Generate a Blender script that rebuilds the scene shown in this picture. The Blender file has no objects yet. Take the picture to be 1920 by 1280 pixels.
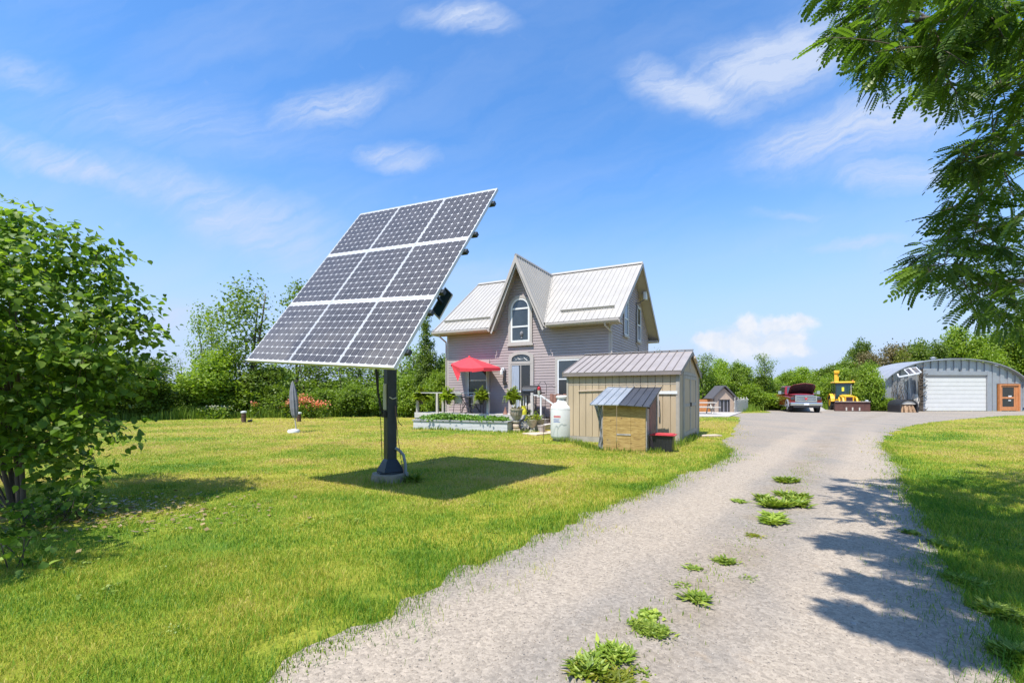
import bpy, math, random
import numpy as np
from mathutils import Vector, Matrix
R = math.radians
random.seed(7); RNG = np.random.default_rng(7)
SC = bpy.context.scene
COL = SC.collection

# ------------------------------------------------------------------ camera
H = 1.4; F = 853.0; CX = 960.0; CY = 737.0
cam_d = bpy.data.cameras.new('camera'); cam = bpy.data.objects.new('camera', cam_d)
COL.objects.link(cam); SC.camera = cam
cam.location = (0, 0, H); cam.rotation_euler = (R(90), 0, 0)
cam_d.sensor_width = 36; cam_d.lens = 36 * F / 1920; cam_d.shift_y = (CY - 640) / 1920
cam_d.clip_start = 0.05; cam_d.clip_end = 3000
SC.render.resolution_x = 1024; SC.render.resolution_y = 682

# ------------------------------------------------------------------ light
SUNV = Vector((-0.298, -0.401, 1.0)).normalized()
EL = math.asin(SUNV.z); AZ = math.atan2(SUNV.x, SUNV.y)
sd = bpy.data.lights.new('sun', 'SUN'); sun = bpy.data.objects.new('sun', sd); COL.objects.link(sun)
sd.energy = 4.85; sd.angle = R(0.5); sd.color = (1.0, 0.945, 0.855)
sun.rotation_euler = SUNV.to_track_quat('Z', 'Y').to_euler()
SC.view_settings.view_transform = 'Standard'; SC.view_settings.look = 'None'
SC.view_settings.exposure = 0.68; SC.view_settings.gamma = 1.0
SC.view_settings.use_curve_mapping = False
SC.cycles.max_bounces = 7; SC.cycles.transparent_max_bounces = 8
SC.cycles.use_denoising = True

class NT:
    """small helper to write node trees"""
    def __init__(s, nt): s.nt = nt; s.n = nt.nodes; s.l = nt.links
    def new(s, t, **kw):
        nd = s.n.new(t)
        for k, v in kw.items(): setattr(nd, k, v)
        return nd
    def put(s, sock, v):
        if isinstance(v, bpy.types.NodeSocket): s.l.new(v, sock)
        elif v is not None:
            if isinstance(v, (int, float)) and hasattr(sock.default_value, '__len__'):
                v = [v] * len(sock.default_value)
            if isinstance(v, (tuple, list)) and len(v) == 3 and len(sock.default_value) == 4: v = (*v, 1)
            sock.default_value = v
    def m(s, op, a, b=None, c=None, clamp=False):
        nd = s.new('ShaderNodeMath', operation=op, use_clamp=clamp)
        for i, v in enumerate((a, b, c)): s.put(nd.inputs[i], v) if v is not None else None
        return nd.outputs[0]
    def vm(s, op, a, b=None, out=0):
        nd = s.new('ShaderNodeVectorMath', operation=op)
        s.put(nd.inputs[0], a)
        if b is not None: s.put(nd.inputs[1], b)
        return nd.outputs[out]
    def mix(s, f, a, b, blend='MIX'):
        nd = s.new('ShaderNodeMix', data_type='RGBA', blend_type=blend)
        s.put(nd.inputs[0], f); s.put(nd.inputs[6], a); s.put(nd.inputs[7], b)
        return nd.outputs[2]
    def noise(s, vec, scale, detail=4, rough=0.55, dist=0, col=False):
        nd = s.new('ShaderNodeTexNoise')
        if vec is not None: s.l.new(vec, nd.inputs['Vector'])
        nd.inputs['Scale'].default_value = scale; nd.inputs['Detail'].default_value = detail
        nd.inputs['Roughness'].default_value = rough; nd.inputs['Distortion'].default_value = dist
        return nd.outputs[1 if col else 0]
    def ramp(s, f, stops, interp='LINEAR'):
        nd = s.new('ShaderNodeValToRGB'); cr = nd.color_ramp; cr.interpolation = interp
        while len(cr.elements) > 1: cr.elements.remove(cr.elements[-1])
        for i, (p, c) in enumerate(stops):
            e = cr.elements[0] if i == 0 else cr.elements.new(p)
            e.position = p
            if isinstance(c, (int, float)): c = (c, c, c)
            e.color = (*c, 1)
        s.put(nd.inputs[0], f); return nd.outputs[0]
    def mapr(s, f, a, b, c=0, d=1, smooth=False):
        nd = s.new('ShaderNodeMapRange'); nd.clamp = True
        if smooth: nd.interpolation_type = 'SMOOTHSTEP'
        s.put(nd.inputs[0], f)
        for i, v in enumerate((a, b, c, d)): nd.inputs[i + 1].default_value = v
        return nd.outputs[0]
    def xyz(s, x, y, z):
        nd = s.new('ShaderNodeCombineXYZ'); s.put(nd.inputs[0], x); s.put(nd.inputs[1], y); s.put(nd.inputs[2], z)
        return nd.outputs[0]
    def scale(s, vec, sc):
        return s.vm('MULTIPLY', vec, sc)

# ------------------------------------------------------------------ sky
w = bpy.data.worlds.new('World'); SC.world = w; w.use_nodes = True
T = NT(w.node_tree); T.n.clear()
sky = T.new('ShaderNodeTexSky', sky_type='NISHITA'); sky.sun_disc = False
sky.sun_elevation = EL; sky.sun_rotation = AZ; sky.altitude = 100; sky.air_density = 1.0
sky.dust_density = 0.6; sky.ozone_density = 3.0
gen = T.new('ShaderNodeTexCoord').outputs['Generated']
sx = T.new('ShaderNodeSeparateXYZ'); T.l.new(gen, sx.inputs[0])
yy = T.m('MAXIMUM', T.m('ABSOLUTE', sx.outputs[1]), 0.06)
U = T.m('DIVIDE', sx.outputs[0], yy); V = T.m('DIVIDE', sx.outputs[2], yy)
P = T.xyz(U, V, 0)
warp = T.vm('SUBTRACT', T.noise(P, 3.0, 6, 0.6, col=True), (0.5, 0.5, 0.5))
Pw = T.vm('ADD', P, T.scale(warp, (0.30, 0.15, 0)))
def ell(vec, px, py, rx, ry, rot):
    mp = T.new('ShaderNodeMapping', vector_type='TEXTURE'); T.l.new(vec, mp.inputs[0])
    mp.inputs['Location'].default_value = ((px - CX) / F, (CY - py) / F, 0)
    mp.inputs['Rotation'].default_value = (0, 0, R(rot))
    mp.inputs['Scale'].default_value = (rx / F, ry / F, 1)
    d = T.vm('LENGTH', mp.outputs[0], out=1)
    return T.mapr(d, 1.0, 0.0, 0, 1, True)
def maxall(lst):
    o = lst[0]
    for q in lst[1:]: o = T.m('MAXIMUM', o, q)
    return o
cir = [(870, 44, 150, 48, -4, .85), (612, 198, 180, 62, 16, .95), (722, 298, 130, 46, 4, .7), (1290, 165, 190, 75, -14, .95),
       (1450, 110, 300, 110, 20, .9), (1620, 240, 360, 100, 14, .85), (1700, 330, 200, 60, -4, .7), (1610, 456, 150, 22, 2, .5),
       (40, 130, 170, 60, -8, .4), (140, 310, 380, 46, -22, .6), (440, 410, 460, 100, -20, .55), (330, 230, 520, 110, -8, .3),
       (1150, 660, 500, 60, 0, .3), (340, 600, 120, 60, 0, .6), (900, 520, 200, 60, 5, .3), (1480, 400, 140, 14, 0, .3)]
ms = [T.m('MULTIPLY', ell(Pw, *c[:5]), c[5]) for c in cir]
cmask = maxall(ms)
mr = T.new('ShaderNodeMapping'); T.l.new(Pw, mr.inputs[0]); mr.inputs['Rotation'].default_value = (0, 0, R(-22)); Pr = mr.outputs[0]
streak = T.noise(T.vm('MULTIPLY', Pr, (1.2, 5.5, 1)), 1.3, 7, 0.58, 0.25)
fine = T.noise(T.vm('MULTIPLY', Pr, (4, 26, 1)), 2.0, 8, 0.62, 0.2)
cmask = T.m('MULTIPLY', cmask, T.mapr(T.m('ADD', T.m('MULTIPLY', streak, .5), T.m('MULTIPLY', fine, .5)), 0.30, 0.62, 0.12, 1.45))
veil = T.m('MULTIPLY', T.mapr(streak, 0.40, 0.75), 0.20)
cmask = T.m('MINIMUM', T.m('MAXIMUM', cmask, veil), 0.92)
warp2 = T.vm('SUBTRACT', T.noise(P, 16, 5, 0.6, col=True), (0.5, 0.5, 0.5))
Pc = T.vm('ADD', P, T.scale(warp2, (0.06, 0.06, 0)))
cum = [(1398, 640, 95, 62, 0), (1400, 612, 52, 40, 0), (1340, 640, 62, 36, 0), (1312, 632, 36, 24, 0), (1455, 650, 72, 42, 0), (1492, 606, 62, 32, 8), (1450, 640, 60, 50, 0), (1505, 655, 40, 24, 0), (1452, 612, 62, 40, 0), (1480, 640, 66, 46, 0)]
cm = maxall([ell(Pc, *c) for c in cum])
puff = T.noise(Pc, 20, 6, 0.55)
cden = T.mapr(T.m('ADD', cm, T.m('MULTIPLY', T.m('SUBTRACT', puff, 0.5), 0.85)), 0.12, 0.80, 0, 0.92, True)
cden = T.m('MULTIPLY', cden, T.mapr(V, 0.035, 0.10, 0.15, 1))
front = T.mapr(sx.outputs[1], 0.0, 0.1)
# sky colour: nishita, a little more saturated, paler towards the horizon
hs = T.new('ShaderNodeHueSaturation'); T.l.new(sky.outputs[0], hs.inputs['Color'])
hs.inputs['Saturation'].default_value = 1.2; hs.inputs['Value'].default_value = 1.0
base = T.mix(1.0, hs.outputs[0], (0.90, 1.10, 1.22), 'MULTIPLY')
hz = T.mapr(sx.outputs[2], -0.02, 0.46, 0.97, 0.04, True)
base = T.mix(hz, base, (2.4, 2.9, 4.05))
c1 = T.mix(T.m('MULTIPLY', cmask, front), base, (2.75, 3.2, 4.15))
c2 = T.mix(T.m('MULTIPLY', cden, front), c1, T.mix(T.mapr(puff, 0.3, 0.6), (3.1, 3.5, 4.1), (3.95, 4.0, 4.2)))
bg = T.new('ShaderNodeBackground'); T.l.new(c2, bg.inputs[0]); bg.inputs[1].default_value = 0.145
out = T.new('ShaderNodeOutputWorld'); T.l.new(bg.outputs[0], out.inputs[0])

# ------------------------------------------------------------------ materials
def mat(name, col, rough=0.6, metal=0.0, var=0.12, vscale=3.0, bump=0.0, bscale=30.0, spec=0.5, coord='Object', stretch=(1, 1, 1), dirt=None, coat=0):
    m = bpy.data.materials.new(name); m.use_nodes = True
    t = NT(m.node_tree); b = t.n['Principled BSDF']
    co = t.new('ShaderNodeTexCoord').outputs[coord]
    co = t.scale(co, stretch)
    nz = t.noise(co, vscale, 6, 0.6)
    f = t.mapr(nz, 0.3, 0.7, 1 - var, 1 + var)
    c = t.mix(1.0, col, t.xyz(f, f, f), 'MULTIPLY')
    if dirt:
        dn = t.noise(co, dirt[1], 7, 0.65, 0.4)
        c = t.mix(t.mapr(dn, dirt[2], dirt[2] + 0.15, 0, dirt[3]), c, dirt[0])
    t.put(b.inputs['Base Color'], c)
    b.inputs['Roughness'].default_value = rough; b.inputs['Metallic'].default_value = metal
    b.inputs['Specular IOR Level'].default_value = spec
    if coat: b.inputs['Coat Weight'].default_value = coat
    if bump:
        bn = t.new('ShaderNodeBump'); bn.inputs['Strength'].default_value = bump; bn.inputs['Distance'].default_value = 0.01
        t.put(bn.inputs['Height'], t.noise(co, bscale, 6, 0.6)); t.l.new(bn.outputs[0], b.inputs['Normal'])
    return m
def glass_mat(name, col=(0.03, 0.04, 0.05), rough=0.04):
    m = mat(name, col, rough, 0, 0.25, 1.5, spec=0.9); return m
def leaf_mat(name, stops, trans=0.3, rough=0.45, big=0.35, bigscale=0.8, spec=0.4):
    """stops: colours from dark to light picked by each leaf's own random value"""
    m = bpy.data.materials.new(name); m.use_nodes = True
    t = NT(m.node_tree); b = t.n['Principled BSDF']
    at = t.new('ShaderNodeAttribute'); at.attribute_name = 'rnd'
    oi = t.new('ShaderNodeObjectInfo')
    co = t.new('ShaderNodeTexCoord').outputs['Object']
    nz = t.noise(co, bigscale, 3, 0.5)
    f = t.m('ADD', t.m('MULTIPLY', at.outputs['Fac'], 1 - big), t.m('MULTIPLY', t.mapr(nz, 0.3, 0.7), big))
    c = t.ramp(f, stops)
    v = t.mapr(oi.outputs['Random'], 0, 1, 0.82, 1.15)
    c = t.mix(1.0, c, t.xyz(v, v, v), 'MULTIPLY')
    t.put(b.inputs['Base Color'], c); b.inputs['Roughness'].default_value = rough
    b.inputs['Specular IOR Level'].default_value = spec
    tr = t.new('ShaderNodeBsdfTranslucent'); t.put(tr.inputs[0], t.mix(1.0, c, (1.3, 1.35, 0.6), 'MULTIPLY'))
    mx = t.new('ShaderNodeMixShader'); mx.inputs[0].default_value = trans
    t.l.new(b.outputs[0], mx.inputs[1]); t.l.new(tr.outputs[0], mx.inputs[2])
    t.l.new(mx.outputs[0], t.n['Material Output'].inputs[0]); return m

M = {}
M['siding'] = mat('vinyl_siding', (0.335, 0.275, 0.272), 0.55, var=0.09, vscale=0.9, dirt=((0.26, 0.22, 0.205), 1.6, 0.58, 0.4))
M['trim'] = mat('taupe_trim', (0.40, 0.36, 0.335), 0.5, var=0.06)
M['soffit'] = mat('soffit', (0.40, 0.35, 0.31), 0.6, var=0.06)
M['roof'] = mat('cream_metal_roof', (0.395, 0.372, 0.335), 0.45, 0.15, var=0.06, vscale=1.2, dirt=((0.42, 0.38, 0.32), 3, 0.6, 0.35))
M['white'] = mat('white_vinyl', (0.66, 0.67, 0.68), 0.4, var=0.04)
M['glass'] = glass_mat('window_glass', (0.035, 0.045, 0.055))
M['glass_dark'] = glass_mat('dark_screen', (0.02, 0.018, 0.022), 0.25)
M['curtain'] = mat('curtain', (0.30, 0.34, 0.42), 0.8, stretch=(12, 1, 0.3), var=0.35, vscale=4)
M['deck'] = mat('grey_deck_wood', (0.46, 0.44, 0.42), 0.7, var=0.18, vscale=5, stretch=(0.3, 3, 3))
M['bedwood'] = mat('grey_bed_wood', (0.50, 0.50, 0.50), 0.75, var=0.12, vscale=4, stretch=(0.3, 1, 4), bump=0.3, bscale=20, dirt=((0.25, 0.23, 0.22), 5, 0.62, 0.5))
M['bedcap'] = mat('bed_cap', (0.30, 0.30, 0.31), 0.7, var=0.15, stretch=(0.3, 1, 1))
M['postwood'] = mat('weathered_post', (0.38, 0.35, 0.31), 0.8, var=0.25, vscale=8, stretch=(1, 1, 0.2), bump=0.3)
M['slate'] = mat('dark_slate_steel', (0.026, 0.033, 0.042), 0.42, 0.2, var=0.25, vscale=6, spec=0.5, dirt=((0.06, 0.065, 0.07), 5, 0.6, 0.5))
M['concrete'] = mat('concrete', (0.27, 0.225, 0.165), 0.9, var=0.2, vscale=8, bump=0.6, bscale=40, dirt=((0.12, 0.13, 0.08), 6, 0.52, 0.6))
M['cable'] = mat('black_cable', (0.015, 0.015, 0.017), 0.5)
M['conduit'] = mat('grey_conduit', (0.22, 0.25, 0.26), 0.5)
M['cream'] = mat('cream_plate', (0.62, 0.60, 0.48), 0.5)
M['alu'] = mat('aluminium_frame', (0.60, 0.60, 0.60), 0.35, 0.3, var=0.05)
M['backsheet'] = mat('white_backsheet', (0.55, 0.545, 0.55), 0.3, var=0.03, spec=0.6)
# solar cell: dark silicon under dusty glass
m = bpy.data.materials.new('solar_cell'); m.use_nodes = True; t = NT(m.node_tree); b = t.n['Principled BSDF']
co = t.new('ShaderNodeTexCoord').outputs['Object']
dust = t.noise(co, 1.1, 7, 0.6, 0.5)
c = t.mix(t.mapr(t.noise(co, 7.5, 2, 0.5), 0.35, 0.65), (0.055, 0.050, 0.049), (0.083, 0.075, 0.073))
sep = t.new('ShaderNodeSeparateXYZ'); t.l.new(co, sep.inputs[0])
low = t.mapr(sep.outputs[2], 2.9, 1.6, 0, 1)
c = t.mix(t.m('MULTIPLY', t.mapr(dust, 0.48, 0.68), t.m('MULTIPLY', low, 0.5)), c, (0.30, 0.27, 0.23))
t.put(b.inputs['Base Color'], c); b.inputs['Roughness'].default_value = 0.16; b.inputs['Specular IOR Level'].default_value = 0.45
M['cell'] = m
M['busbar'] = mat('busbar', (0.30, 0.29, 0.30), 0.4, 0.5)
M['cellblue'] = mat('small_cell', (0.015, 0.04, 0.045), 0.12, spec=0.7)
M['shedwall'] = mat('shed_siding', (0.42, 0.33, 0.222), 0.75, var=0.12, vscale=3, stretch=(1, 1, 0.25), bump=0.2, dirt=((0.24, 0.235, 0.22), 2.2, 0.60, 0.55))
M['shedtrim'] = mat('shed_trim', (0.33, 0.30, 0.26), 0.7, var=0.15, vscale=5)
M['shedroof'] = mat('brown_metal_roof', (0.32, 0.285, 0.265), 0.45, 0.1, var=0.08, vscale=2)
M['shedridge'] = mat('shed_roof_seam', (0.20, 0.17, 0.16), 0.5)
M['galv'] = mat('galvanised_sheet', (0.33, 0.36, 0.39), 0.35, 0.3, var=0.15, vscale=4, stretch=(1, 0.4, 1), dirt=((0.42, 0.42, 0.42), 5, 0.5, 0.6))
M['charcoal'] = mat('charcoal_sheet', (0.055, 0.056, 0.062), 0.4, 0.1, var=0.15)
# plywood with knots and grain
m = bpy.data.materials.new('yellow_plywood'); m.use_nodes = True; t = NT(m.node_tree); b = t.n['Principled BSDF']
co = t.new('ShaderNodeTexCoord').outputs['Object']
g = t.noise(t.scale(co, (1.2, 1.2, 9)), 3, 8, 0.65, 1.2)
c = t.ramp(g, [(0.32, (0.17, 0.10, 0.03)), (0.5, (0.36, 0.235, 0.075)), (0.7, (0.47, 0.335, 0.13))])
vo = t.new('ShaderNodeTexVoronoi'); t.l.new(t.scale(co, (1, 1, 1)), vo.inputs['Vector']); vo.inputs['Scale'].default_value = 4.6
c = t.mix(t.mapr(vo.outputs['Distance'], 0.055, 0.11, 0.75, 0), c, (0.10, 0.055, 0.02))
c = t.mix(t.mapr(t.noise(co, 3, 6, 0.7), 0.58, 0.75, 0, 0.5), c, (0.22, 0.19, 0.13))
t.put(b.inputs['Base Color'], c); b.inputs['Roughness'].default_value = 0.75
bn = t.new('ShaderNodeBump'); bn.inputs['Strength'].default_value = 0.3; bn.inputs['Distance'].default_value = 0.01
t.put(bn.inputs['Height'], g); t.l.new(bn.outputs[0], b.inputs['Normal']); M['ply'] = m
M['redply'] = mat('red_brown_board', (0.24, 0.12, 0.09), 0.8, var=0.3, vscale=7)
M['tarp'] = mat('grey_tarp', (0.24, 0.24, 0.24), 0.5, var=0.3, vscale=6, bump=0.6, bscale=8)
M['tank'] = mat('white_tank_paint', (0.62, 0.625, 0.62), 0.55, var=0.03, vscale=2)
M['red'] = mat('red_plastic', (0.50, 0.03, 0.045), 0.4, var=0.15)
M['redfab'] = mat('red_umbrella_cloth', (0.62, 0.035, 0.05), 0.75, var=0.08)
M['black'] = mat('black_plastic', (0.022, 0.022, 0.025), 0.4, var=0.2)
M['iron'] = mat('wrought_iron', (0.035, 0.03, 0.03), 0.5, var=0.2)
M['mesh'] = mat('grey_sling', (0.34, 0.34, 0.33), 0.7)
M['urn'] = mat('stone_urn', (0.40, 0.36, 0.28), 0.9, var=0.25, vscale=9, bump=0.6, bscale=35, dirt=((0.13, 0.12, 0.09), 7, 0.5, 0.6))
M['terra'] = mat('beige_stone', (0.52, 0.42, 0.33), 0.9, var=0.2, vscale=9, bump=0.4)
M['yellow'] = mat('yellow_paint', (0.72, 0.40, 0.02), 0.45, var=0.15, vscale=4, dirt=((0.3, 0.14, 0.04), 6, 0.6, 0.6))
M['limey'] = mat('yellow_bag', (0.75, 0.72, 0.05), 0.5)
M['rust'] = mat('rusty_bucket', (0.075, 0.028, 0.020), 0.75, var=0.35, vscale=5, dirt=((0.12, 0.055, 0.035), 8, 0.55, 0.6))
M['tyre'] = mat('tyre_rubber', (0.025, 0.024, 0.023), 0.8, var=0.3, vscale=9)
M['chrome'] = mat('chrome', (0.62, 0.63, 0.65), 0.18, 0.9, var=0.05)
M['rim'] = mat('wheel_rim', (0.5, 0.5, 0.5), 0.3, 0.8)
M['truckred'] = mat('dark_red_paint', (0.21, 0.012, 0.014), 0.22, 0.1, var=0.1, coat=0.6)
M['hoodin'] = mat('hood_liner', (0.045, 0.014, 0.018), 0.6, var=0.3, vscale=4)
M['bumper'] = mat('grey_bumper', (0.35, 0.36, 0.38), 0.35, 0.5)
M['cabglass'] = mat('tinted_cab_glass', (0.012, 0.045, 0.05), 0.06, spec=0.9)
M['quonset'] = mat('galvanised_arch_steel', (0.34, 0.355, 0.38), 0.4, 0.35, var=0.10, vscale=1.5, dirt=((0.30, 0.31, 0.34), 2.5, 0.55, 0.5))
M['garagedoor'] = mat('white_garage_door', (0.60, 0.595, 0.57), 0.45, var=0.05, vscale=2, dirt=((0.6, 0.57, 0.52), 2, 0.58, 0.35))
M['cedar'] = mat('orange_cedar', (0.50, 0.20, 0.075), 0.6, var=0.2, vscale=9, stretch=(1, 1, 0.3))
M['logwood'] = mat('log_ends', (0.34, 0.22, 0.13), 0.85, var=0.35, vscale=14)
M['cabin'] = mat('cabin_pinkish_board', (0.37, 0.285, 0.22), 0.75, var=0.12, vscale=5)
M['shingle'] = mat('dark_shingle', (0.075, 0.072, 0.078), 0.85, var=0.25, vscale=15)
M['fencewood'] = mat('pale_fence_board', (0.46, 0.43, 0.38), 0.8, var=0.2, vscale=7)
M['concpad'] = mat('pale_concrete', (0.40, 0.375, 0.35), 0.9, var=0.12, vscale=2, bump=0.3)
M['bark'] = mat('grey_bark', (0.095, 0.075, 0.055), 0.9, var=0.35, vscale=6, stretch=(1, 1, 0.25), bump=0.8, bscale=15)
M['barkl'] = mat('pale_bark', (0.20, 0.18, 0.145), 0.9, var=0.3, vscale=8, stretch=(1, 1, 0.25), bump=0.6, bscale=15)
M['post'] = mat('brown_bollard', (0.10, 0.05, 0.032), 0.7, var=0.3, vscale=8)
M['umbgrey'] = mat('grey_umbrella_cloth', (0.17, 0.17, 0.19), 0.8, var=0.25, vscale=3, stretch=(6, 6, 0.5))
M['soil'] = mat('dark_soil', (0.055, 0.04, 0.028), 0.95, var=0.4, vscale=12, bump=1, bscale=30)
M['bluelabel'] = mat('blue_print', (0.10, 0.16, 0.42), 0.5)
m = bpy.data.materials.new('gravel_stone'); m.use_nodes = True; t = NT(m.node_tree); b = t.n['Principled BSDF']
at = t.new('ShaderNodeAttribute'); at.attribute_name = 'rnd'
t.put(b.inputs['Base Color'], t.ramp(at.outputs['Fac'], [(0, (0.15, 0.14, 0.13)), (0.5, (0.28, 0.23, 0.178)), (0.92, (0.36, 0.305, 0.245)), (1, (0.46, 0.42, 0.36))])); b.inputs['Roughness'].default_value = 0.95
M['stone'] = m
M['heap'] = mat('heap_gravel', (0.33, 0.31, 0.28), 0.95, var=0.35, vscale=20, bump=1, bscale=40)
M['pinkfl'] = leaf_mat('coral_petals', [(0, (0.6, 0.10, 0.06)), (1, (0.85, 0.42, 0.25))], 0.3)
M['whitefl'] = leaf_mat('cream_petals', [(0, (0.6, 0.55, 0.35)), (1, (0.8, 0.78, 0.6))], 0.3)
M['lilac'] = leaf_mat('lilac_leaf', [(0, (0.045, 0.10, 0.012)), (0.45, (0.10, 0.19, 0.022)), (0.75, (0.25, 0.36, 0.05)), (1, (0.45, 0.54, 0.14))], 0.5, 0.5, big=0.25, bigscale=1.2, spec=0.3)
M['locust'] = leaf_mat('locust_leaf', [(0, (0.045, 0.10, 0.010)), (0.6, (0.11, 0.20, 0.022)), (1, (0.21, 0.32, 0.045))], 0.52, 0.4, big=0.3, bigscale=0.8)
M['leafa'] = leaf_mat('mid_green_leaf', [(0, (0.08, 0.135, 0.014)), (0.5, (0.165, 0.25, 0.028)), (1, (0.29, 0.38, 0.06))], 0.5)
M['leafb'] = leaf_mat('bright_green_leaf', [(0, (0.10, 0.175, 0.014)), (0.5, (0.22, 0.32, 0.028)), (1, (0.36, 0.46, 0.06))], 0.5)
M['leafc'] = leaf_mat('dark_green_leaf', [(0, (0.06, 0.105, 0.012)), (0.5, (0.13, 0.20, 0.024)), (1, (0.23, 0.31, 0.045))], 0.46)
M['leafd'] = leaf_mat('brownish_leaf', [(0, (0.075, 0.075, 0.028)), (0.5, (0.16, 0.135, 0.05)), (1, (0.29, 0.20, 0.08))], 0.3)
M['leafy'] = leaf_mat('yellow_green_leaf', [(0, (0.09, 0.125, 0.012)), (0.5, (0.20, 0.24, 0.02)), (1, (0.42, 0.38, 0.035))], 0.4)
M['litter'] = leaf_mat('dry_leaf', [(0, (0.16, 0.10, 0.04)), (1, (0.42, 0.32, 0.15))], 0.1)
M['fern'] = leaf_mat('fern_leaf', [(0, (0.16, 0.24, 0.015)), (0.5, (0.34, 0.45, 0.03)), (1, (0.55, 0.62, 0.08))], 0.35)
M['hosta'] = leaf_mat('bed_leaf', [(0, (0.04, 0.11, 0.012)), (0.5, (0.11, 0.23, 0.022)), (1, (0.24, 0.38, 0.05))], 0.3)
M['weed'] = leaf_mat('weed_leaf', [(0, (0.09, 0.15, 0.015)), (0.5, (0.18, 0.27, 0.025)), (1, (0.36, 0.42, 0.07))], 0.3, big=0.1)
M['tall'] = leaf_mat('tall_grass_leaf', [(0, (0.075, 0.13, 0.014)), (0.5, (0.16, 0.25, 0.026)), (1, (0.30, 0.36, 0.06))], 0.35, bigscale=0.5)

def ground_patch(t, co):
    """0..1: green to straw-yellow patches of the lawn, shared by soil and blades"""
    a = t.noise(co, 0.16, 4, 0.55, 0.5); b_ = t.noise(co, 0.9, 5, 0.6)
    c_ = t.noise(t.scale(co, (0.35, 1.5, 1)), 0.35, 3, 0.5)
    s_ = t.m('ADD', t.m('ADD', t.m('MULTIPLY', a, 0.40), t.m('MULTIPLY', b_, 0.32)), t.m('MULTIPLY', c_, 0.28)); return t.m('ADD', t.m('MULTIPLY', t.m('SUBTRACT', s_, 0.5), 1.75), 0.51)
m = bpy.data.materials.new('lawn_ground'); m.use_nodes = True; t = NT(m.node_tree); b = t.n['Principled BSDF']
co = t.new('ShaderNodeTexCoord').outputs['Object']
f = ground_patch(t, co)
c = t.ramp(f, [(0.34, (0.09, 0.175, 0.015)), (0.46, (0.20, 0.26, 0.022)), (0.58, (0.36, 0.33, 0.045))])
f2 = t.noise(co, 26, 6, 0.7)
c = t.mix(t.mapr(f2, 0.35, 0.65, 0.55, 0), c, (0.07, 0.095, 0.012))
c = t.mix(t.mapr(t.noise(co, 1.7, 6, 0.7), 0.64, 0.74, 0, 0.55), c, (0.22, 0.15, 0.07))
t.put(b.inputs['Base Color'], c); b.inputs['Roughness'].default_value = 0.9; b.inputs['Specular IOR Level'].default_value = 0.15
bn = t.new('ShaderNodeBump'); bn.inputs['Strength'].default_value = 0.8; bn.inputs['Distance'].default_value = 0.03
t.put(bn.inputs['Height'], t.noise(co, 22, 6, 0.7)); t.l.new(bn.outputs[0], b.inputs['Normal']); M['lawn'] = m
m = bpy.data.materials.new('lawn_blade'); m.use_nodes = True; t = NT(m.node_tree); b = t.n['Principled BSDF']
co = t.new('ShaderNodeTexCoord').outputs['Object']
at = t.new('ShaderNodeAttribute'); at.attribute_name = 'rnd'
f = t.m('ADD', ground_patch(t, co), t.m('MULTIPLY', t.m('SUBTRACT', at.outputs['Fac'], 0.5), 0.34))
c = t.ramp(f, [(0.22, (0.08, 0.20, 0.016)), (0.34, (0.19, 0.33, 0.022)), (0.44, (0.34, 0.40, 0.032)), (0.55, (0.50, 0.45, 0.070)), (0.68, (0.56, 0.42, 0.17))])
t.put(b.inputs['Base Color'], c); b.inputs['Roughness'].default_value = 0.5; b.inputs['Specular IOR Level'].default_value = 0.25
tr = t.new('ShaderNodeBsdfTranslucent'); t.put(tr.inputs[0], c)
mx = t.new('ShaderNodeMixShader'); mx.inputs[0].default_value = 0.38
t.l.new(b.outputs[0], mx.inputs[1]); t.l.new(tr.outputs[0], mx.inputs[2]); t.l.new(mx.outputs[0], t.n['Material Output'].inputs[0])
M['blade'] = m
m = bpy.data.materials.new('gravel'); m.use_nodes = True; t = NT(m.node_tree); b = t.n['Principled BSDF']
co = t.new('ShaderNodeTexCoord').outputs['Object']
vo = t.new('ShaderNodeTexVoronoi'); t.l.new(co, vo.inputs['Vector']); vo.inputs['Scale'].default_value = 55
vs = t.new('ShaderNodeSeparateXYZ'); t.l.new(vo.outputs['Color'], vs.inputs[0])
vo2 = t.new('ShaderNodeTexVoronoi'); t.l.new(co, vo2.inputs['Vector']); vo2.inputs['Scale'].default_value = 24
vs2 = t.new('ShaderNodeSeparateXYZ'); t.l.new(vo2.outputs['Color'], vs2.inputs[0])
big = t.noise(t.scale(co, (1, .45, 1)), 0.7, 6, 0.65, 0.6)
c = t.mix(t.mapr(big, 0.38, 0.62), (0.290, 0.246, 0.198), (0.243, 0.218, 0.188))
lt_ = t.new('ShaderNodeAttribute'); lt_.attribute_name = 'lateral'; yd_ = t.new('ShaderNodeAttribute'); yd_.attribute_name = 'yard'
lw_ = t.m('ADD', lt_.outputs['Fac'], t.m('MULTIPLY', t.m('SUBTRACT', t.noise(co, 0.8, 3, 0.5), 0.5), 0.5))
tr_ = t.mapr(t.m('ABSOLUTE', t.m('SUBTRACT', t.m('ABSOLUTE', lw_), 0.82)), 0.16, 0.50, 1, 0, True)
tr_ = t.m('MULTIPLY', tr_, t.mapr(yd_.outputs['Fac'], 0, 1, 1, 0.15))
edg = t.m('MULTIPLY', t.mapr(t.m('ABSOLUTE', lw_), 1.4, 2.1, 0, 1), t.mapr(yd_.outputs['Fac'], 0, 1, 1, 0))
c = t.mix(t.m('MULTIPLY', tr_, 0.65), c, (0.36, 0.302, 0.236))
c = t.mix(t.m('MULTIPLY', edg, 0.6), c, (0.24, 0.212, 0.182))
cen = t.m('MULTIPLY', t.mapr(t.m('ABSOLUTE', lw_), 0.05, 0.42, 1, 0, True), t.mapr(t.noise(co, 1.9, 5, 0.6), 0.45, 0.62, 0, 0.55))
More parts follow.
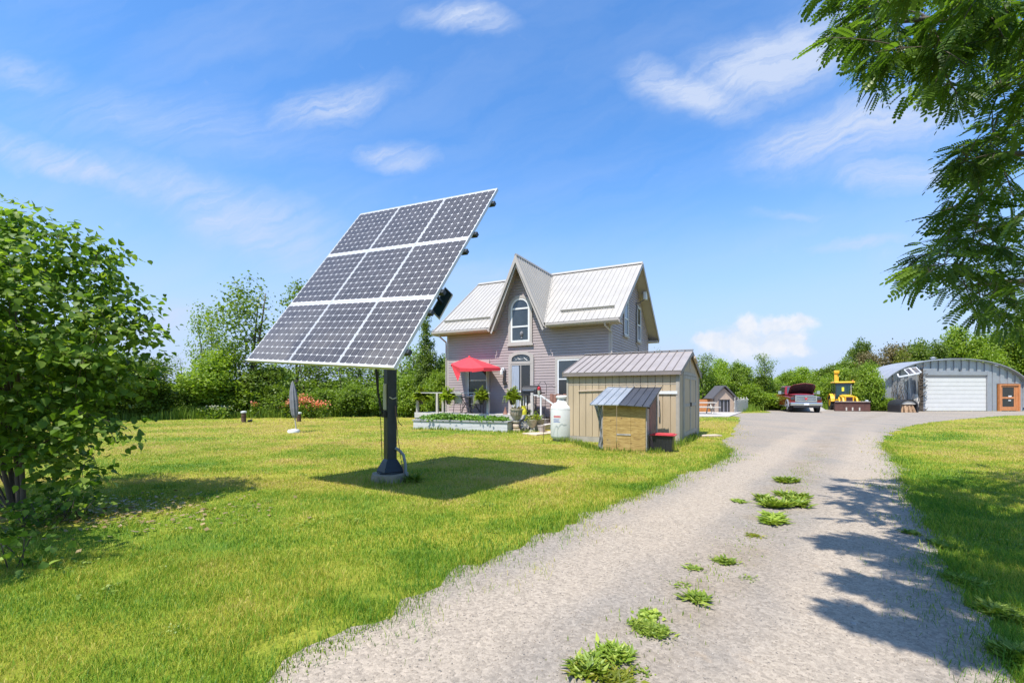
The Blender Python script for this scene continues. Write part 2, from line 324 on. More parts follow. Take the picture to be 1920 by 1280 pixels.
c = t.mix(cen, c, (0.215, 0.172, 0.120))
k = t.m('ADD', t.mapr(vs.outputs[0], 0, 1, 0.80, 1.17), t.mapr(vs2.outputs[1], 0, 1, -0.05, 0.07))
c = t.mix(1, c, t.xyz(k, k, k), 'MULTIPLY')
fn = t.mapr(t.noise(co, 140, 3, 0.7), 0.3, 0.7, 0.80, 1.15)
c = t.mix(1, c, t.xyz(fn, fn, fn), 'MULTIPLY')
c = t.mix(t.mapr(t.noise(co, 1.3, 6, 0.65), 0.64, 0.74, 0, 0.6), c, (0.34, 0.25, 0.16))
t.put(b.inputs['Base Color'], c); b.inputs['Roughness'].default_value = 0.95; b.inputs['Specular IOR Level'].default_value = 0.2
hgt = t.m('ADD', t.m('MULTIPLY', vo.outputs['Distance'], -0.6), t.m('ADD', t.m('MULTIPLY', vo2.outputs['Distance'], -0.15), t.noise(co, 90, 4, 0.7)))
bn = t.new('ShaderNodeBump'); bn.inputs['Strength'].default_value = 0.42; bn.inputs['Distance'].default_value = 0.010
t.put(bn.inputs['Height'], hgt); t.l.new(bn.outputs[0], b.inputs['Normal']); M['gravel'] = m

# ------------------------------------------------------------------ helpers
def tag(o, label=None, cat=None, group=None, kind=None):
    if label: o['label'] = label
    if cat: o['category'] = cat
    if group: o['group'] = group
    if kind: o['kind'] = kind
    return o
def root(name, loc, label, cat, rz=0.0, group=None):
    o = bpy.data.objects.new(name, None); COL.objects.link(o); o.empty_display_size = 0.2
    o.location = loc; o.rotation_euler = (0, 0, rz); return tag(o, label, cat, group)
def link(name, me, parent=None):
    o = bpy.data.objects.new(name, me); COL.objects.link(o)
    if parent is not None: o.parent = parent
    return o
def copy_tree(src, parent=None):
    c = src.copy(); COL.objects.link(c); c.parent = parent
    for ch in list(src.children): copy_tree(ch, c)
    return c
class MB:
    """collects shapes; build() makes ONE mesh object. Coordinates are those of the thing's own frame."""
    def __init__(s, off=(0, 0, 0)): s.v = []; s.f = []; s.mi = []; s.cur = 0; s.off = Vector(off)
    def m(s, i): s.cur = i; return s
    def add(s, vs, fs):
        n = len(s.v); s.v += [tuple(Vector(p) - s.off) for p in vs]
        for f in fs: s.f.append([n + i for i in f]); s.mi.append(s.cur)
        return s
    def box(s, x0, x1, y0, y1, z0, z1):
        return s.add([(x0, y0, z0), (x1, y0, z0), (x1, y1, z0), (x0, y1, z0), (x0, y0, z1), (x1, y0, z1), (x1, y1, z1), (x0, y1, z1)],
                     [(3, 2, 1, 0), (4, 5, 6, 7), (0, 1, 5, 4), (1, 2, 6, 5), (2, 3, 7, 6), (3, 0, 4, 7)])
    def beam(s, a, b, w, h, up=(0, 0, 1)):
        a = Vector(a); b = Vector(b); d = (b - a).normalized(); up = Vector(up)
        if abs(d.dot(up)) > 0.99: up = Vector((1, 0, 0))
        x = d.cross(up).normalized() * w / 2; y = x.cross(d).normalized() * h / 2
        vs = [p + i * x + j * y for p in (a, b) for i, j in ((-1, -1), (1, -1), (1, 1), (-1, 1))]
        return s.add(vs, [(0, 1, 2, 3), (7, 6, 5, 4), (0, 4, 5, 1), (1, 5, 6, 2), (2, 6, 7, 3), (3, 7, 4, 0)])
    def slab(s, pts, th):
        """polygon (ccw seen from its front) with thickness th behind it"""
        pts = [Vector(p) for p in pts]; n = Vector((0, 0, 0))
        for i in range(len(pts)): n += pts[i].cross(pts[(i + 1) % len(pts)])
        n.normalize(); k = len(pts); bk = [p - n * th for p in pts]
        return s.add(pts + bk, [tuple(range(k)), tuple(range(2 * k - 1, k - 1, -1))] + [(i, i + k, (i + 1) % k + k, (i + 1) % k) for i in range(k)])
    def tube(s, pts, r, n=6, caps=True):
        pts = [Vector(p) for p in pts]; rs = r if isinstance(r, (list, tuple)) else [r] * len(pts)
        vs = []; u = None
        for i, p in enumerate(pts):
            d = (pts[min(i + 1, len(pts) - 1)] - pts[max(i - 1, 0)])
            d = d.normalized() if d.length > 1e-9 else Vector((0, 0, 1))
            if u is None: u = d.orthogonal().normalized()
            else:
                u = (u - d * u.dot(d)); u = u.normalized() if u.length > 1e-6 else d.orthogonal().normalized()
            v = d.cross(u)
            vs += [p + (u * math.cos(2 * math.pi * k / n) + v * math.sin(2 * math.pi * k / n)) * rs[i] for k in range(n)]
        fs = [(i * n + k, i * n + (k + 1) % n, (i + 1) * n + (k + 1) % n, (i + 1) * n + k) for i in range(len(pts) - 1) for k in range(n)]
        if caps: fs += [tuple(range(n - 1, -1, -1)), tuple(range((len(pts) - 1) * n, len(pts) * n))]
        return s.add(vs, fs)
    def lathe(s, cx, cy, prof, n=20, sq=False):
        vs = [(cx + r * math.cos(2 * math.pi * k / n), cy + r * math.sin(2 * math.pi * k / n), z) for r, z in prof for k in range(n)]
        L = len(prof)
        fs = [(i * n + k, i * n + (k + 1) % n, (i + 1) * n + (k + 1) % n, (i + 1) * n + k) for i in range(L - 1) for k in range(n)]
        fs += [tuple(range(n - 1, -1, -1)), tuple(range((L - 1) * n, L * n))]
        return s.add(vs, fs)
    def sheet(s, vs, fs): return s.add(vs, fs)
    def build(s, name, mats, parent=None, smooth=False, bevel=0.0, label=None):
        me = bpy.data.meshes.new(name); me.from_pydata(s.v, [], s.f); me.update()
        for q in (mats if isinstance(mats, (list, tuple)) else [mats]): me.materials.append(M[q])
        me.polygons.foreach_set('material_index', s.mi)
        if smooth: me.polygons.foreach_set('use_smooth', [True] * len(me.polygons))
        o = link(name, me, parent)
        if smooth:
            try: me.set_sharp_from_angle(angle=R(40))
            except Exception: pass
        if bevel:
            bv = o.modifiers.new('bevel', 'BEVEL'); bv.width = bevel; bv.segments = 2; bv.limit_method = 'ANGLE'
        if label: o['label'] = label
        return o
def np_mesh(name, V_, faces, matname, rnd=None):
    """V_ (n,3), faces (m,k) all of the same size k"""
    me = bpy.data.meshes.new(name); nv = len(V_); nf, k = faces.shape
    me.vertices.add(nv); me.vertices.foreach_set('co', np.ascontiguousarray(V_, np.float32).ravel())
    me.loops.add(nf * k); me.loops.foreach_set('vertex_index', np.ascontiguousarray(faces, np.int32).ravel())
    me.polygons.add(nf); me.polygons.foreach_set('loop_start', np.arange(0, nf * k, k, dtype=np.int32))
    try: me.polygons.foreach_set('loop_total', np.full(nf, k, np.int32))
    except Exception: pass
    me.update(calc_edges=True); me.materials.append(M[matname])
    if rnd is not None:
        a = me.attributes.new('rnd', 'FLOAT', 'POINT'); a.data.foreach_set('value', np.ascontiguousarray(rnd, np.float32))
    return me
def unit(a): return a / (np.linalg.norm(a, axis=1, keepdims=True) + 1e-9)
LEAFS = {
    'diamond': (np.array([(0, 0, 0), (.5, .5, .08), (0, 1, 0), (-.5, .5, .08)]), [(0, 1, 2), (0, 2, 3)]),
    'heart': (np.array([(0, 0, 0), (.42, .12, .10), (.46, .42, .12), (0, 1.0, -.10), (-.46, .42, .12), (-.42, .12, .10), (0, .45, 0)]),
              [(0, 1, 6), (1, 2, 6), (2, 3, 6), (3, 4, 6), (4, 5, 6), (5, 0, 6)]),
    'lance': (np.array([(0, 0, 0), (.16, .35, .04), (0, 1, -.12), (-.16, .35, .04)]), [(0, 1, 2), (0, 2, 3)]),
}
def leaf_arrays(P_, D_, N_, S_, shape='diamond', rnd=None):
    """P base points, D directions, N approx normals, S sizes -> verts, tris, rnd"""
    T_, fs = LEAFS[shape]; D_ = unit(D_); X = unit(np.cross(D_, N_)); N2 = np.cross(X, D_)
    n = len(P_); k = len(T_)
    V_ = P_[:, None, :] + S_[:, None, None] * (T_[None, :, 0:1] * X[:, None, :] + T_[None, :, 1:2] * D_[:, None, :] + T_[None, :, 2:3] * N2[:, None, :])
    Fc = (np.arange(n)[:, None, None] * k + np.array(fs)[None]).reshape(-1, 3)
    if rnd is None: rnd = RNG.random(n)
    return V_.reshape(-1, 3), Fc, np.repeat(rnd, k)
def gheight(x, y):
    x = np.asarray(x, float); y = np.asarray(y, float)
    g = -0.10 * np.exp(-((x - 1.2) ** 2 + (y - 13.4) ** 2) / (2 * 1.3 ** 2))
    g = g + 0.012 * np.sin(x * 0.9 + 1) * np.sin(y * 0.7) * np.clip((np.abs(x) + y - 3) / 6, 0, 1) * np.clip((24 - y) / 8, 0, 1) * np.clip((13 - np.abs(x)) / 4, 0, 1)
    return g
def gz(x, y): return float(gheight(x, y))
def px2g(x, y, z=0.0):
    d = F * (H - z) / (y - CY); return ((x - CX) / F * d, d)
def at(x, y, D): return Vector(((x - CX) / F * D, D, H + (CY - y) / F * D))

# ------------------------------------------------------------------ ground
DR_L = [(380, 1400), (510, 1280), (640, 1200), (762, 1146), (830, 1085), (900, 1058), (985, 1022), (1060, 985), (1130, 955), (1195, 930), (1245, 908), (1262, 893), (1325, 876), (1362, 858), (1368, 843), (1355, 832), (1372, 812), (1384, 795), (1388, 782)]
DR_R = [(2010, 1400), (1915, 1278), (1868, 1200), (1835, 1130), (1800, 1075), (1772, 1020), (1735, 980), (1702, 930), (1690, 880), (1668, 850), (1652, 829), (1672, 812), (1700, 800), (1740, 792), (1800, 786), (1880, 779), (1990, 777), (2200, 774.5)]
left = [px2g(*p) for p in DR_L]; right = [px2g(*p) for p in DR_R]
left = [(-1.2, -3.0), (-1.0, 0.0)] + left; right = [(3.0, -3.0), (2.7, 0.0)] + right
left += [(14.2, 31.5), (18.6, 32.6), (19.5, 34.5), (21, 39), (29, 39), (29.0, 35.6)]
right += [(58, 35.6)]
poly = left + [(32, 35.42), (37, 35.42)] + right[::-1]
def vnoise(x, y, sc, seed):
    g = np.random.default_rng(seed).random((256, 256)); u = x / sc + 1000.3; v = y / sc + 1000.7
    i = np.floor(u).astype(int); j = np.floor(v).astype(int); a = u - i; b_ = v - j; a = a * a * (3 - 2 * a); b_ = b_ * b_ * (3 - 2 * b_)
    G = lambda p, q_: g[p % 256, q_ % 256]
    return (G(i, j) * (1 - a) + G(i + 1, j) * a) * (1 - b_) + (G(i, j + 1) * (1 - a) + G(i + 1, j + 1) * a) * b_
# jagged edge: subdivide and jitter
def jag(pl, step=0.11, amp=0.10):
    out = []
    for i in range(len(pl)):
        a = np.array(pl[i]); b_ = np.array(pl[(i + 1) % len(pl)]); L = np.linalg.norm(b_ - a)
        st = step * max(1, min(a[1], b_[1]) / 6)
        n = max(1, int(L / st)); nrm = np.array([-(b_ - a)[1], (b_ - a)[0]]) / (L + 1e-9)
        for k in range(n):
            q = a + (b_ - a) * k / n
            j = 0.0 if (a[1] > 31 or (abs(q[1] + 3) < 1e-6)) else (RNG.normal() * 0.30 + (vnoise(q[0], q[1], .75, 71) - .5) * 1.5 + (vnoise(q[0], q[1], .27, 72) - .5) * 1.7) * amp
            out.append(tuple(q + nrm * j))
    return out
poly_j = jag(poly)
PJ = np.array(poly_j)
def inside(px, py, pl=PJ):
    x0 = pl[:, 0]; y0 = pl[:, 1]; x1 = np.roll(x0, -1); y1 = np.roll(y0, -1)
    res = np.zeros(len(px), bool)
    for a, b_, c_, d_ in zip(x0, y0, x1, y1):
        cond = ((b_ > py) != (d_ > py))
        if not cond.any(): continue
        xi = (c_ - a) * (py - b_) / (d_ - b_ + 1e-12) + a
        res ^= cond & (px < xi)
    return res
def dist_edge(px, py, pl=PJ):
    a = pl; b_ = np.roll(pl, -1, 0); d = b_ - a; L2 = (d ** 2).sum(1) + 1e-12; best = np.full(len(px), 1e9)
    for i in range(len(a)):
        t_ = np.clip(((px - a[i, 0]) * d[i, 0] + (py - a[i, 1]) * d[i, 1]) / L2[i], 0, 1)
        best = np.minimum(best, (px - a[i, 0] - t_ * d[i, 0]) ** 2 + (py - a[i, 1] - t_ * d[i, 1]) ** 2)
    return np.sqrt(best)
xs = np.unique(np.concatenate([np.linspace(-1500, -60, 8), np.linspace(-60, -12, 17), np.linspace(-12, 14, 105), np.linspace(14, 60, 17), np.linspace(60, 1500, 8)]))
ys = np.unique(np.concatenate([np.linspace(-60, -4, 6), np.linspace(-4, 30, 137), np.linspace(30, 60, 13), np.linspace(60, 2500, 9)]))
GX, GY = np.meshgrid(xs, ys); nx, ny = len(xs), len(ys)
Vg = np.stack([GX.ravel(), GY.ravel(), gheight(GX.ravel(), GY.ravel())], 1)
ii = (np.arange(ny - 1)[:, None] * nx + np.arange(nx - 1)[None]).ravel()
Fg = np.stack([ii, ii + 1, ii + nx + 1, ii + nx], 1)
tag(link('lawn', np_mesh('lawn', Vg, Fg, 'lawn')), kind='structure')
# driveway sheet follows the ground (triangulated in a fine strip fashion through bmesh)
import bmesh
bm = bmesh.new()
vs = [bm.verts.new((p[0], p[1], 0)) for p in poly_j]
bm.faces.new(vs); bmesh.ops.triangulate(bm, faces=bm.faces[:])
for axis, rng in ((0, np.arange(-3, 15, 0.3)), (1, np.arange(-2, 30, 0.4))):
    for c_ in rng:
        co_ = (c_, 0, 0) if axis == 0 else (0, c_, 0); no_ = (1, 0, 0) if axis == 0 else (0, 1, 0)
        bmesh.ops.bisect_plane(bm, geom=bm.verts[:] + bm.edges[:] + bm.faces[:], plane_co=co_, plane_no=no_)
for v in bm.verts:
    v.co.z = gz(v.co.x, v.co.y) + 0.006
bmesh.ops.recalc_face_normals(bm, faces=bm.faces[:])
me = bpy.data.meshes.new('driveway'); bm.to_mesh(me); bm.free(); me.materials.append(M['gravel'])
cl_ = np.array([(1.15, -3), (1.0, 0), px2g(1020, 1400), px2g(1125, 1272), px2g(1230, 1180), px2g(1363, 1053), px2g(1447, 970), px2g(1490, 905), px2g(1535, 850), px2g(1560, 815), px2g(1580, 795), px2g(1640, 780)])
def lateral(px, py):
    best = np.full(len(px), 1e9); sg = np.zeros(len(px))
    for a, b_ in zip(cl_[:-1], cl_[1:]):
        d = b_ - a; L2 = d @ d; t_ = np.clip(((px - a[0]) * d[0] + (py - a[1]) * d[1]) / L2, 0, 1); ex = px - a[0] - t_ * d[0]; ey = py - a[1] - t_ * d[1]
        q_ = ex ** 2 + ey ** 2; m_ = q_ < best; best[m_] = q_[m_]; sg[m_] = (d[0] * ey - d[1] * ex)[m_] / math.sqrt(L2)
    return sg
vc = np.array([v.co[:] for v in me.vertices]); la = me.attributes.new('lateral', 'FLOAT', 'POINT'); la.data.foreach_set('value', lateral(vc[:, 0], vc[:, 1]).astype(np.float32))
far_ = me.attributes.new('yard', 'FLOAT', 'POINT'); far_.data.foreach_set('value', np.clip((vc[:, 1] - 13) / 6, 0, 1).astype(np.float32))
if me.polygons[0].normal.z < 0: me.flip_normals()
tag(link('road', me), kind='structure')

# footprints where no grass grows
def hx(p): return px2g(*p)
HO = np.array([0.41, 19.5]); HR = np.array([0.883, -0.469]); HD = np.array([0.469, 0.883])
def hw(u, v): return tuple(HO + HR * u + HD * v)
foot = [np.array([hw(-5.0, -1.3), hw(2.3, -1.3), hw(3.9, -0.2), hw(3.9, 7.2), hw(-3.9, 7.2)])]
def circle(x, y, r): return np.array([(x + r * math.cos(a), y + r * math.sin(a)) for a in np.linspace(0, 6.28, 12)[:-1]])

# lawn blades
def blades(n, d0, d1, wid, hgt, side=1.2, xlim=None):
    d = np.sqrt(RNG.random(n) * (d1 ** 2 - d0 ** 2) + d0 ** 2); x = (RNG.random(n) * 2 - 1) * side * d
    return d, x, np.full(n, wid), np.full(n, hgt)
parts = [blades(230000, 1.5, 4.0, 0.0034, 0.036), blades(270000, 4.0, 7.5, 0.0052, 0.034), blades(240000, 7.5, 13, 0.0085, 0.034),
         blades(170000, 13, 22, 0.016, 0.035), blades(90000, 22, 40, 0.03, 0.04)]
D_ = np.concatenate([p[0] for p in parts]); X_ = np.concatenate([p[1] for p in parts])
Wd = np.concatenate([p[2] for p in parts]); Hg = np.concatenate([p[3] for p in parts])
keep = ~inside(X_, D_)
near = np.zeros(len(X_), bool)
de = np.full(len(X_), 9.0); sel = D_ < 20
de[sel] = dist_edge(X_[sel], D_[sel])
# a few tufts creep over the edge
creep = (~keep) & (de < 0.6) & (RNG.random(len(X_)) < 0.95 * np.exp(-de / (.05 + .22 * vnoise(X_, D_, .35, 9) ** 2)))
keep |= creep
thin = (np.sin(X_ * 3.1 + 1.3) * np.sin(D_ * 2.7) + np.sin(X_ * 1.3 - D_ * 1.9)) * 0.5
keep &= ~((de < 0.18) & (RNG.random(len(X_)) < 0.45))
keep &= RNG.random(len(X_)) < 0.80 + 0.25 * thin
keep &= ~((vnoise(X_, D_, .22, 21) * .6 + vnoise(X_, D_, .9, 22) * .4 > .70) & (RNG.random(len(X_)) < .6) & (D_ < 14))
bare = ((X_ + 5.6) / 1.5) ** 2 + ((D_ - 5.2) / 0.9) ** 2 < 1
keep &= ~(bare & (RNG.random(len(X_)) < 0.75))
bare2 = ((X_ + 1.15) / 0.5) ** 2 + ((D_ - 6.75) / 0.16) ** 2 < 1
keep &= ~(bare2 & (RNG.random(len(X_)) < 0.7))
for f_ in foot: keep &= ~inside(X_, D_, f_)
X_ = X_[keep]; D_ = D_[keep]; Wd = Wd[keep]; Hg = Hg[keep]; de = de[keep]; n = len(X_)
Hg = Hg * (0.55 + 0.8 * RNG.random(n)) * (1 + 0.9 * np.exp(-de / 0.35) * (D_ < 12)) * (.62 + .75 * vnoise(X_, D_, .28, 31) + .35 * (vnoise(X_, D_, .11, 33) > .72))
ang = RNG.random(n) * 6.283; lean = RNG.random(n) * 0.9 + 0.15
dx = np.cos(ang); dy = np.sin(ang); wx = -dy * Wd / 2; wy = dx * Wd / 2
face = RNG.random(n) * 6.283
wx = np.cos(face) * Wd / 2; wy = np.sin(face) * Wd / 2 * 0.6
z0 = gheight(X_, D_)
b0 = np.stack([X_ - wx, D_ - wy, z0], 1); b1 = np.stack([X_ + wx, D_ + wy, z0], 1)
m0 = np.stack([X_ + dx * lean * Hg * .35 - wx * .8, D_ + dy * lean * Hg * .35 - wy * .8, z0 + Hg * .62], 1)
m1 = np.stack([X_ + dx * lean * Hg * .35 + wx * .8, D_ + dy * lean * Hg * .35 + wy * .8, z0 + Hg * .62], 1)
tp = np.stack([X_ + dx * lean * Hg, D_ + dy * lean * Hg, z0 + Hg * (1.05 - 0.3 * lean)], 1)
Vb = np.stack([b0, b1, m0, m1, tp], 1).reshape(-1, 3)
o5 = np.arange(n)[:, None, None] * 5
Fb = (o5 + np.array([(0, 1, 3), (0, 3, 2), (2, 3, 4)])[None]).reshape(-1, 3)
rb = RNG.random(n) - .45 * np.exp(-de / .45) - .22 * (D_ < 6) * np.clip((6 - D_) / 2, 0, 1) + .22 * np.clip((D_ - 7) / 5, 0, 1) + .5 * (vnoise(X_, D_, .55, 5) - .5)
tag(link('grass', np_mesh('grass', Vb, Fb, 'blade', np.repeat(rb, 5))), 'short sunlit lawn grass', 'grass', kind='stuff')

# loose stones on the drive
def stones(n, d0, d1, s0, s1, edge=False):
    d = np.sqrt(RNG.random(n) * (d1 ** 2 - d0 ** 2) + d0 ** 2); x = (RNG.random(n) * 2.2 - 0.85) * d
    k = inside(x, d); x = x[k]; d = d[k]
    s = s0 + (s1 - s0) * RNG.random(len(x)) ** 3; return x, d, s
q = [stones(60000, 1.6, 5, 0.0018, 0.0062), stones(22000, 5, 14, 0.004, 0.009)]
x = np.concatenate([a[0] for a in q]); d = np.concatenate([a[1] for a in q]); s = np.concatenate([a[2] for a in q])
ico = np.array([(1, 0, 0), (-1, 0, 0), (0, 1, 0), (0, -1, 0), (0, 0, 1), (0, 0, -1)], float)
icf = np.array([(0, 2, 4), (2, 1, 4), (1, 3, 4), (3, 0, 4), (2, 0, 5), (1, 2, 5), (3, 1, 5), (0, 3, 5)])
a_ = RNG.random(len(x)) * 6.28; ca, sa = np.cos(a_), np.sin(a_)
J = ico[None] * (0.6 + 0.8 * RNG.random((len(x), 6, 1)))
vx = (J[:, :, 0] * ca[:, None] - J[:, :, 1] * sa[:, None]) * s[:, None] + x[:, None]
vy = (J[:, :, 0] * sa[:, None] + J[:, :, 1] * ca[:, None]) * s[:, None] + d[:, None]
vz = J[:, :, 2] * s[:, None] * 0.6 + gheight(x, d)[:, None] + 0.006 + s[:, None] * 0.15
Vs = np.stack([vx, vy, vz], 2).reshape(-1, 3); Fs = (np.arange(len(x))[:, None, None] * 6 + icf[None]).reshape(-1, 3)
tag(link('loose_gravel', np_mesh('loose_gravel', Vs, Fs, 'stone', np.repeat(RNG.random(len(x)), 6))), 'loose grey and tan stones on the driveway', 'gravel', kind='stuff')

# ================================================================== SOLAR TRACKER
PB = Vector((-1.94, 7.25, 0))
st = root('solar_tracker', PB, 'tall pole-mounted solar array of nine white-framed modules standing on the lawn', 'solar panel')
PC = Vector((-2.053, 6.731, 3.175)); pa = Vector((.8655, -.4967, -.0646)); pb = Vector((.3330, .4743, .8150)); pn = Vector((-.3742, -.7269, .5759))
pa.normalize(); pb = (pb - pa * pb.dot(pa)).normalized(); pn = pa.cross(pb)
if pn.y > 0: pn = -pn
W3, H3 = 2.934, 3.414; mw, mh = W3 / 3, H3 / 3
def pp(a, b, c=0.0): return PC + pa * a + pb * b + pn * c
def pbox(mb, a0, a1, b0, b1, c0, c1):
    vs = [pp(a, b, c) for c in (c0, c1) for a, b in ((a0, b0), (a1, b0), (a1, b1), (a0, b1))]
    return mb.add(vs, [(3, 2, 1, 0), (4, 5, 6, 7), (0, 1, 5, 4), (1, 2, 6, 5), (2, 3, 7, 6), (3, 0, 4, 7)])
for r_ in range(3):
    for c_ in range(3):
        a0 = -W3 / 2 + c_ * mw + 0.003; a1 = a0 + mw - 0.006; b0 = -H3 / 2 + r_ * mh + 0.003; b1 = b0 + mh - 0.006
        mb = MB(PB).m(1)
        pbox(mb, a0 + .012, a1 - .012, b0 + .012, b1 - .012, -0.010, -0.004)
        mb.m(0); pw_, ph_ = (mw - 0.040) / 8, (mh - 0.072) / 9
        for i in range(8):
            for j in range(9):
                x0 = a0 - .003 + 0.020 + i * pw_; y0 = b0 - .003 + 0.036 + j * ph_; g_ = 0.0029; k_ = 0.016
                X0, X1, Y0, Y1 = x0 + g_, x0 + pw_ - g_, y0 + g_, y0 + ph_ - g_
                mb.m(0).add([pp(*p, -0.002) for p in ((X0 + k_, Y0), (X1 - k_, Y0), (X1, Y0 + k_), (X1, Y1 - k_), (X1 - k_, Y1), (X0 + k_, Y1), (X0, Y1 - k_), (X0, Y0 + k_))], [tuple(range(8))])
                for bx in (0.33, 0.67):
                    xx = X0 + (X1 - X0) * bx
                    mb.m(2).add([pp(xx - .0009, Y0, -0.0012), pp(xx + .0009, Y0, -0.0012), pp(xx + .0009, Y1, -0.0012), pp(xx - .0009, Y1, -0.0012)], [(0, 1, 2, 3)])
        o = mb.build('solar_module', ['cell', 'backsheet', 'busbar'], st)
        fr = MB(PB)
        pbox(fr, a0, a0 + .012, b0, b1, -0.042, 0); pbox(fr, a1 - .012, a1, b0, b1, -0.042, 0)
        pbox(fr, a0 + .012, a1 - .012, b0, b0 + .012, -0.042, 0.0); pbox(fr, a0 + .012, a1 - .012, b1 - .012, b1, -0.042, 0.0)
        fr.build('frame', 'alu', o)
# rails behind, their cut ends poke out at the right edge
for b in (1.42, 0.72, 0.36, -0.42, -0.78, -1.42):
    mb = MB(PB); pbox(mb, -W3 / 2 + .05, W3 / 2 + 0.035, b - .03, b + .03, -0.10, -0.045)
    mb.build('rail', 'slate', st)
mb = MB(PB)
pbox(mb, -0.85, -0.75, -1.5, 1.5, -0.20, -0.102); pbox(mb, 0.75, 0.85, -1.5, 1.5, -0.20, -0.102)
mb.build('support_beam', 'slate', st)
mb = MB(PB); pbox(mb, -1.0, 1.0, -0.07, 0.07, -0.34, -0.202); mb.build('torque_tube', 'slate', st)
head = pp(0, 0, -0.27)
mb = MB(PB); a = math.radians(38); s_ = .082
def rsq(cx, cy, s, z, an=a): return [(cx + s * math.sqrt(2) * math.cos(an + math.pi / 4 + k * math.pi / 2), cy + s * math.sqrt(2) * math.sin(an + math.pi / 4 + k * math.pi / 2), z) for k in range(4)]
def loft(mb, rings):
    n = len(rings[0]); vs = [p for r_ in rings for p in r_]
    fs = [(i * n + k, i * n + (k + 1) % n, (i + 1) * n + (k + 1) % n, (i + 1) * n + k) for i in range(len(rings) - 1) for k in range(n)]
    fs += [tuple(range(n - 1, -1, -1)), tuple(range((len(rings) - 1) * n, len(rings) * n))]
    return mb.add(vs, fs)
bx, by = PB.x, PB.y
loft(mb, [rsq(bx, by, .165, .165), rsq(bx, by, .095, .33), rsq(bx, by, .078, .36), rsq(bx, by, .078, 2.95)])
mb.build('pole', 'slate', st, bevel=0.006)
mb = MB(PB)
mb.beam((bx, by, 2.95), tuple(head), .2, .2); mb.beam((bx, by, 2.86), (bx, by, 3.12), .26, .26)
mb.build('tilt_head', 'slate', st, bevel=0.01)
mb = MB(PB).lathe(bx, by, [(.215, .135), (.215, .162)], 6); mb.build('base_plate', 'slate', st, bevel=.004)
for k in range(4):
    x_, y_ = rsq(bx, by, .135, 0)[k][:2]; MB(PB).tube([(x_, y_, .13), (x_, y_, .235)], .010, 6).lathe(x_, y_, [(.022, .163), (.022, .185)], 6).build('anchor_bolt', 'slate', st)
for k in range(4):
    mb = MB(PB)
    an = a + k * math.pi / 2 + math.pi / 4; c, s2 = math.cos(an), math.sin(an)
    mb.add([(bx + c * .09, by + s2 * .09, .166), (bx + c * .225, by + s2 * .225, .166), (bx + c * .225, by + s2 * .225, .18), (bx + c * .10, by + s2 * .10, .34)], [(0, 1, 2, 3)])
    mb.build('gusset', 'slate', st)
mb = MB(PB)
prof = [(.265, -.1), (.29, 0), (.288, .08), (.275, .13), (.255, .136)]
mb.lathe(bx, by, prof, 28); o = mb.build('concrete_footing', 'concrete', st, smooth=True)
for v in o.data.vertices:
    k = 1 + 0.05 * math.sin(v.co.x * 19 + v.co.z * 9) + 0.05 * math.sin(v.co.y * 23); v.co.x *= k; v.co.y *= k
# actuator rod and cables on the left, label box, conduit
MB(PB).tube([(bx - .19, by - .12, 1.80), (bx - .165, by - .10, 1.4), (bx - .10, by - .06, 1.02)], [.022, .018, .012], 8).build('actuator_rod', 'cable', st, smooth=True)
MB(PB).tube([(bx - .16, by - .1, 1.85), (bx - .15, by - .12, 1.3), (bx - .115, by - .13, .95), (bx - .10, by - .12, .5), (bx - .10, by - .11, .36)], .006, 6).build('cable', 'cable', st, smooth=True)
MB(PB).tube([(bx + .14, by - .05, 1.6), (bx + .125, by - .08, 1.1), (bx + .15, by - .08, .95), (bx + .21, by - .1, .89)], .006, 6).build('cable', 'cable', st, smooth=True)
MB(PB).tube([(bx + .10, by - .08, 1.2), (bx + .15, by - .11, .7), (bx + .20, by - .11, .35), (bx + .24, by - .1, .15)], .006, 6).build('cable', 'redply', st, smooth=True)
MB(PB).tube([(bx + .09, by - .03, .53), (bx + .15, by - .04, .50), (bx + .22, by - .04, .42), (bx + .25, by - .04, .28), (bx + .255, by - .03, .02), (bx + .255, by - .03, -.05)], .024, 10).build('conduit', 'conduit', st, smooth=True)
nl = Vector((math.cos(a + math.pi), math.sin(a + math.pi), 0)); nr = Vector((math.cos(a - math.pi / 2), math.sin(a - math.pi / 2), 0))
lb = MB(PB)
c0 = Vector((bx, by, 0)) + nl * .082; tl_ = nr
lb.beam(c0 + Vector((0, 0, 1.14)) + nl * .01 + nr * .0, c0 + Vector((0, 0, 1.55)) + nl * .01, .075, .03, up=tuple(nl))
lb.build('label_plate', 'cream', st, bevel=.004)
MB(PB).beam(c0 + Vector((0, 0, 1.02)) + nl * .02, c0 + Vector((0, 0, 1.12)) + nl * .02, .09, .05, up=tuple(nl)).build('control_box', 'cable', st, bevel=.004)
MB(PB).tube([Vector((bx, by, 1.33)) + nr * .088 - nl * .06, Vector((bx, by, 1.31)) + nr * .095 + nl * 0, Vector((bx, by, 1.34)) + nr * .085 + nl * .05], .009, 6).build('cable_tie', 'cream', st)
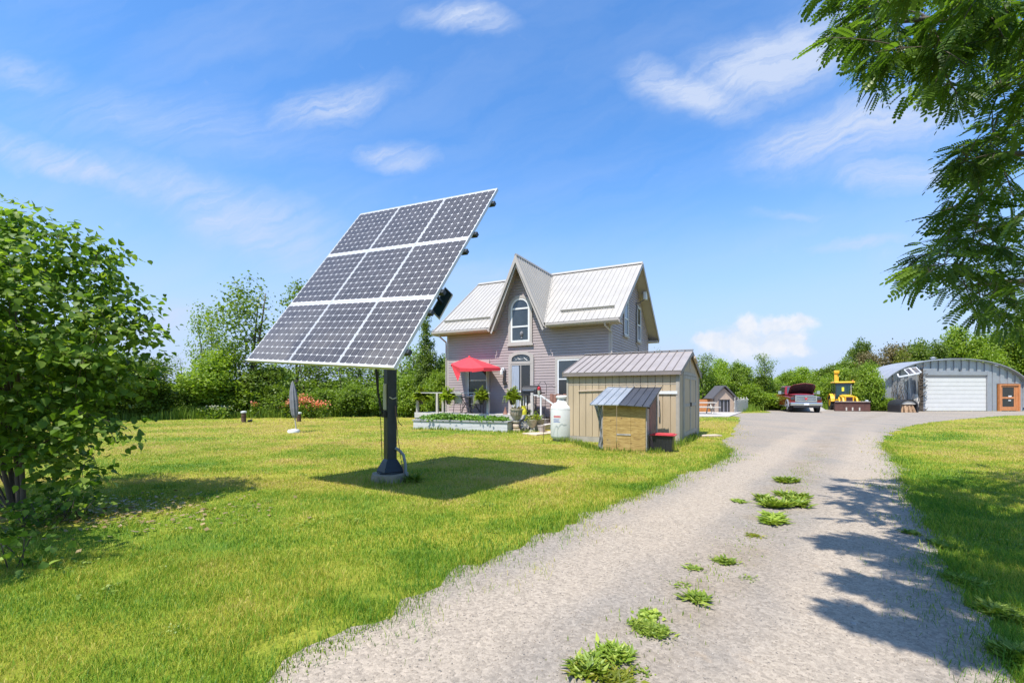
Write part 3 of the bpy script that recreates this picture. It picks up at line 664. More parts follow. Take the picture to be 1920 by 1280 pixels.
# small auxiliary panel beside the array
q0 = at(834.5, 537.5, 6.95); aa = Vector((.13, -.085, -.135)); bb = -(pb * .50)
def q(i, j, c=0): return q0 + aa * i + bb * j + (aa.cross(bb)).normalized() * c
qn = aa.cross(bb).normalized()
sgn = 1 if (qn.dot(Vector((0, 0, H)) - q0) > 0) else -1
mb = MB(PB)
def qbox(mb, i0, i1, j0, j1, c0, c1):
    return mb.add([q(i, j, c * sgn) for c in (c0, c1) for i, j in ((i0, j0), (i1, j0), (i1, j1), (i0, j1))],
           [(3, 2, 1, 0), (4, 5, 6, 7), (0, 1, 5, 4), (1, 2, 6, 5), (2, 3, 7, 6), (3, 0, 4, 7)])
qbox(mb, .05, .95, .03, .97, -.02, -.004); ap = mb.build('auxiliary_panel', 'cellblue', st)
mb = MB(PB); qbox(mb, 0, .06, 0, 1, -.03, 0); qbox(mb, .94, 1, 0, 1, -.03, 0); qbox(mb, .06, .94, 0, .03, -.03, 0); qbox(mb, .06, .94, .97, 1, -.03, 0)
mb.build('frame', 'alu', ap)
MB(PB).beam(q(.5, .5, -.03 * sgn), pp(W3 / 2 - .45, -.15, -.08), .035, .035).build('bracket', 'slate', st)
MB(PB).tube([q(.1, .3, -.02 * sgn), q(-.35, .22, .0), q(-.2, .45, .02), q(-.4, .6, 0)], .012, 6).build('cable', 'cable', st, smooth=True)

# ================================================================== HOUSE
hr = root('farmhouse', (HO[0], HO[1], 0), 'two-storey house with pinkish grey vinyl siding, steep front gable and cream metal roof', 'house', rz=math.atan2(HR[1], HR[0]))
HWD, HDP, ZE, ZR = 3.87, 7.06, 4.24, 7.30
def rz_main(v): return 4.25 + (ZR - 4.25) / 4.03 * (min(v, 7.06 - v) + 0.5)
# siding of real lapped courses
def lap(mb, width_at, z0, z1, P_of, n, st_=0.114):
    z = z0
    while z < z1 - 1e-4:
        zt = min(z + st_, z1); l0, r0 = width_at(z + .001); l1, r1 = width_at(zt - .001)
        if r0 - l0 > 0.02:
            g_ = min(.016, (zt - z) * .3); A = [P_of(l0, z, .026), P_of(r0, z, .026), P_of(r1, zt - g_, .014), P_of(l1, zt - g_, .014)]
            B = [P_of(l0, z, -.004), P_of(r0, z, -.004), P_of(r1, zt - g_, -.004), P_of(l1, zt - g_, -.004), P_of(r1, zt, -.004), P_of(l1, zt, -.004)]
            mb.add(A + B, [(0, 1, 2, 3), (4, 5, 1, 0), (3, 2, 6, 7), (7, 6, 8, 9)])
        z = zt
def wfront(z):
    if z <= ZE: return -HWD, HWD
    h_ = max(0.0, (7.08 - z) / 2.34); return -h_, h_
def wside(z):
    if z <= 4.6: return 0.0, HDP
    h_ = max(0.0, (7.12 - z) / (ZR - 4.25) * 4.03); return 3.53 - h_, 3.53 + h_
mb = MB(); lap(mb, wfront, 0.42, 7.0, lambda u, z, o: (u, -o, z), 0)
lap(mb, lambda z: (HDP - wside(z)[1], HDP - wside(z)[0]), 0.42, 7.0, lambda v, z, o: (-HWD - o, HDP - v, z), 0)
lap(mb, wside, 0.42, 7.0, lambda v, z, o: (HWD + o, v, z), 0)
lap(mb, lambda z: (-HWD, HWD), 0.42, 4.5, lambda u, z, o: (-u, HDP + o, z), 0)
# solid core so that no light leaks
mb.box(-HWD + .03, HWD - .03, .03, HDP - .03, 0.3, 4.3)
hwall = mb.build('wall', 'siding', hr)
MB().box(-HWD + .01, HWD - .01, .01, HDP - .01, -.1, 0.42).build('foundation', 'concrete', hr)
mb = MB()
for su, sv in ((-1, 0), (1, 0), (-1, 1), (1, 1)):
    x_ = su * HWD; y_ = sv * HDP
    mb.box(min(x_, x_ + su * .025), max(x_, x_ + su * .025), y_ - .05 if sv else y_ - .025, y_ + .025 if sv else y_ + .07, .42, ZE)
    mb.box(x_ - .07 if su > 0 else x_, x_ if su > 0 else x_ + .07, (y_ if sv else y_ - .025), (y_ + .025 if sv else y_), .42, ZE - .01)
    mb.build('corner_trim', 'trim', hr); mb = MB()
# main roof
UE = 4.36; TH = .06
def rp(u, v): return (u, v, rz_main(v))
roof = MB()
VT = 3.40; UG = 1.28
def vvalley(u): return VT - abs(u) / UG * (VT + .5)
roof.slab([rp(UG, -.5), rp(UE, -.5), rp(UE, 3.53), rp(0, 3.53), rp(0, VT)], TH)
roof.slab([rp(-UE, -.5), rp(-UG, -.5), rp(0, VT), rp(0, 3.53), rp(-UE, 3.53)], TH)
roof.slab([rp(UE, 7.56), rp(-UE, 7.56), rp(-UE, 3.53), rp(UE, 3.53)], TH)
GS = (7.20 - 4.25) / UG   # gable slope
def gp(u, v): return (u, v, 7.22 - GS * abs(u))
UGB = 1.28
roof.slab([gp(0, -.55), gp(0, VT), gp(UGB, -.5), gp(UGB + .01, -.55)][::-1], TH)
roof.slab([gp(0, -.55), gp(-UGB - .01, -.55), gp(-UGB, -.5), gp(0, VT)][::-1], TH)
hroof = roof.build('roof', 'roof', hr)
ribs = MB()
slope = (ZR - 4.25) / 4.03; nz_ = Vector((0, -slope, 1)).normalized()
u = -UE + .06
while u < UE:
    v0 = -.5 if abs(u) >= UG else vvalley(u)
    if v0 < 3.35:
        ribs.beam(Vector(rp(u, v0)) + nz_ * .008, Vector(rp(u, 3.48)) + nz_ * .008, .018, .022, up=tuple(nz_))
    ribs.beam(Vector(rp(u, 7.56)) + Vector((0, slope, 1)).normalized() * .012, Vector(rp(u, 3.58)) + Vector((0, slope, 1)).normalized() * .012, .022, .03, up=(0, slope, 1))
    u += .229
v = -.40
while v < 3.3:
    ue = UG * (VT - v) / (VT + .5)
    for s_ in (-1, 1):
        n_ = Vector((s_ * GS, 0, 1)).normalized()
        ribs.beam(Vector(gp(.02 * s_, v)) + n_ * .012, Vector(gp(ue * s_, v)) + n_ * .012, .022, .03, up=tuple(n_))
    v += .229
ribs.build('standing_seam', 'roof', hroof)
rc = MB()
for s_ in (-1, 1):
    n_ = Vector((0, s_ * slope, 1)).normalized(); d_ = Vector((0, s_, -slope)).normalized()
    rc.beam(Vector((-UE, 3.53, ZR + .02)) + d_ * .09 + n_ * .03, Vector((UE, 3.53, ZR + .02)) + d_ * .09 + n_ * .03, .20, .014, up=tuple(n_))
    n_ = Vector((s_ * GS, 0, 1)).normalized(); d_ = Vector((s_, 0, -GS)).normalized()
    rc.beam(Vector((0, -.56, 7.23)) + d_ * .05 + n_ * .025, Vector((0, 3.35, 7.23)) + d_ * .05 + n_ * .025, .11, .014, up=tuple(n_))
for s_ in (-1, 1): rc.beam((s_ * UG, -.5, 4.275), (0, VT, 7.24), .05, .02)
rc.build('ridge_cap', 'roof', hroof)
for a0, a1 in ((1.75, 4.0), (-4.15, -1.62)):
    sg = MB()
    p0 = Vector(rp(a0, .15)) + nz_ * .07; p1 = Vector(rp(a1, .15)) + nz_ * .07
    sg.beam(p0, p1, .035, .09, up=tuple(nz_))
    k = a0 + .05
    while k < a1: sg.beam(Vector(rp(k, .2)) , Vector(rp(k, .15)) + nz_ * .08, .03, .03); k += .229
    sg.build('snow_guard', 'roof', hroof)
# eaves: soffit, fascia, gutter
so = MB()
for a0, a1 in ((UG + .02, UE - .03), (-UE + .03, -UG - .02)): so.box(a0, a1, -.47, 0.0, 4.10, 4.16)
so.box(-UE + .03, UE - .03, HDP, 7.53, 4.10, 4.16)
# front gable soffit (underside between wall and rake)
for s_ in (-1, 1):
    pts = [(0, -.53, 7.06), (0, 0, 7.06), (s_ * (UG - .02), 0, 7.06 - GS * (UG - .02)), (s_ * (UG - .02), -.53, 7.06 - GS * (UG - .02))]
    so.add(pts, [(0, 1, 2, 3)])
# side gable soffit
for sx_ in (-1, 1):
    for sv in (-1, 1):
        e = 3.53 + sv * 4.0
        so.add([(sx_ * HWD, 3.53, ZR - .12), (sx_ * (UE - .02), 3.53, ZR - .12), (sx_ * (UE - .02), e, rz_main(e) - .12), (sx_ * HWD, e, rz_main(e) - .12)], [(0, 1, 2, 3)])
        so.box(sx_ * UE - (.47 if sx_ > 0 else 0.02), sx_ * UE + (.02 if sx_ > 0 else .47) - .02 * (sx_ > 0), min(e, e - sv * .47), max(e, e - sv * .47), 4.06, 4.10)
so.build('soffit', 'soffit', hr)
fa = MB()
for a0, a1 in ((UG + .03, UE), (-UE, -UG - .03)): fa.box(a0, a1, -.50, -.475, 4.06, 4.20)
fa.box(-UE, UE, 7.535, 7.56, 4.06, 4.22)
for s_ in (-1, 1):   # rake boards of the front gable
    fa.slab([(0, -.57, 7.19), (0, -.57, 6.86), (s_ * (UG + .0), -.57, 6.80 - GS * UG + .26), (s_ * (UG + .06), -.57, 7.19 - GS * (UG + .06))] if s_ < 0 else
            [(0, -.57, 7.19), (s_ * (UG + .06), -.57, 7.19 - GS * (UG + .06)), (s_ * UG, -.57, 6.80 - GS * UG + .26), (0, -.57, 6.86)], .025)
    fa.slab([(0, -.50, 6.90), (0, -.50, 6.70), (s_ * (UG - .09), -.50, 6.70 - GS * (UG - .09)), (s_ * (UG - .02), -.50, 6.90 - GS * (UG - .02))] if s_ < 0 else
            [(0, -.50, 6.90), (s_ * (UG - .02), -.50, 6.90 - GS * (UG - .02)), (s_ * (UG - .09), -.50, 6.70 - GS * (UG - .09)), (0, -.50, 6.70)], .02)
for sx_ in (-1, 1):
    X_0 = sx_ * UE
    for sv in (-1, 1):
        e = 3.53 + sv * 4.03; a_, b_ = (X_0, 3.53, ZR + .02), (X_0, e, rz_main(e) + .02)
        fa.beam(Vector(a_) + Vector((0, 0, -.09)), Vector(b_) + Vector((0, 0, -.09)), .03, .17)
fa.build('fascia', 'trim', hr)
for a0, a1 in ((UG + .10, UE - .02), (-UE + .02, -UG - .10)):
    gu = MB()
    gu.add([(a, b, c) for a in (a0, a1) for b, c in ((-.50, 4.08), (-.57, 4.08), (-.62, 4.14), (-.62, 4.21), (-.605, 4.21), (-.60, 4.15), (-.56, 4.10), (-.50, 4.10))],
           [(i, (i + 1) % 8, 8 + (i + 1) % 8, 8 + i) for i in range(8)] + [(7, 6, 5, 4, 3, 2, 1, 0), (8, 9, 10, 11, 12, 13, 14, 15)])
    gu.build('gutter', 'trim', hr)
for s_, ux in ((1, 3.80), (-1, -3.95)):
    d = MB(); x_ = HWD * s_ + .06 * s_ if s_ > 0 else -HWD - .06
    d.tube([(ux * 1.0 + s_ * .0, -.55, 4.08), (ux, -.5, 3.98), (x_ * 1.0, -.06, 3.78), (x_, -.045, 3.6), (x_, -.045, .55)], .035, 6)
    d.build('downspout', 'trim', hr)

def arch_pts(cx, z0, zs, r, n=14, flat=1.0):
    return [(cx - r, z0), (cx + r, z0)] + [(cx + r * math.cos(math.pi * k / n), zs + r * flat * math.sin(math.pi * k / n)) for k in range(n + 1)]
def ring(mb, outer, inner, y0, y1, P_):
    k = len(outer)
    vs = [P_(p[0], p[1], y) for y in (y0, y1) for p in outer] + [P_(p[0], p[1], y) for y in (y0, y1) for p in inner]
    fs = []
    for i in range(k):
        j = (i + 1) % k
        fs += [(k + i, k + j, 3 * k + j, 3 * k + i), (i, j, k + j, k + i), (2 * k + j, 2 * k + i, 3 * k + i, 3 * k + j)]
    mb.add(vs, fs)
Pf = lambda u, z, o: (u, -o, z)
Ps = lambda v, z, o: (HWD + o, v, z)
# arched gable window
mb = MB(); ring(mb, arch_pts(-.04, 3.50, 5.02, .57), arch_pts(-.04, 3.60, 5.02, .45), .014, .055, Pf)
mb.box(-.66, .58, -.085, -.014, 3.43, 3.515)
wf = mb.build('window', 'trim', hr); wf.location.y = -.024
mb = MB(); ring(mb, arch_pts(-.04, 3.60, 5.02, .45), arch_pts(-.04, 3.67, 5.02, .375), .012, .045, Pf)
mb.box(-.41, .33, -.044, -.012, 4.985, 5.055); mb.box(-.41, .33, -.043, -.012, 4.22, 4.285)
mb.build('frame', 'white', wf)
mb = MB(); mb.add([Pf(p[0], p[1], .020) for p in arch_pts(-.04, 3.62, 5.02, .43)], [tuple(range(17))]); mb.build('pane', 'glass', wf)
mb = MB(); mb.lathe(.03, -.024, [(.05, 3.75), (.02, 3.8), (.07, 3.88), (.08, 3.95), (.05, 4.03), (.02, 4.05)], 10); mb.build('ornament', 'umbgrey', wf)
def rect_window(name, x0, x1, z0, z1, rail, P_, hd=.02, sill=True, trimw=.11, curtain=False):
    def bx_(mb, a, b, c, d, o0, o1):
        vs = [P_(x, z, o) for o in (o0, o1) for x, z in ((a, c), (b, c), (b, d), (a, d))]
        mb.add(vs, [(3, 2, 1, 0), (4, 5, 6, 7), (0, 1, 5, 4), (1, 2, 6, 5), (2, 3, 7, 6), (3, 0, 4, 7)])
    t = MB(); bx_(t, x0 - trimw, x0, z0 - .04, z1 + trimw, .012, .045); bx_(t, x1, x1 + trimw, z0 - .04, z1 + trimw, .012, .045)
    bx_(t, x0, x1, z1, z1 + trimw, .012, .045); bx_(t, x0 - trimw - .02, x1 + trimw + .02, z0 - .10, z0 - .001, .012, .075)
    wn = t.build(name, 'trim', hr)
    if P_ is Pf: wn.location.y = -.024
    else: wn.location.x = .024
    f = MB(); w_ = .055
    bx_(f, x0, x0 + w_, z0, z1, .012, .038); bx_(f, x1 - w_, x1, z0, z1, .012, .038)
    bx_(f, x0 + w_, x1 - w_, z0, z0 + w_, .012, .038); bx_(f, x0 + w_, x1 - w_, z1 - w_, z1, .012, .038); bx_(f, x0 + w_, x1 - w_, rail - .025, rail + .025, .012, .036)
    f.build('frame', 'white', wn)
    g = MB(); bx_(g, x0 + w_ - .01, x1 - w_ + .01, z0 + w_ - .01, rail - .02, .010, .018); g.build('pane', 'glass_dark', wn)
    g = MB(); bx_(g, x0 + w_ - .01, x1 - w_ + .01, rail + .02, z1 - w_ + .01, .010, .022); g.build('pane', 'glass', wn)
    return wn
rect_window('window', -2.72, -1.68, 1.28, 2.78, 1.98, Pf)
rect_window('window', 1.68, 2.72, 1.28, 2.78, 1.98, Pf)
rect_window('window', 1.95, 2.62, 3.90, 5.42, 4.62, Ps, trimw=.08)
rect_window('window', 4.42, 5.12, 3.90, 5.50, 4.66, Ps, trimw=.08)
# door with arched transom
mb = MB()
def tr_pts(w, z0, zs, rise, n=10): return [(-w, z0), (w, z0)] + [(w * math.cos(math.pi * k / n), zs + rise * math.sin(math.pi * k / n) ** 0.9) for k in range(n + 1)]
ring(mb, tr_pts(.60, 2.66, 2.94, .24), tr_pts(.44, 2.76, 2.86, .20), .014, .06, Pf)
mb.box(-.60, -.48, -.06, -.014, .55, 2.655); mb.box(.48, .60, -.06, -.014, .55, 2.655); mb.box(-.62, .62, -.09, -.0145, .47, .548)
dr = mb.build('door_surround', 'trim', hr); dr.location.y = -.024
mb = MB(); mb.add([Pf(p[0], p[1], .026) for p in tr_pts(.45, 2.74, 2.86, .205)], [tuple(range(13))]); tp_ = mb.build('transom_pane', 'glass', dr)
mb = MB()
for k in (-3, -1.5, 0, 1.5, 3): mb.beam((k * .06, -.032, 2.80), (k * .105, -.032, 2.98 - abs(k) * .018), .012, .006)
mb.tube([(-.3, -.032, 2.80), (-.15, -.032, 2.9), (0, -.032, 2.84), (.15, -.032, 2.9), (.3, -.032, 2.80)], .007, 5); mb.build('leaded_tracery', 'alu', tp_)
MB().box(-.475, .475, -.030, -.014, .56, 2.65).build('door', 'glass_dark', hr).location.y = -.024
MB().box(-.44, -.09, -.036, -.0305, .60, 2.60).build('curtain', 'curtain', hr).location.y = -.024
mb = MB(); mb.box(-.475, -.44, -.05, -.031, .56, 2.65); mb.box(-.02, .015, -.045, -.031, .56, 2.65); mb.box(.44, .475, -.05, -.031, .56, 2.65); mb.box(-.44, .44, -.05, -.031, 2.60, 2.65)
mb.build('door_frame', 'trim', hr).location.y = -.024
mb = MB(); mb.box(-.93, -.83, -.07, -.014, 2.38, 2.52); mb.tube([(-.88, -.07, 2.45), (-.88, -.16, 2.48), (-.88, -.18, 2.40)], .018, 6); mb.lathe(-.88, -.19, [(.02, 2.42), (.06, 2.36), (.07, 2.22), (.05, 2.20)], 10)
mb.build('wall_lamp', 'white', hr)
mb = MB(); mb.tube([(-.76, -.03, 2.42), (-.80, -.10, 2.2), (-.78, -.08, 1.95), (-.72, -.07, 1.85), (-.86, -.09, 1.78)], [.03, .05, .035, .06, .02], 6); mb.build('wall_ornament', 'iron', hr, smooth=True)
# antenna box on the right gable
mb = MB(); mb.box(HWD + .28, HWD + .42, 4.62, 4.92, 5.86, 6.22); an = mb.build('antenna_box', 'white', hr, bevel=.015)
MB().tube([(HWD + .01, 4.2, 5.62), (HWD + .14, 4.35, 5.66), (HWD + .34, 4.72, 5.88)], .018, 6).build('bracket', 'iron', an)
MB().tube([(HWD + .03, 4.2, 5.6), (HWD + .10, 4.3, 5.45), (HWD + .03, 4.2, 5.2), (HWD + .03, 4.2, 3.7), (HWD + .03, 4.7, 3.6), (HWD + .03, 4.7, 3.0)], .012, 6).build('cable', 'cable', hr)

# ================================================================== DECK, STEPS, RAIL (local to the house frame)
HRZ = math.atan2(HR[1], HR[0])
def hroot(name, u, v, z, label, cat, group=None, rz=0.0):
    p = hw(u, v); return root(name, (p[0], p[1], z), label, cat, rz=HRZ + rz, group=group)
dk = hroot('deck', 0, 0, 0, 'low grey wooden deck with handrail along the front of the house', 'deck')
mb = MB()
for k in range(16): mb.box(-4.8 + .0, 1.10, -1.2 + k * .075 + .003, -1.2 + (k + 1) * .075 - .003, .49, .53) if k < 15 else None
mb.build('decking', 'deck', dk)
mb = MB(); mb.box(-4.82, 1.10, -1.24, -1.205, .30, .54); mb.box(1.105, 1.13, -1.24, -.02, .0, .54)
mb.box(-4.82, 1.09, -1.20, -1.17, 0, .45); mb.build('skirt_board', 'deck', dk)
for u_, v_, z_ in ((-4.75, -1.12, 1.40), (-3.62, -1.12, 1.40), (-3.30, -1.12, 1.30), (-1.0, -1.12, 1.40), (.16, -.95, 1.72), (1.04, -1.12, 1.42)):
    MB().box(u_ - .05, u_ + .05, v_ - .05, v_ + .05, .53, z_).build('post', 'postwood' if u_ < -3 else 'deck', dk)
mb = MB(); mb.box(-4.85, -.92, -1.17, -1.07, 1.402, 1.44); mb.build('handrail', 'deck', dk)
sr = MB()
sr.beam((1.04, -1.12, 1.33), (1.36, -1.0, 1.31), .05, .05); sr.beam((1.34, -1.0, 1.32), (1.86, -.9, .96), .05, .06)
sr.box(1.34, 1.40, -1.04, -.98, .36, 1.29); sr.box(1.83, 1.89, -.93, -.87, 0, .95)
sr.build('stair_rail', 'white', dk)
st_ = MB()
st_.box(1.135, 1.44, -1.75, -.3, .335, .36); st_.box(1.135, 1.42, -1.73, -.32, .0, .334)
st_.box(1.445, 1.78, -2.25, -.3, .165, .19); st_.box(1.425, 1.76, -2.23, -.32, .0, .164)
st_.build('step', 'deck', dk)
gt = hroot('lattice_gate', .2, -.7, .532, 'low white slatted gate on the deck between door and barbecue', 'gate')
for k in range(3): MB().box(.06 + k * .13, .12 + k * .13, 0, .02, 0.05, .98).build('slat', 'white', gt)
MB().box(.0, .42, .025, .05, .82, .90).build('rail', 'white', gt)
# flower / raised bed
b0 = np.array([-3.85, 17.75]); b1 = np.array([-.17, 16.42]); bl = float(np.linalg.norm(b1 - b0)); ba = math.atan2(*(b1 - b0)[::-1])
bed = root('raised_bed', (b0[0], b0[1], 0), 'long low grey timber raised bed in front of the deck', 'planter', rz=ba)
mb = MB(); mb.box(0, bl, 0, .04, -.06, .145); mb.box(0, bl, .003, .04, .15, .325)
mb.box(0, .04, .045, 1.2, -.06, .325); mb.box(bl - .04, bl, .045, 1.2, -.06, .325); mb.box(.04, bl - .04, 1.16, 1.2, -.06, .325)
mb.build('side_board', 'bedwood', bed)
mb = MB(); mb.box(-.03, bl + .03, -.03, .11, .330, .385); mb.box(-.03, .11, .115, 1.23, .330, .385); mb.box(bl - .11, bl + .03, .115, 1.23, .330, .385); mb.box(.112, bl - .112, 1.12, 1.23, .330, .385); mb.build('cap_board', 'bedcap', bed)
MB().box(.04, bl - .04, .04, 1.16, 0, .30).build('soil', 'soil', bed)

# ---------------------------------------------------------------- plants helper
def rosette(n, r, h, leaf, mat_, name, parent, base=(0, 0, 0), shape='lance', spread=1.0, up=0.9, wleaf=1.0):
    ph = RNG.random(n) * 6.283; el = RNG.random(n)
    rad = r * np.sqrt(RNG.random(n)) * 0.35
    P_ = np.stack([np.cos(ph) * rad, np.sin(ph) * rad, RNG.random(n) * h * .5], 1) + np.array(base)
    D2 = np.stack([np.cos(ph) * spread, np.sin(ph) * spread, up * (0.2 + el)], 1)
    S_ = leaf * (0.6 + 0.7 * RNG.random(n))
    N_ = np.tile(np.array([[0, 0, 1.0]]), (n, 1)) + RNG.normal(size=(n, 3)) * .3
    V_, Fc, rd = leaf_arrays(P_, D2, N_, S_, shape)
    return link(name, np_mesh(name, V_, Fc, mat_, rd), parent)
def leafmass(n, box, leaf, mat_, name, parent, shape='diamond', upbias=.6):
    P_ = RNG.random((n, 3)) * (np.array(box[1]) - np.array(box[0])) + np.array(box[0])
    D2 = RNG.normal(size=(n, 3)); D2[:, 2] = D2[:, 2] * .5 + upbias
    N_ = RNG.normal(size=(n, 3)) * .6 + np.array([0, 0, 1.0])
    V_, Fc, rd = leaf_arrays(P_, D2, N_, leaf * (.6 + .7 * RNG.random(n)), shape)
    return link(name, np_mesh(name, V_, Fc, mat_, rd), parent)
def drop(P_): return P_
# plants in the bed: a row of separate leafy plants
cs, sn = math.cos(ba), math.sin(ba)
spots = [(.35, .16), (.62, .2), (.95, .26), (1.3, .25), (1.65, .24), (2.0, .22), (2.35, .20), (2.68, .14), (3.15, .2), (3.45, .17)]
words = ['leftmost', 'second from left', 'third from left', 'fourth from left', 'fifth from left', 'sixth from left', 'seventh from left', 'eighth from left', 'in the right-hand clump, left one', 'in the right-hand clump, right one']
for (s_, hh), w_ in zip(spots, words):
    x_ = b0[0] + cs * s_ - sn * .55; y_ = b0[1] + sn * s_ + cs * .55
    pl = root('leafy_plant', (x_, y_, .30), f'leafy green plant in the grey raised bed, {w_}', 'plant', group='plants in the raised bed')
    n = int(520 * (.6 + hh * 2))
    P_ = RNG.normal(size=(n, 3)) * np.array([.13, .25, 0]); P_[:, 2] = RNG.random(n) * hh
    D2 = RNG.normal(size=(n, 3)) * .7 + np.array([0, -.2, .5]); N_ = RNG.normal(size=(n, 3)) * .5 + np.array([0, -.3, 1])
    V_, Fc, rd = leaf_arrays(P_, D2, N_, .085 * (.6 + .7 * RNG.random(n)), 'heart')
    link('foliage', np_mesh('foliage', V_, Fc, 'hosta', rd), pl)
    mb = MB()
    for k in range(4): mb.tube([(RNG.normal() * .03, RNG.normal() * .03, -.02), (RNG.normal() * .08, RNG.normal() * .1, hh * .8)], .006, 4)
    mb.build('stem', 'leafc', pl)

# ferns in baskets on the rail posts
def fern(px, py, D, r, label, basket=True):
    p = at(px, py, D)
    t = root('potted_fern', p, label, 'fern', group='bushy yellow-green ferns along the deck')
    n = 80; ph = RNG.random(n) * 6.283; el = R(15) + RNG.random(n) * R(75)
    Ps_, Ds_, Ns_, Ss_ = [], [], [], []
    for i in range(n):
        L = r * (0.8 + .5 * RNG.random()); dh = np.array([math.cos(ph[i]), math.sin(ph[i])])
        for k in range(14):
            s = (k + 1) / 14; h_ = math.sin(el[i]) * s * L * 1.0 - s * s * s * L * (.55 + .3 * math.cos(ph[i] * 5)); rr = math.cos(el[i]) * s * L * .62
            c = np.array([dh[0] * rr, dh[1] * rr, h_ * .95 + .05])
            for sg_ in (-1, 1):
                Ps_.append(c); Ds_.append(np.array([dh[0] * .6 - sg_ * dh[1], dh[1] * .6 + sg_ * dh[0], -.25])); Ns_.append((0, 0, 1)); Ss_.append(.085 * (1.15 - s) * r / .3 + .015)
    V_, Fc, rd = leaf_arrays(np.array(Ps_), np.array(Ds_), np.array(Ns_, float), np.array(Ss_) * 1.2, 'diamond')
    link('fronds', np_mesh('fronds', V_, Fc, 'fern', rd), t)
    if basket: MB().lathe(0, 0, [(.07, -.18), (.11, -.10), (.13, .0), (.12, .02)], 14).build('pot', 'black', t, smooth=True)
    return t
fern(790, 750, 20.9, .80, 'pale fern at the far left end of the deck rail')
fern(841, 750, 20.0, .68, 'potted fern on the rail post left of the patio chair')
fern(903, 750, 18.9, .62, 'potted fern on the rail post below the white-framed window')
f4 = fern(961, 750, 17.45, .60, 'upright fern hanging above the big stone urn beside the door')

# ---------------------------------------------------------------- stone urns
def urn_big(x, y):
    t = root('stone_urn', (x, y, gz(x, y)), 'large weathered stone urn on a two-tier pedestal at the end of the raised bed', 'urn'); t.scale = (.93, .93, .90)
    MB().lathe(0, 0, [(.10, .44), (.12, .48), (.19, .56), (.23, .70), (.245, .86), (.285, .88), (.285, .92), (.25, .92), (.235, .84), (.05, .83)], 24).build('bowl', 'urn', t, smooth=True)
    MB().lathe(0, 0, [(.19, .36), (.20, .40), (.12, .42), (.10, .44)], 20).build('collar', 'urn', t, smooth=True)
    MB().box(-.17, .17, -.17, .17, 0, .10).lathe(0, 0, [(.15, .1), (.19, .17), (.19, .26), (.13, .32), (.12, .36)], 20).build('pedestal', 'terra', t, bevel=.01)
    mb = MB()
    for k in range(5):
        a_ = -1.2 + k * .35; mb.tube([(.235 * math.sin(a_), -.235 * math.cos(a_), .62), (.265 * math.sin(a_), -.265 * math.cos(a_), .74), (.26 * math.sin(a_), -.26 * math.cos(a_), .82)], [.012, .022, .008], 6)
    mb.build('carved_relief', 'concrete', t, smooth=True)
    leafmass(90, ((-.2, -.2, .86), (.2, .2, .98)), .07, 'leafd', 'plant', t)
    MB().tube([(0, 0, .85), (.02, 0, 1.2), (.05, .02, 1.3)], .007, 5).build('stalk', 'leafy', t)
urn_big(.17, 16.95)
def urn_small(x, y):
    z = gz(x, y); t = root('small_urn', (x, y, z), 'smaller footed stone urn of yellow flowers beside the steps', 'urn')
    MB().lathe(0, 0, [(.13, 0), (.13, .04), (.07, .10), (.05, .17), (.10, .22), (.16, .30), (.19, .42), (.22, .45), (.22, .47), (.17, .46), (.03, .44)], 20).build('bowl', 'urn', t, smooth=True)
    leafmass(260, ((-.24, -.2, .42), (.24, .2, .62)), .06, 'leafy', 'blossoms', t); leafmass(60, ((-.2, -.2, .5), (.3, .2, .8)), .09, 'weed', 'foliage', t, 'lance')
urn_small(.72, 16.35)
t = root('plant_pot', (1.06, 16.3, gz(1.06, 16.3)), 'empty dark tapered plant pot beside the small urn', 'pot')
MB().lathe(0, 0, [(.10, 0), (.15, .24), (.165, .25), (.165, .28), (.14, .28), (.12, .2), (.02, .2)], 16).build('body', 'trim', t, smooth=True)
t = root('plant_pot', (.98, 16.75, gz(1, 16.7)), 'taller tan plant pot behind the small urn', 'pot')
MB().lathe(0, 0, [(.13, 0), (.20, .42), (.21, .44), (.21, .46), (.18, .46), (.15, .38), (.02, .38)], 16).build('body', 'urn', t, smooth=True)
leafmass(60, ((-.15, -.15, .42), (.15, .15, .62)), .08, 'leafb', 'foliage', t)
t = root('round_ornament', (.48, 16.75, gz(.5, 16.7)), 'dark round wheel-shaped ornament leaning between the two urns', 'ornament')
MB().tube([(.0 + .2 * math.cos(a_), 0 + .05 * math.sin(a_), .24 + .22 * math.sin(a_)) for a_ in np.linspace(0, 6.283, 17)], .035, 6, caps=False).build('rim', 'cable', t, smooth=True)
mb = MB()
for a_ in np.linspace(0, 3.14, 5)[:-1]: mb.tube([(.2 * math.cos(a_), .05 * math.sin(a_), .24 + .22 * math.sin(a_)), (-.2 * math.cos(a_), -.05 * math.sin(a_), .24 - .22 * math.sin(a_))], .012, 5)
mb.build('spokes', 'postwood', t)
# paving slab at the foot of the steps
t = root('stepping_stone', (1.15, 16.15, gz(1.15, 16.15)), 'pale flat paving slab at the foot of the deck steps', 'slab', rz=HRZ + R(70))
MB().box(-.75, .75, -.35, .35, -.04, .035).build('slab', 'terra', t, bevel=.01)

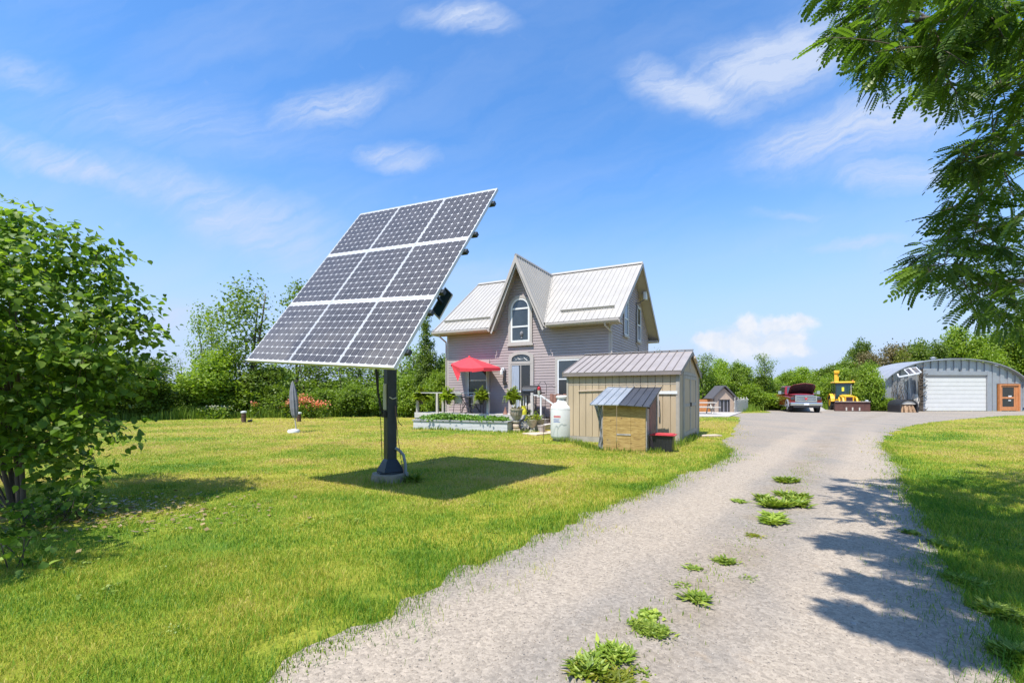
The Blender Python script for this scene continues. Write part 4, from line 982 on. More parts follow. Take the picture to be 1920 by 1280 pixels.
# ---------------------------------------------------------------- barbecue
bb_ = hroot('barbecue', .76, -.60, .532, 'black gas barbecue with closed lid on the deck beside the steps', 'barbecue')
mb = MB(); mb.box(-.33, .33, -.25, .25, .78, .92)
n_ = 8
prof = [(.25 * math.cos(math.pi * k / n_), .925 + .26 * math.sin(math.pi * k / n_)) for k in range(n_ + 1)]
lid = MB(); lid.add([(x_, y_, z_) for x_ in (-.33, .33) for y_, z_ in prof], [(i, i + 1, n_ + 2 + i, n_ + 1 + i) for i in range(n_)] + [tuple(range(n_ + 1)), tuple(range(2 * n_ + 1, n_, -1)), (0, n_ + 1, 2 * n_ + 1, n_)])
lid.build('lid', 'black', bb_, bevel=.01); mb.build('firebox', 'black', bb_)
mb = MB(); mb.box(-.52, -.34, -.24, .24, .86, .90); mb.build('side_shelf', 'black', bb_); MB().box(.34, .50, -.24, .24, .86, .90).build('side_shelf', 'black', bb_)
mb = MB()
for x_ in (-.3, .3):
    for y_ in (-.22, .22): mb.box(x_ - .02, x_ + .02, y_ - .02, y_ + .02, .05, .78)
mb.box(-.3, .3, -.22, .22, .12, .15); mb.build('cart_frame', 'black', bb_)
for x_ in (-.3, .3): MB().tube([(x_ - .02, .2, .08), (x_ + .02, .2, .08)], .08, 12).build('wheel', 'black', bb_)
MB().tube([(-.25, -.27, .99), (-.25, -.30, .99), (.25, -.30, .99), (.25, -.27, .99)], .012, 6).build('lid_handle', 'chrome', bb_)
MB().lathe(.0, 0, [(.05, .16), (.15, .2), (.16, .38), (.12, .46), (.05, .48), (.05, .54)], 14).build('gas_bottle', 'postwood', bb_, smooth=True)
t = hroot('yellow_bag', .62, -1.05, .532, 'bright yellow bag standing on the deck under the barbecue', 'bag')
MB().lathe(0, 0, [(.10, 0), (.13, .05), (.13, .20), (.10, .32), (.12, .36)], 9).build('bag_body', 'limey', t, smooth=True)
t = hroot('deck_box', 1.95, -.42, 0.0, 'dark reddish-brown upright cabinet between the steps and the house', 'cabinet')
mb = MB(); mb.box(-.34, .34, -.25, .25, .0, .62); mb.build('cabinet_body', 'redply', t)
mb = MB()
for k in range(5): mb.box(-.34 + k * .14, -.34 + k * .14 + .12, -.26, -.20, .64, 1.38 - .03 * (k % 2))
mb.build('slatted_back', 'redply', t)
MB().box(-.36, .36, -.27, .27, .62, .65).build('shelf', 'trim', t)

# ---------------------------------------------------------------- patio set and red umbrella
up = at(880, 690, 19.75); ux_, uy_ = up.x, up.y
t = root('patio_umbrella', (ux_, uy_, .53), 'red patio umbrella with one drooping corner above the deck table', 'umbrella')
MB().tube([(0, 0, .0), (0, 0, 2.42)], .02, 8).build('pole', 'iron', t)
MB().lathe(0, 0, [(.22, 0), (.20, .05), (.04, .08), (.03, .2)], 16).build('base', 'iron', t)
MB().box(-.03, .03, -.05, .03, .95, 1.06).build('crank', 'iron', t)
def upx(x, y, D): return at(x, y, D) - Vector((ux_, uy_, .53))
apx = Vector((0, 0, 2.45))
L_ = upx(845.5, 682, 19.9); C1 = upx(862, 689.5, 18.95); C2 = upx(907, 689, 18.75); R_ = upx(938, 689, 19.2); Bk = upx(900, 680, 21.0); Bk2 = upx(862, 677, 21.1)
Fl = upx(858.5, 715, 19.0); mid = upx(885, 690.5, 18.8)
ring_ = [L_, C1, mid, C2, R_, Bk, Bk2]
mb = MB()
def tri(a_, b_, c_, n_=4, sag=.05):
    vs = []; idx = {}
    for i in range(n_ + 1):
        for j in range(n_ + 1 - i):
            k = n_ - i - j; p = (a_ * i + b_ * j + c_ * k) / n_
            e = (1 - i / n_) ; p = p + Vector((0, 0, -sag * (j * k) / (n_ * n_) * 4 * (i / n_ + .15)))
            idx[(i, j)] = len(vs); vs.append(p)
    fs = []
    for i in range(n_):
        for j in range(n_ - i):
            fs.append((idx[(i, j)], idx[(i + 1, j)], idx[(i, j + 1)]))
            if i + j < n_ - 1: fs.append((idx[(i + 1, j)], idx[(i + 1, j + 1)], idx[(i, j + 1)]))
    mb.add(vs, fs)
for i in range(7): tri(apx, ring_[i], ring_[(i + 1) % 7])
mb.build('canopy', 'redfab', t, smooth=False)
mb = MB()
f0 = L_; 
mb.add([L_, C1, Fl, (L_ + Fl) / 2 + Vector((.0, .05, -.04)), (C1 + Fl) / 2 + Vector((.06, 0, .02))], [(0, 1, 4, 3), (3, 4, 2)])
for a_, b_ in ((C1, mid), (mid, C2), (C2, R_), (Bk2, L_)):
    mb.add([a_, b_, b_ + Vector((0, 0, -.13)), a_ + Vector((0, 0, -.16))], [(0, 1, 2, 3)])
mb.build('valance', 'redfab', t)
mb = MB()
for p in (L_, C2, R_, Bk, Bk2): mb.tube([(0, 0, 2.42), p + Vector((0, 0, -.01))], .008, 4); mb.tube([(0, 0, 2.0), (p + apx) / 2], .008, 4)
mb.build('rib', 'iron', t)
MB().lathe(0, 0, [(.05, 2.43), (.04, 2.48), (.01, 2.50)], 8).build('finial', 'redfab', t)
tb = root('patio_table', (ux_ + .05, uy_, .53), 'dark metal patio table under the red umbrella', 'table', rz=HRZ)
MB().lathe(0, 0, [(.48, .70), (.49, .72), (.48, .74)], 24).build('tabletop', 'iron', tb)
for a_ in (.5, 2.1, 3.7, 5.2): MB().tube([(.40 * math.cos(a_), .4 * math.sin(a_), .70), (.22 * math.cos(a_), .22 * math.sin(a_), .4), (.42 * math.cos(a_), .42 * math.sin(a_), 0)], .018, 6).build('leg', 'iron', tb)
def chair(px, D, rz, label):
    p = at(px, 740, D); t = root('patio_chair', (p.x, p.y, .53), label, 'chair', rz=rz, group='patio chairs on the deck')
    MB().box(-.25, .25, -.25, .23, .40, .43).build('seat', 'mesh', t, bevel=.01)
    pts = [(x_, .25 + z_ * .12, .44 + z_) for x_, z_ in ((-.19, 0), (.19, 0), (.24, .2), (.2, .42), (.1, .52), (-.1, .52), (-.2, .42), (-.24, .2))]
    MB().slab(pts, .012).build('backrest', 'mesh', t)
    MB().tube(pts + [pts[0]], .012, 5, caps=False).build('back_frame', 'iron', t)
    for sx_ in (-1, 1):
        MB().tube([(sx_ * .26, -.26, 0), (sx_ * .26, -.24, .62), (sx_ * .27, -.05, .66), (sx_ * .26, .22, .64)], .012, 5).build('armrest', 'iron', t)
        MB().tube([(sx_ * .24, .30, 0), (sx_ * .24, .24, .44)], .012, 5).build('leg', 'iron', t)
    MB().tube([(-.26, -.26, .1), (0, -.15, .3), (.26, -.26, .1)], .01, 5).build('stretcher', 'iron', t)
chair(866, 20.1, R(150), 'grey sling patio chair left of the table')
chair(893, 19.6, R(-160), 'dark patio chair right of the table, under the window')
t = hroot('garden_gnome_cone', -.55 + .25, -.9, .53, 'small dark cone-shaped ornament on the deck left of the door', 'ornament')
MB().lathe(0, 0, [(.10, 0), (.085, .06), (.045, .18), (.012, .30)], 10).build('cone', 'redply', t, smooth=True)
t.name = 'cone_ornament'

# ---------------------------------------------------------------- shepherd hook with feeder
hp = at(1018, 827, 13.55); zg = gz(hp.x, hp.y)
t = root('shepherd_hook', (hp.x, hp.y, zg), 'thin iron shepherd hook standing in the grass left of the white gas tank', 'hook')
tx = lambda x, y: at(x, y, 13.5) - Vector((hp.x, hp.y, zg))
MB().tube([(0, 0, -.1), tx(1021, 770), tx(1024.5, 738), tx(1025, 722), tx(1021, 715.5), tx(1015, 715), tx(1011, 719), tx(1010, 723), tx(1008.5, 719)], .007, 6).build('rod', 'iron', t, smooth=True)
MB().tube([tx(1024.5, 727), tx(1029, 723.5), tx(1034, 722.5), tx(1039, 726.5), tx(1043.5, 724)], .006, 6).build('side_arm', 'iron', t, smooth=True)
f0 = at(1010.5, 739, 13.5)
t = root('hummingbird_feeder', f0 - Vector((0, 0, .0)), 'clear hummingbird feeder with red cap hanging from the iron hook', 'feeder')
MB().lathe(0, 0, [(.035, .12), (.05, .16), (.045, .20), (.01, .23)], 12).build('cap', 'red', t, smooth=True)
MB().lathe(0, 0, [(.02, -.05), (.035, .0), (.045, .12)], 12).build('bottle', 'alu', t, smooth=True)
mb = MB()
for a_ in (0, 1.57, 3.14, 4.71): mb.tube([(0, 0, -.04), (.05 * math.cos(a_), .05 * math.sin(a_), -.085)], .008, 5)
mb.build('perch', 'white', t)

# ---------------------------------------------------------------- gas tank
tx_, ty_ = 1.60, 14.35; zg = -.10
t = root('gas_tank', (tx_, ty_, zg), 'upright white gas cylinder with domed top tucked beside the shed', 'gas tank')
r_ = .385
prof = [(.30, .06), (r_ - .03, .10), (r_, .18), (r_, 1.02)] + [(r_ * math.cos(a_) * 1.0, 1.02 + .23 * math.sin(a_)) for a_ in np.linspace(.15, 1.35, 8)] + [(.03, 1.255)]
MB().lathe(0, 0, prof, 36).build('cylinder', 'tank', t, smooth=True)
MB().lathe(0, 0, [(.30, 0), (.31, .06), (.30, .065)], 28).build('foot_ring', 'shedridge', t, smooth=True)
MB().lathe(0, 0, [(.19, 1.20), (.185, 1.34), (.215, 1.36), (.22, 1.40), (.17, 1.43), (.05, 1.435)], 28).build('collar', 'tank', t, smooth=True)
MB().lathe(0, 0, [(r_ + .003, 1.005), (r_ + .006, 1.01), (r_ + .003, 1.02)], 36).build('weld_seam', 'tank', t, smooth=True)
fc = math.atan2(-ty_, -tx_)
def onring(mb, rr, a0, a1, z0, z1, n=6):
    vs = [(rr * math.cos(a0 + (a1 - a0) * k / n), rr * math.sin(a0 + (a1 - a0) * k / n), z) for k in range(n + 1) for z in (z0, z1)]
    mb.add(vs, [(2 * k, 2 * k + 2, 2 * k + 3, 2 * k + 1) for k in range(n)])
mb = MB()
for k in range(5): onring(mb, .188, fc - .55 + k * .24, fc - .55 + k * .24 + .15, 1.27, 1.315, 2)
mb.build('collar_lettering', 'cable', t)
mb = MB()
for k in range(6): onring(mb, r_ + .004, fc - .78 + k * .105, fc - .78 + k * .105 + .07, .75, .81, 1)
mb.build('red_lettering', 'red', t)
mb = MB()
for z_, e in ((.69, .56), (.65, .50), (.61, .60)): onring(mb, r_ + .004, fc - .82, fc - .82 + e, z_, z_ + .016, 5)
mb.build('blue_lettering', 'bluelabel', t)

# ================================================================== SHED
SA = R(-30)  # direction of its front: x' = (cos30,-sin30)
SO = Vector((4.55, 12.44, 0))
sh = root('garden_shed', SO, 'weathered beige garden shed with brown ribbed metal gable roof', 'shed', rz=SA)
L, Dp, ZE2 = 3.28, 3.75, 2.02
mb = MB()
# T1-11 siding: boards with real grooves
def boards(mb, P_, x0, x1, z0, z1f, w=.205, base=.0, gap=.015, th=.018):
    x = x0
    while x < x1 - 1e-3:
        xe = min(x + w, x1)
        a, b = x + gap / 2, xe - gap / 2
        vs = [P_(a, z0, th), P_(b, z0, th), P_(b, z1f(b), th), P_(a, z1f(a), th), P_(a, z0, 0), P_(b, z0, 0), P_(b, z1f(b), 0), P_(a, z1f(a), 0)]
        mb.add(vs, [(0, 1, 2, 3), (4, 0, 3, 7), (1, 5, 6, 2), (3, 2, 6, 7), (4, 5, 1, 0)])
        x = xe
Pfr = lambda x, z, o: (-L + x, -o, z)
Prs = lambda x, z, o: (o, x, z)
Pls = lambda x, z, o: (-L - o, Dp - x, z)
gable = lambda x: ZE2 + (min(x, Dp - x)) * .345
boards(mb, Pfr, 0, L, .10, lambda x: 1.655); boards(mb, Pfr, 0, L, 1.665, lambda x: ZE2)
boards(mb, Prs, 0, Dp / 2, .10, gable); boards(mb, Prs, Dp / 2, Dp, .10, gable); boards(mb, Pls, 0, Dp / 2, .10, gable); boards(mb, Pls, Dp / 2, Dp, .10, gable)
boards(mb, lambda x, z, o: (-x, Dp + o, z), 0, L, .10, lambda x: ZE2)
mb.box(-L + .01, -.01, .01, Dp - .01, .05, ZE2 + .0)
mb.add([(x, y, z) for x in (-L + .012, -.012) for y, z in ((.012, ZE2 - .01), (Dp - .012, ZE2 - .01), (Dp / 2, gable(Dp / 2) - .02))], [(0, 1, 2), (5, 4, 3)])
mb.build('wall', 'shedwall', sh)
mb = MB(); mb.box(-L - .01, .0, -.02, .0, -.12, .095); mb.box(-.0, .02, 0, Dp, -.05, .095); mb.build('base_board', 'shedtrim', sh)
MB().box(-L, -.01, -.024, -.012, 1.650, 1.672).build('drip_strip', 'shedtrim', sh)
ro = MB(); yb, yt = -.12, Dp / 2; z_at = lambda y: ZE2 + .045 + min(y, Dp - y) * .345
xl, xr = -L - .12, .10
ro.slab([(xl, yb, z_at(yb)), (xr, yb, z_at(yb)), (xr, yt, z_at(yt)), (xl, yt, z_at(yt))], .025)
ro.slab([(xr, Dp + .12, z_at(Dp + .12)), (xl, Dp + .12, z_at(Dp + .12)), (xl, yt, z_at(yt)), (xr, yt, z_at(yt))], .025)
sro = ro.build('roof', 'shedroof', sh)
mb = MB(); x = xl + .02
while x < xr:
    mb.beam((x, yb, z_at(yb) + .012), (x, yt, z_at(yt) + .012), .018, .024); mb.beam((x, Dp - yb, z_at(yb) + .012), (x, yt, z_at(yt) + .012), .018, .024); x += .232
mb.build('roof_seam', 'shedridge', sro)
mb = MB(); mb.beam((xl, yt, z_at(yt) + .03), (xr + .01, yt, z_at(yt) + .03), .16, .02); mb.build('ridge_cap', 'shedroof', sro)
mb = MB(); mb.box(xl + .01, xr - .01, yb - .008, yb + .014, z_at(yb) - .115, z_at(yb) - .028)
for s_ in (0, 1):
    y0, y1 = (yb, yt) if not s_ else (Dp - yb, yt)
    mb.beam((xr - .02, y0, z_at(y0) - .085), (xr - .02, y1, z_at(y1) - .085), .025, .11); mb.beam((xl + .02, y0, z_at(y0) - .085), (xl + .02, y1, z_at(y1) - .085), .025, .11)
mb.build('fascia', 'shedridge', sh)
MB().box(.015, .035, -.03, .06, .1, ZE2 - .02).box(-.06, .014, -.034, -.015, .1, ZE2 - .02).build('corner_board', 'shedtrim', sh); MB().box(.015, .033, Dp - .07, Dp + .01, .1, ZE2 - .02).build('corner_board', 'shedtrim', sh); MB().box(-L - .01, -L + .05, -.034, -.015, .1, ZE2 - .02).build('corner_board', 'shedtrim', sh)
# double doors
for k, (y0, y1) in enumerate(((.66, 1.80), (1.815, 2.95))):
    d = MB(); zt0, zt1 = 1.92, 1.92
    d.box(.016, .030, y0, y1, .16, zt0)
    dd = d.build('door', 'shedwall', sh)
    fr = MB(); w_ = .09
    fr.box(.031, .045, y0, y0 + w_, .16, zt0); fr.box(.031, .045, y1 - w_, y1, .16, zt0)
    fr.box(.031, .044, y0 + w_, y1 - w_, .16, .27); fr.box(.031, .044, y0 + w_, y1 - w_, zt0 - .10, zt0); fr.box(.031, .044, y0 + w_, y1 - w_, 1.0, 1.09)
    fr.build('door_frame', 'shedtrim', dd)
    MB().box(.046, .07, (y1 - .07 if k == 0 else y0 + .02), (y1 - .03 if k == 0 else y0 + .06), 1.0, 1.12).build('handle', 'iron', dd)
mb = MB(); mb.box(.0155, .04, .56, .65, .10, 2.0); mb.box(.0155, .04, 2.96, 3.05, .10, 2.0); mb.box(.0155, .038, .65, 2.96, 1.935, 2.02); mb.build('door_casing', 'shedtrim', sh)
mb = MB()
for k in range(6): mb.box(.016, .03, Dp / 2 - .10, Dp / 2 + .10, 2.16 + k * .05, 2.19 + k * .05)
mb.build('gable_vent', 'trim', sh)
MB().beam((.12, Dp / 2 + .12, 2.52), (.12, Dp / 2 + .62, 2.38), .07, .07).build('perch_bar', 'terra', sh)
MB().box(-.62, -.02, -.05, -.035, 1.38, 1.46).build('shelf_strip', 'white', sh)
MB().beam((-2.9, -.045, 1.47), (-1.9, -.045, 1.50), .02, .03).build('batten', 'terra', sh)
mb = MB(); mb.tube([(-.62, -.10, 1.50), (-.52, -.14, 1.40), (-.50, -.12, 1.0), (-.50, -.10, .75)], .022, 8); mb.build('hose', 'trim', sh, smooth=True)

# ---------------------------------------------------------------- lean-to hutch
HOo = Vector((3.18, 10.82, 0))
hu = root('wood_hutch', HOo, 'small yellow plywood lean-to hutch with half silver, half charcoal metal roof before the shed', 'hutch', rz=R(-27.5))
mb = MB(); w3 = 1.03 / 3
zt = 1.12
names = []
MB().box(-1.03, -1.03 + .332, -.02, 0, -.02, zt).build('front_board', 'ply', hu)
MB().box(-.345, 0, -.02, 0, -.04, zt - .02).build('front_board', 'ply', hu)
MB().box(-.685, -.35, -.018, 0, .42, zt - .03).build('hatch', 'ply', hu)
MB().box(-.688, -.348, -.03, .004, .385, .415).build('sill', 'postwood', hu)
MB().box(-.685, -.35, -.018, 0, .02, .38).build('lower_hatch', 'ply', hu)
mb = MB(); mb.box(-.03, .02, .01, .08, -.05, zt - .04); mb.box(-.02, .03, 1.35, 1.42, -.05, 1.4); mb.box(-1.03, -.98, 1.35, 1.42, -.05, 1.4); mb.build('post', 'postwood', hu)
MB().add([(-.01, .5, 0), (-.01, 1.35, 0), (-.01, 1.35, 1.38), (-.01, .5, 1.2), (.005, .5, 0), (.005, 1.35, 0), (.005, 1.35, 1.38), (.005, .5, 1.2)],
         [(3, 2, 1, 0), (4, 5, 6, 7), (0, 1, 5, 4), (1, 2, 6, 5), (2, 3, 7, 6), (3, 0, 4, 7)]).build('side_board', 'redply', hu)
MB().box(-.03, -.0, .12, .45, 0, 1.02).build('inner_board', 'cabin', hu)
MB().box(-1.03, .0, 1.36, 1.38, -.02, 1.45).build('back_board', 'redply', hu)
# crumpled grey tarp at the left corner
mb = MB(); nx_, nz2 = 9, 16; vs = []
for j in range(nz2 + 1):
    for i in range(nx_ + 1):
        s = i / nx_; z = 1.13 * (1 - j / nz2) + .0; k = math.sin(i * 2.1 + j * .6) * .03 + math.sin(j * 1.3 + i) * .02
        wd = .30 - .16 * math.sin(j / nz2 * 2.6); x_ = -1.04 - wd + wd * s; y_ = -.03 + k + (.25 * (1 - s)); vs.append((x_, y_, z - .03 + .02 * math.sin(i * 1.7)))
fs = [(j * (nx_ + 1) + i, j * (nx_ + 1) + i + 1, (j + 1) * (nx_ + 1) + i + 1, (j + 1) * (nx_ + 1) + i) for j in range(nz2) for i in range(nx_)]
o = mb.add(vs, fs).build('tarp', 'tarp', hu, smooth=True); sm = o.modifiers.new('solid', 'SOLIDIFY'); sm.thickness = .01
# roof: four silver and four charcoal strips
y0, y1, za, zb = -.16, 1.50, 1.12, 1.56; xa, xb = -1.33, .13; wS = (xb - xa) / 8
for k0, k1, mt, lb_ in ((0, 4, 'galv', 'silvery half of the roof'), (4, 8, 'charcoal', 'charcoal half of the roof')):
    mb = MB(); X0, X1 = xa + k0 * wS, xa + k1 * wS - .002
    mb.slab([(X0, y0, za), (X1, y0, za - .04 * (k0 > 0)), (X1, y1, zb), (X0, y1, zb + (.02 if k0 == 0 else 0))], .018)
    for k in range(k0, k1 + 1):
        xx = min(max(xa + k * wS, X0 + .01), X1 - .01); mb.beam((xx, y0, za + .012 - .02 * (k0 > 0)), (xx, y1, zb + .016), .014, .022)
    mb.build('roof_sheet', mt, hu, label=lb_)
mb = MB(); mb.beam((xa, y1 - .02, zb + .02), (xa + .8, y1 - .02, zb + .06), .05, .01); mb.beam((xa + .5, y1 - .05, zb + .03), (xb - .1, y1 - .02, zb + .02), .04, .01); mb.build('flashing', 'postwood', hu)
# tote
bp = px2g(1245, 847)
t = root('storage_tote', (bp[0] + .05, bp[1] + .18, 0), 'black plastic tote with red lid beside the hutch', 'box', rz=R(-28))
mb = MB(); loft(mb, [[(x_ * s_, y_ * s_, z_) for x_, y_ in ((-.24, -.17), (.24, -.17), (.24, .17), (-.24, .17))] for s_, z_ in ((.86, 0), (1.0, .36), (1.06, .361), (1.06, .385))])
for k in range(-3, 4): mb.box(k * .06 - .008, k * .06 + .008, -.172, -.145, .05, .34)
mb.build('tub', 'black', t, bevel=.006)
mb = MB(); mb.box(-.29, .29, -.215, .215, .386, .41); mb.box(-.24, .24, -.17, .17, .411, .43); mb.build('lid', 'red', t, bevel=.008)

# ================================================================== LAWN THINGS
def bollard(px, py, top, label):
    x_, y_ = px2g(px, py); h_ = (py - top) / F * y_
    t = root('brown_bollard', (x_, y_, gz(x_, y_)), label, 'garden light', group='brown bollard lights on the lawn')
    MB().tube([(0, 0, 0), (0, 0, h_ - .07)], .105, 16).build('post', 'post', t)
    MB().lathe(0, 0, [(.10, h_ - .069), (.13, h_ - .065), (.13, h_), (.06, h_ + .02)], 16).build('cap', 'white', t)
    MB().lathe(0, 0, [(.112, h_ * .5), (.112, h_ * .5 + .02)], 16).build('band', 'rust', t)
bollard(457, 791.5, 771, 'short brown bollard light with white cap, left one on the far lawn')
bollard(560.5, 790, 773, 'short brown bollard light with white cap, just right of the folded grey umbrella')
x_, y_ = px2g(471, 791); t = root('spotlight', (x_, y_, 0), 'tiny dark spotlight lying on the lawn next to the left bollard', 'light', rz=.4)
MB().tube([(-.15, 0, .04), (.05, 0, .10)], .05, 8).lathe(0, 0, [(.05, 0), (.02, .06)], 8).build('lamp_body', 'cable', t)
MB().tube([(-.1, 0, .02), (.1, .1, .25), (.35, .3, .55)], .006, 4).build('stem', 'iron', t)
ub = at(556, 811, 16.2); uz = gz(ub.x, ub.y)
t = root('folded_umbrella', (ub.x, ub.y, uz), 'folded grey garden umbrella leaning in a white base on the lawn', 'umbrella')
ax = lambda x, y: at(x, y, 16.2) - Vector((ub.x, ub.y, uz))
MB().tube([(0, 0, 0), ax(552.5, 780), ax(549, 714)], .022, 8).build('pole', 'postwood', t)
c0 = ax(553, 783); c1 = ax(548.5, 716); rg = []
for i, (s_, r_) in enumerate(((0, .05), (.08, .085), (.25, .11), (.5, .115), (.75, .09), (.93, .05), (1, .03))):
    c = c0.lerp(c1, s_); rg.append([(c.x + r_ * (1 + .25 * (k % 2)) * math.cos(k * math.pi / 8), c.y + r_ * (1 + .25 * (k % 2)) * math.sin(k * math.pi / 8), c.z) for k in range(16)])
mb = MB(); loft(mb, rg); mb.build('folded_canopy', 'umbgrey', t)
MB().box(-.05, .05, -.05, .05, c1.z, c1.z + .08).build('finial', 'iron', t)
MB().lathe(-.10, 0, [(.20, .0), (.21, .06), (.18, .11), (.05, .13)], 16).build('base', 'white', t, smooth=True)
x_, y_ = px2g(1600, 1171)
t = root('driveway_stone', (x_, y_, 0), 'single pale oval stone on the gravel in the tree shade', 'stone')
MB().lathe(0, 0, [(.009, 0), (.017, .006), (.015, .013), (.004, .016)], 9).build('stone_body', 'heap', t, smooth=True)

# ================================================================== CABIN, PATIO, FENCE, TABLE beyond the shed
cl, cr = Vector((*px2g(1339, 773.5), 0)), Vector((*px2g(1375, 773.5), 0))
cw = (cr - cl).length; cb = root('dog_cabin', cl, 'little gabled pinkish cabin with dark roof and open doorway beyond the shed', 'dog house', rz=math.atan2(cr.y - cl.y, cr.x - cl.x) - R(6))
zw, zp = 1.12, 1.90
mb = MB(); W_ = cw; dpt = 1.6; dw0, dw1, dh = W_ * .24, W_ * .76, .95
def gq(mb, x0, x1, z0, z1a, z1b, y=0): mb.slab([(x0, y, z0), (x1, y, z0), (x1, y, z1b), (x0, y, z1a)], .06)
tz = lambda x: zw + (zp - zw - .12) * (1 - abs(x - W_ / 2) / (W_ / 2))
gq(mb, 0, dw0, 0, tz(0), tz(dw0)); gq(mb, dw1, W_, 0, tz(dw1), tz(W_)); mb.slab([(dw0, 0, dh), (dw1, 0, dh), (dw1, 0, tz(dw1)), (W_ / 2, 0, tz(W_ / 2)), (dw0, 0, tz(dw0))], .06)
mb.box(0, .05, .061, dpt, 0, zw - .03); mb.box(W_ - .05, W_, .061, dpt, 0, zw - .03); mb.box(.05, W_ - .05, dpt - .05, dpt, 0, zw)
mb.build('wall', 'cabin', cb)
MB().box(dw0, dw1, .10, .12, 0, dh + .1).build('doorway_curtain', 'glass_dark', cb)
mb = MB()
for x_ in (dw0 + .1, (dw0 + dw1) / 2, dw1 - .1): mb.box(x_ - .04, x_ + .04, .07, .09, .02, dh)
mb.build('flap', 'umbgrey', cb)
mb = MB()
for s_ in (-1, 1):
    e = W_ / 2 + s_ * (W_ / 2 + .16); ze = zw - .16
    p = [(W_ / 2, -.2, zp), (e, -.2, ze), (e, dpt + .15, ze), (W_ / 2, dpt + .15, zp)]
    mb.slab(p if s_ < 0 else p[::-1], .09)
mb.build('roof', 'shingle', cb)
mb = MB()
for x0 in (-.05, W_ - .01, dw0 - .03, dw1 - .03): mb.box(x0, x0 + .06, -.02, -.001, 0, dh + .03 if 0 < x0 < W_ - .1 else zw)
mb.build('trim', 'shingle', cb)
# concrete pad
pa_ = [px2g(1240, 781.5), px2g(1368, 781.5), px2g(1391, 773.2), px2g(1240, 772.8)]
mb = MB(); mb.slab([(p[0], p[1], .05) for p in pa_], .12); o = mb.build('pavement', 'concpad'); tag(o, kind='structure')
t = root('step_board', (*px2g(1325, 818), 0), 'pale plank lying in the grass at the back corner of the shed', 'plank', rz=.35)
MB().box(-.25, .5, -.14, .14, 0, .05).build('plank', 'terra', t)
# fence right of the cabin
p0 = Vector((*px2g(1378, 774), 0)); p1 = Vector((*px2g(1403, 771), 0)); fl = (p1 - p0).length
fn = root('picket_fence', p0, 'short weathered board fence right of the little cabin', 'fence', rz=math.atan2((p1 - p0).y, (p1 - p0).x))
n_ = 14
for k in range(n_):
    x0 = fl * k / n_; MB().slab([(x0, 0, .0), (x0 + fl / n_ * .8, 0, .0), (x0 + fl / n_ * .8, 0, 1.0 - .1 * (k % 2)), (x0 + fl / n_ * .4, 0, 1.12 - .1 * (k % 3)), (x0, 0, 1.0 - .1 * (k % 2))], .03).build('picket', 'fencewood', fn)
mb = MB(); mb.box(0, fl, .035, .07, .3, .4); mb.build('rail', 'fencewood', fn)
mb = MB(); mb.box(0, fl, .035, .07, .75, .85); mb.build('rail', 'fencewood', fn)
# picnic table and orange panel left of the cabin
x_, y_ = px2g(1312, 776.5)
t = root('picnic_table', (x_, y_, .05), 'wooden picnic table on the pale patio left of the cabin', 'picnic table', rz=R(-10))
MB().box(-.9, .95, -.4, .4, .70, .76).build('tabletop', 'fencewood', t)
MB().box(-.9, 1.1, -.85, -.58, .42, .47).build('bench', 'fencewood', t); MB().box(-.9, .95, .58, .85, .42, .47).build('bench', 'fencewood', t)
for x0 in (-.6, .6):
    mb = MB(); mb.beam((x0, -.25, .70), (x0, -.75, 0), .05, .1); mb.beam((x0, .25, .70), (x0, .75, 0), .05, .1); mb.beam((x0 + .05, -.8, .38), (x0 + .05, .8, .38), .05, .1); mb.build('leg_frame', 'fencewood', t)
a_, b_ = Vector((*px2g(1318, 772.5), 0)), Vector((*px2g(1339, 772.5), 0))
t = root('privacy_panel', a_, 'low orange-brown board panel between the picnic table and the cabin', 'panel', rz=math.atan2((b_ - a_).y, (b_ - a_).x))
MB().box(-1.5, (b_ - a_).length - .05, 0, .05, 0.0, .95).build('board', 'cedar', t)
mb = MB(); mb.box(-1.5, -1.42, -.05, .05, 0, 1.05); mb.build('post', 'cedar', t)
x_, y_ = px2g(1312, 771)
t = root('tool_shed', (x_ - .6, y_ + 1, 0), 'narrow grey-brown lean-to just visible behind the right edge of the shed', 'shed')
MB().box(-.9, .8, 0, 1.2, 0, 2.05).build('wall', 'shedtrim', t)
MB().slab([(-1.0, -.15, 2.06), (.95, -.15, 2.06), (.95, 1.3, 2.35), (-1.0, 1.3, 2.35)], .05).build('roof', 'shedroof', t)

# ================================================================== PICKUP TRUCK
tc = Vector((21.5, 33.6, 0))
tk = root('pickup_truck', tc, 'dark red pickup truck with chrome grille and its hood raised', 'pickup truck', rz=R(-19.5))
# local: front faces -y at y=-.9 ; length 5.9 ; x across
wd = 1.0
def body_loft(rings, name, mt, parent, bevel=.03):
    mb = MB(); loft(mb, rings); return mb.build(name, mt, parent, bevel=bevel)
def rect(x0, x1, y, z0, z1, t_=.06): return [(x0, y, z0), (x1, y, z0), (x1, y, z1 - t_), (x1 - t_, y, z1), (x0 + t_, y, z1), (x0, y, z1 - t_)]
body_loft([rect(-wd, wd, -.70, .62, 1.12), rect(-wd - .01, wd + .01, -.3, .50, 1.16), rect(-wd - .02, wd + .02, .9, .45, 1.22), rect(-wd - .02, wd + .02, 5.0, .45, 1.32)], 'body', 'truckred', tk)
# front wings + engine bay rim: hood opening dark
MB().box(-.72, .72, -.6, .75, 1.13, 1.235).build('engine_bay', 'glass_dark', tk)
mb = MB(); mb.box(-.6, .6, -.45, .55, 1.15, 1.27); mb.build('engine_cover', 'chrome', tk, bevel=.03)
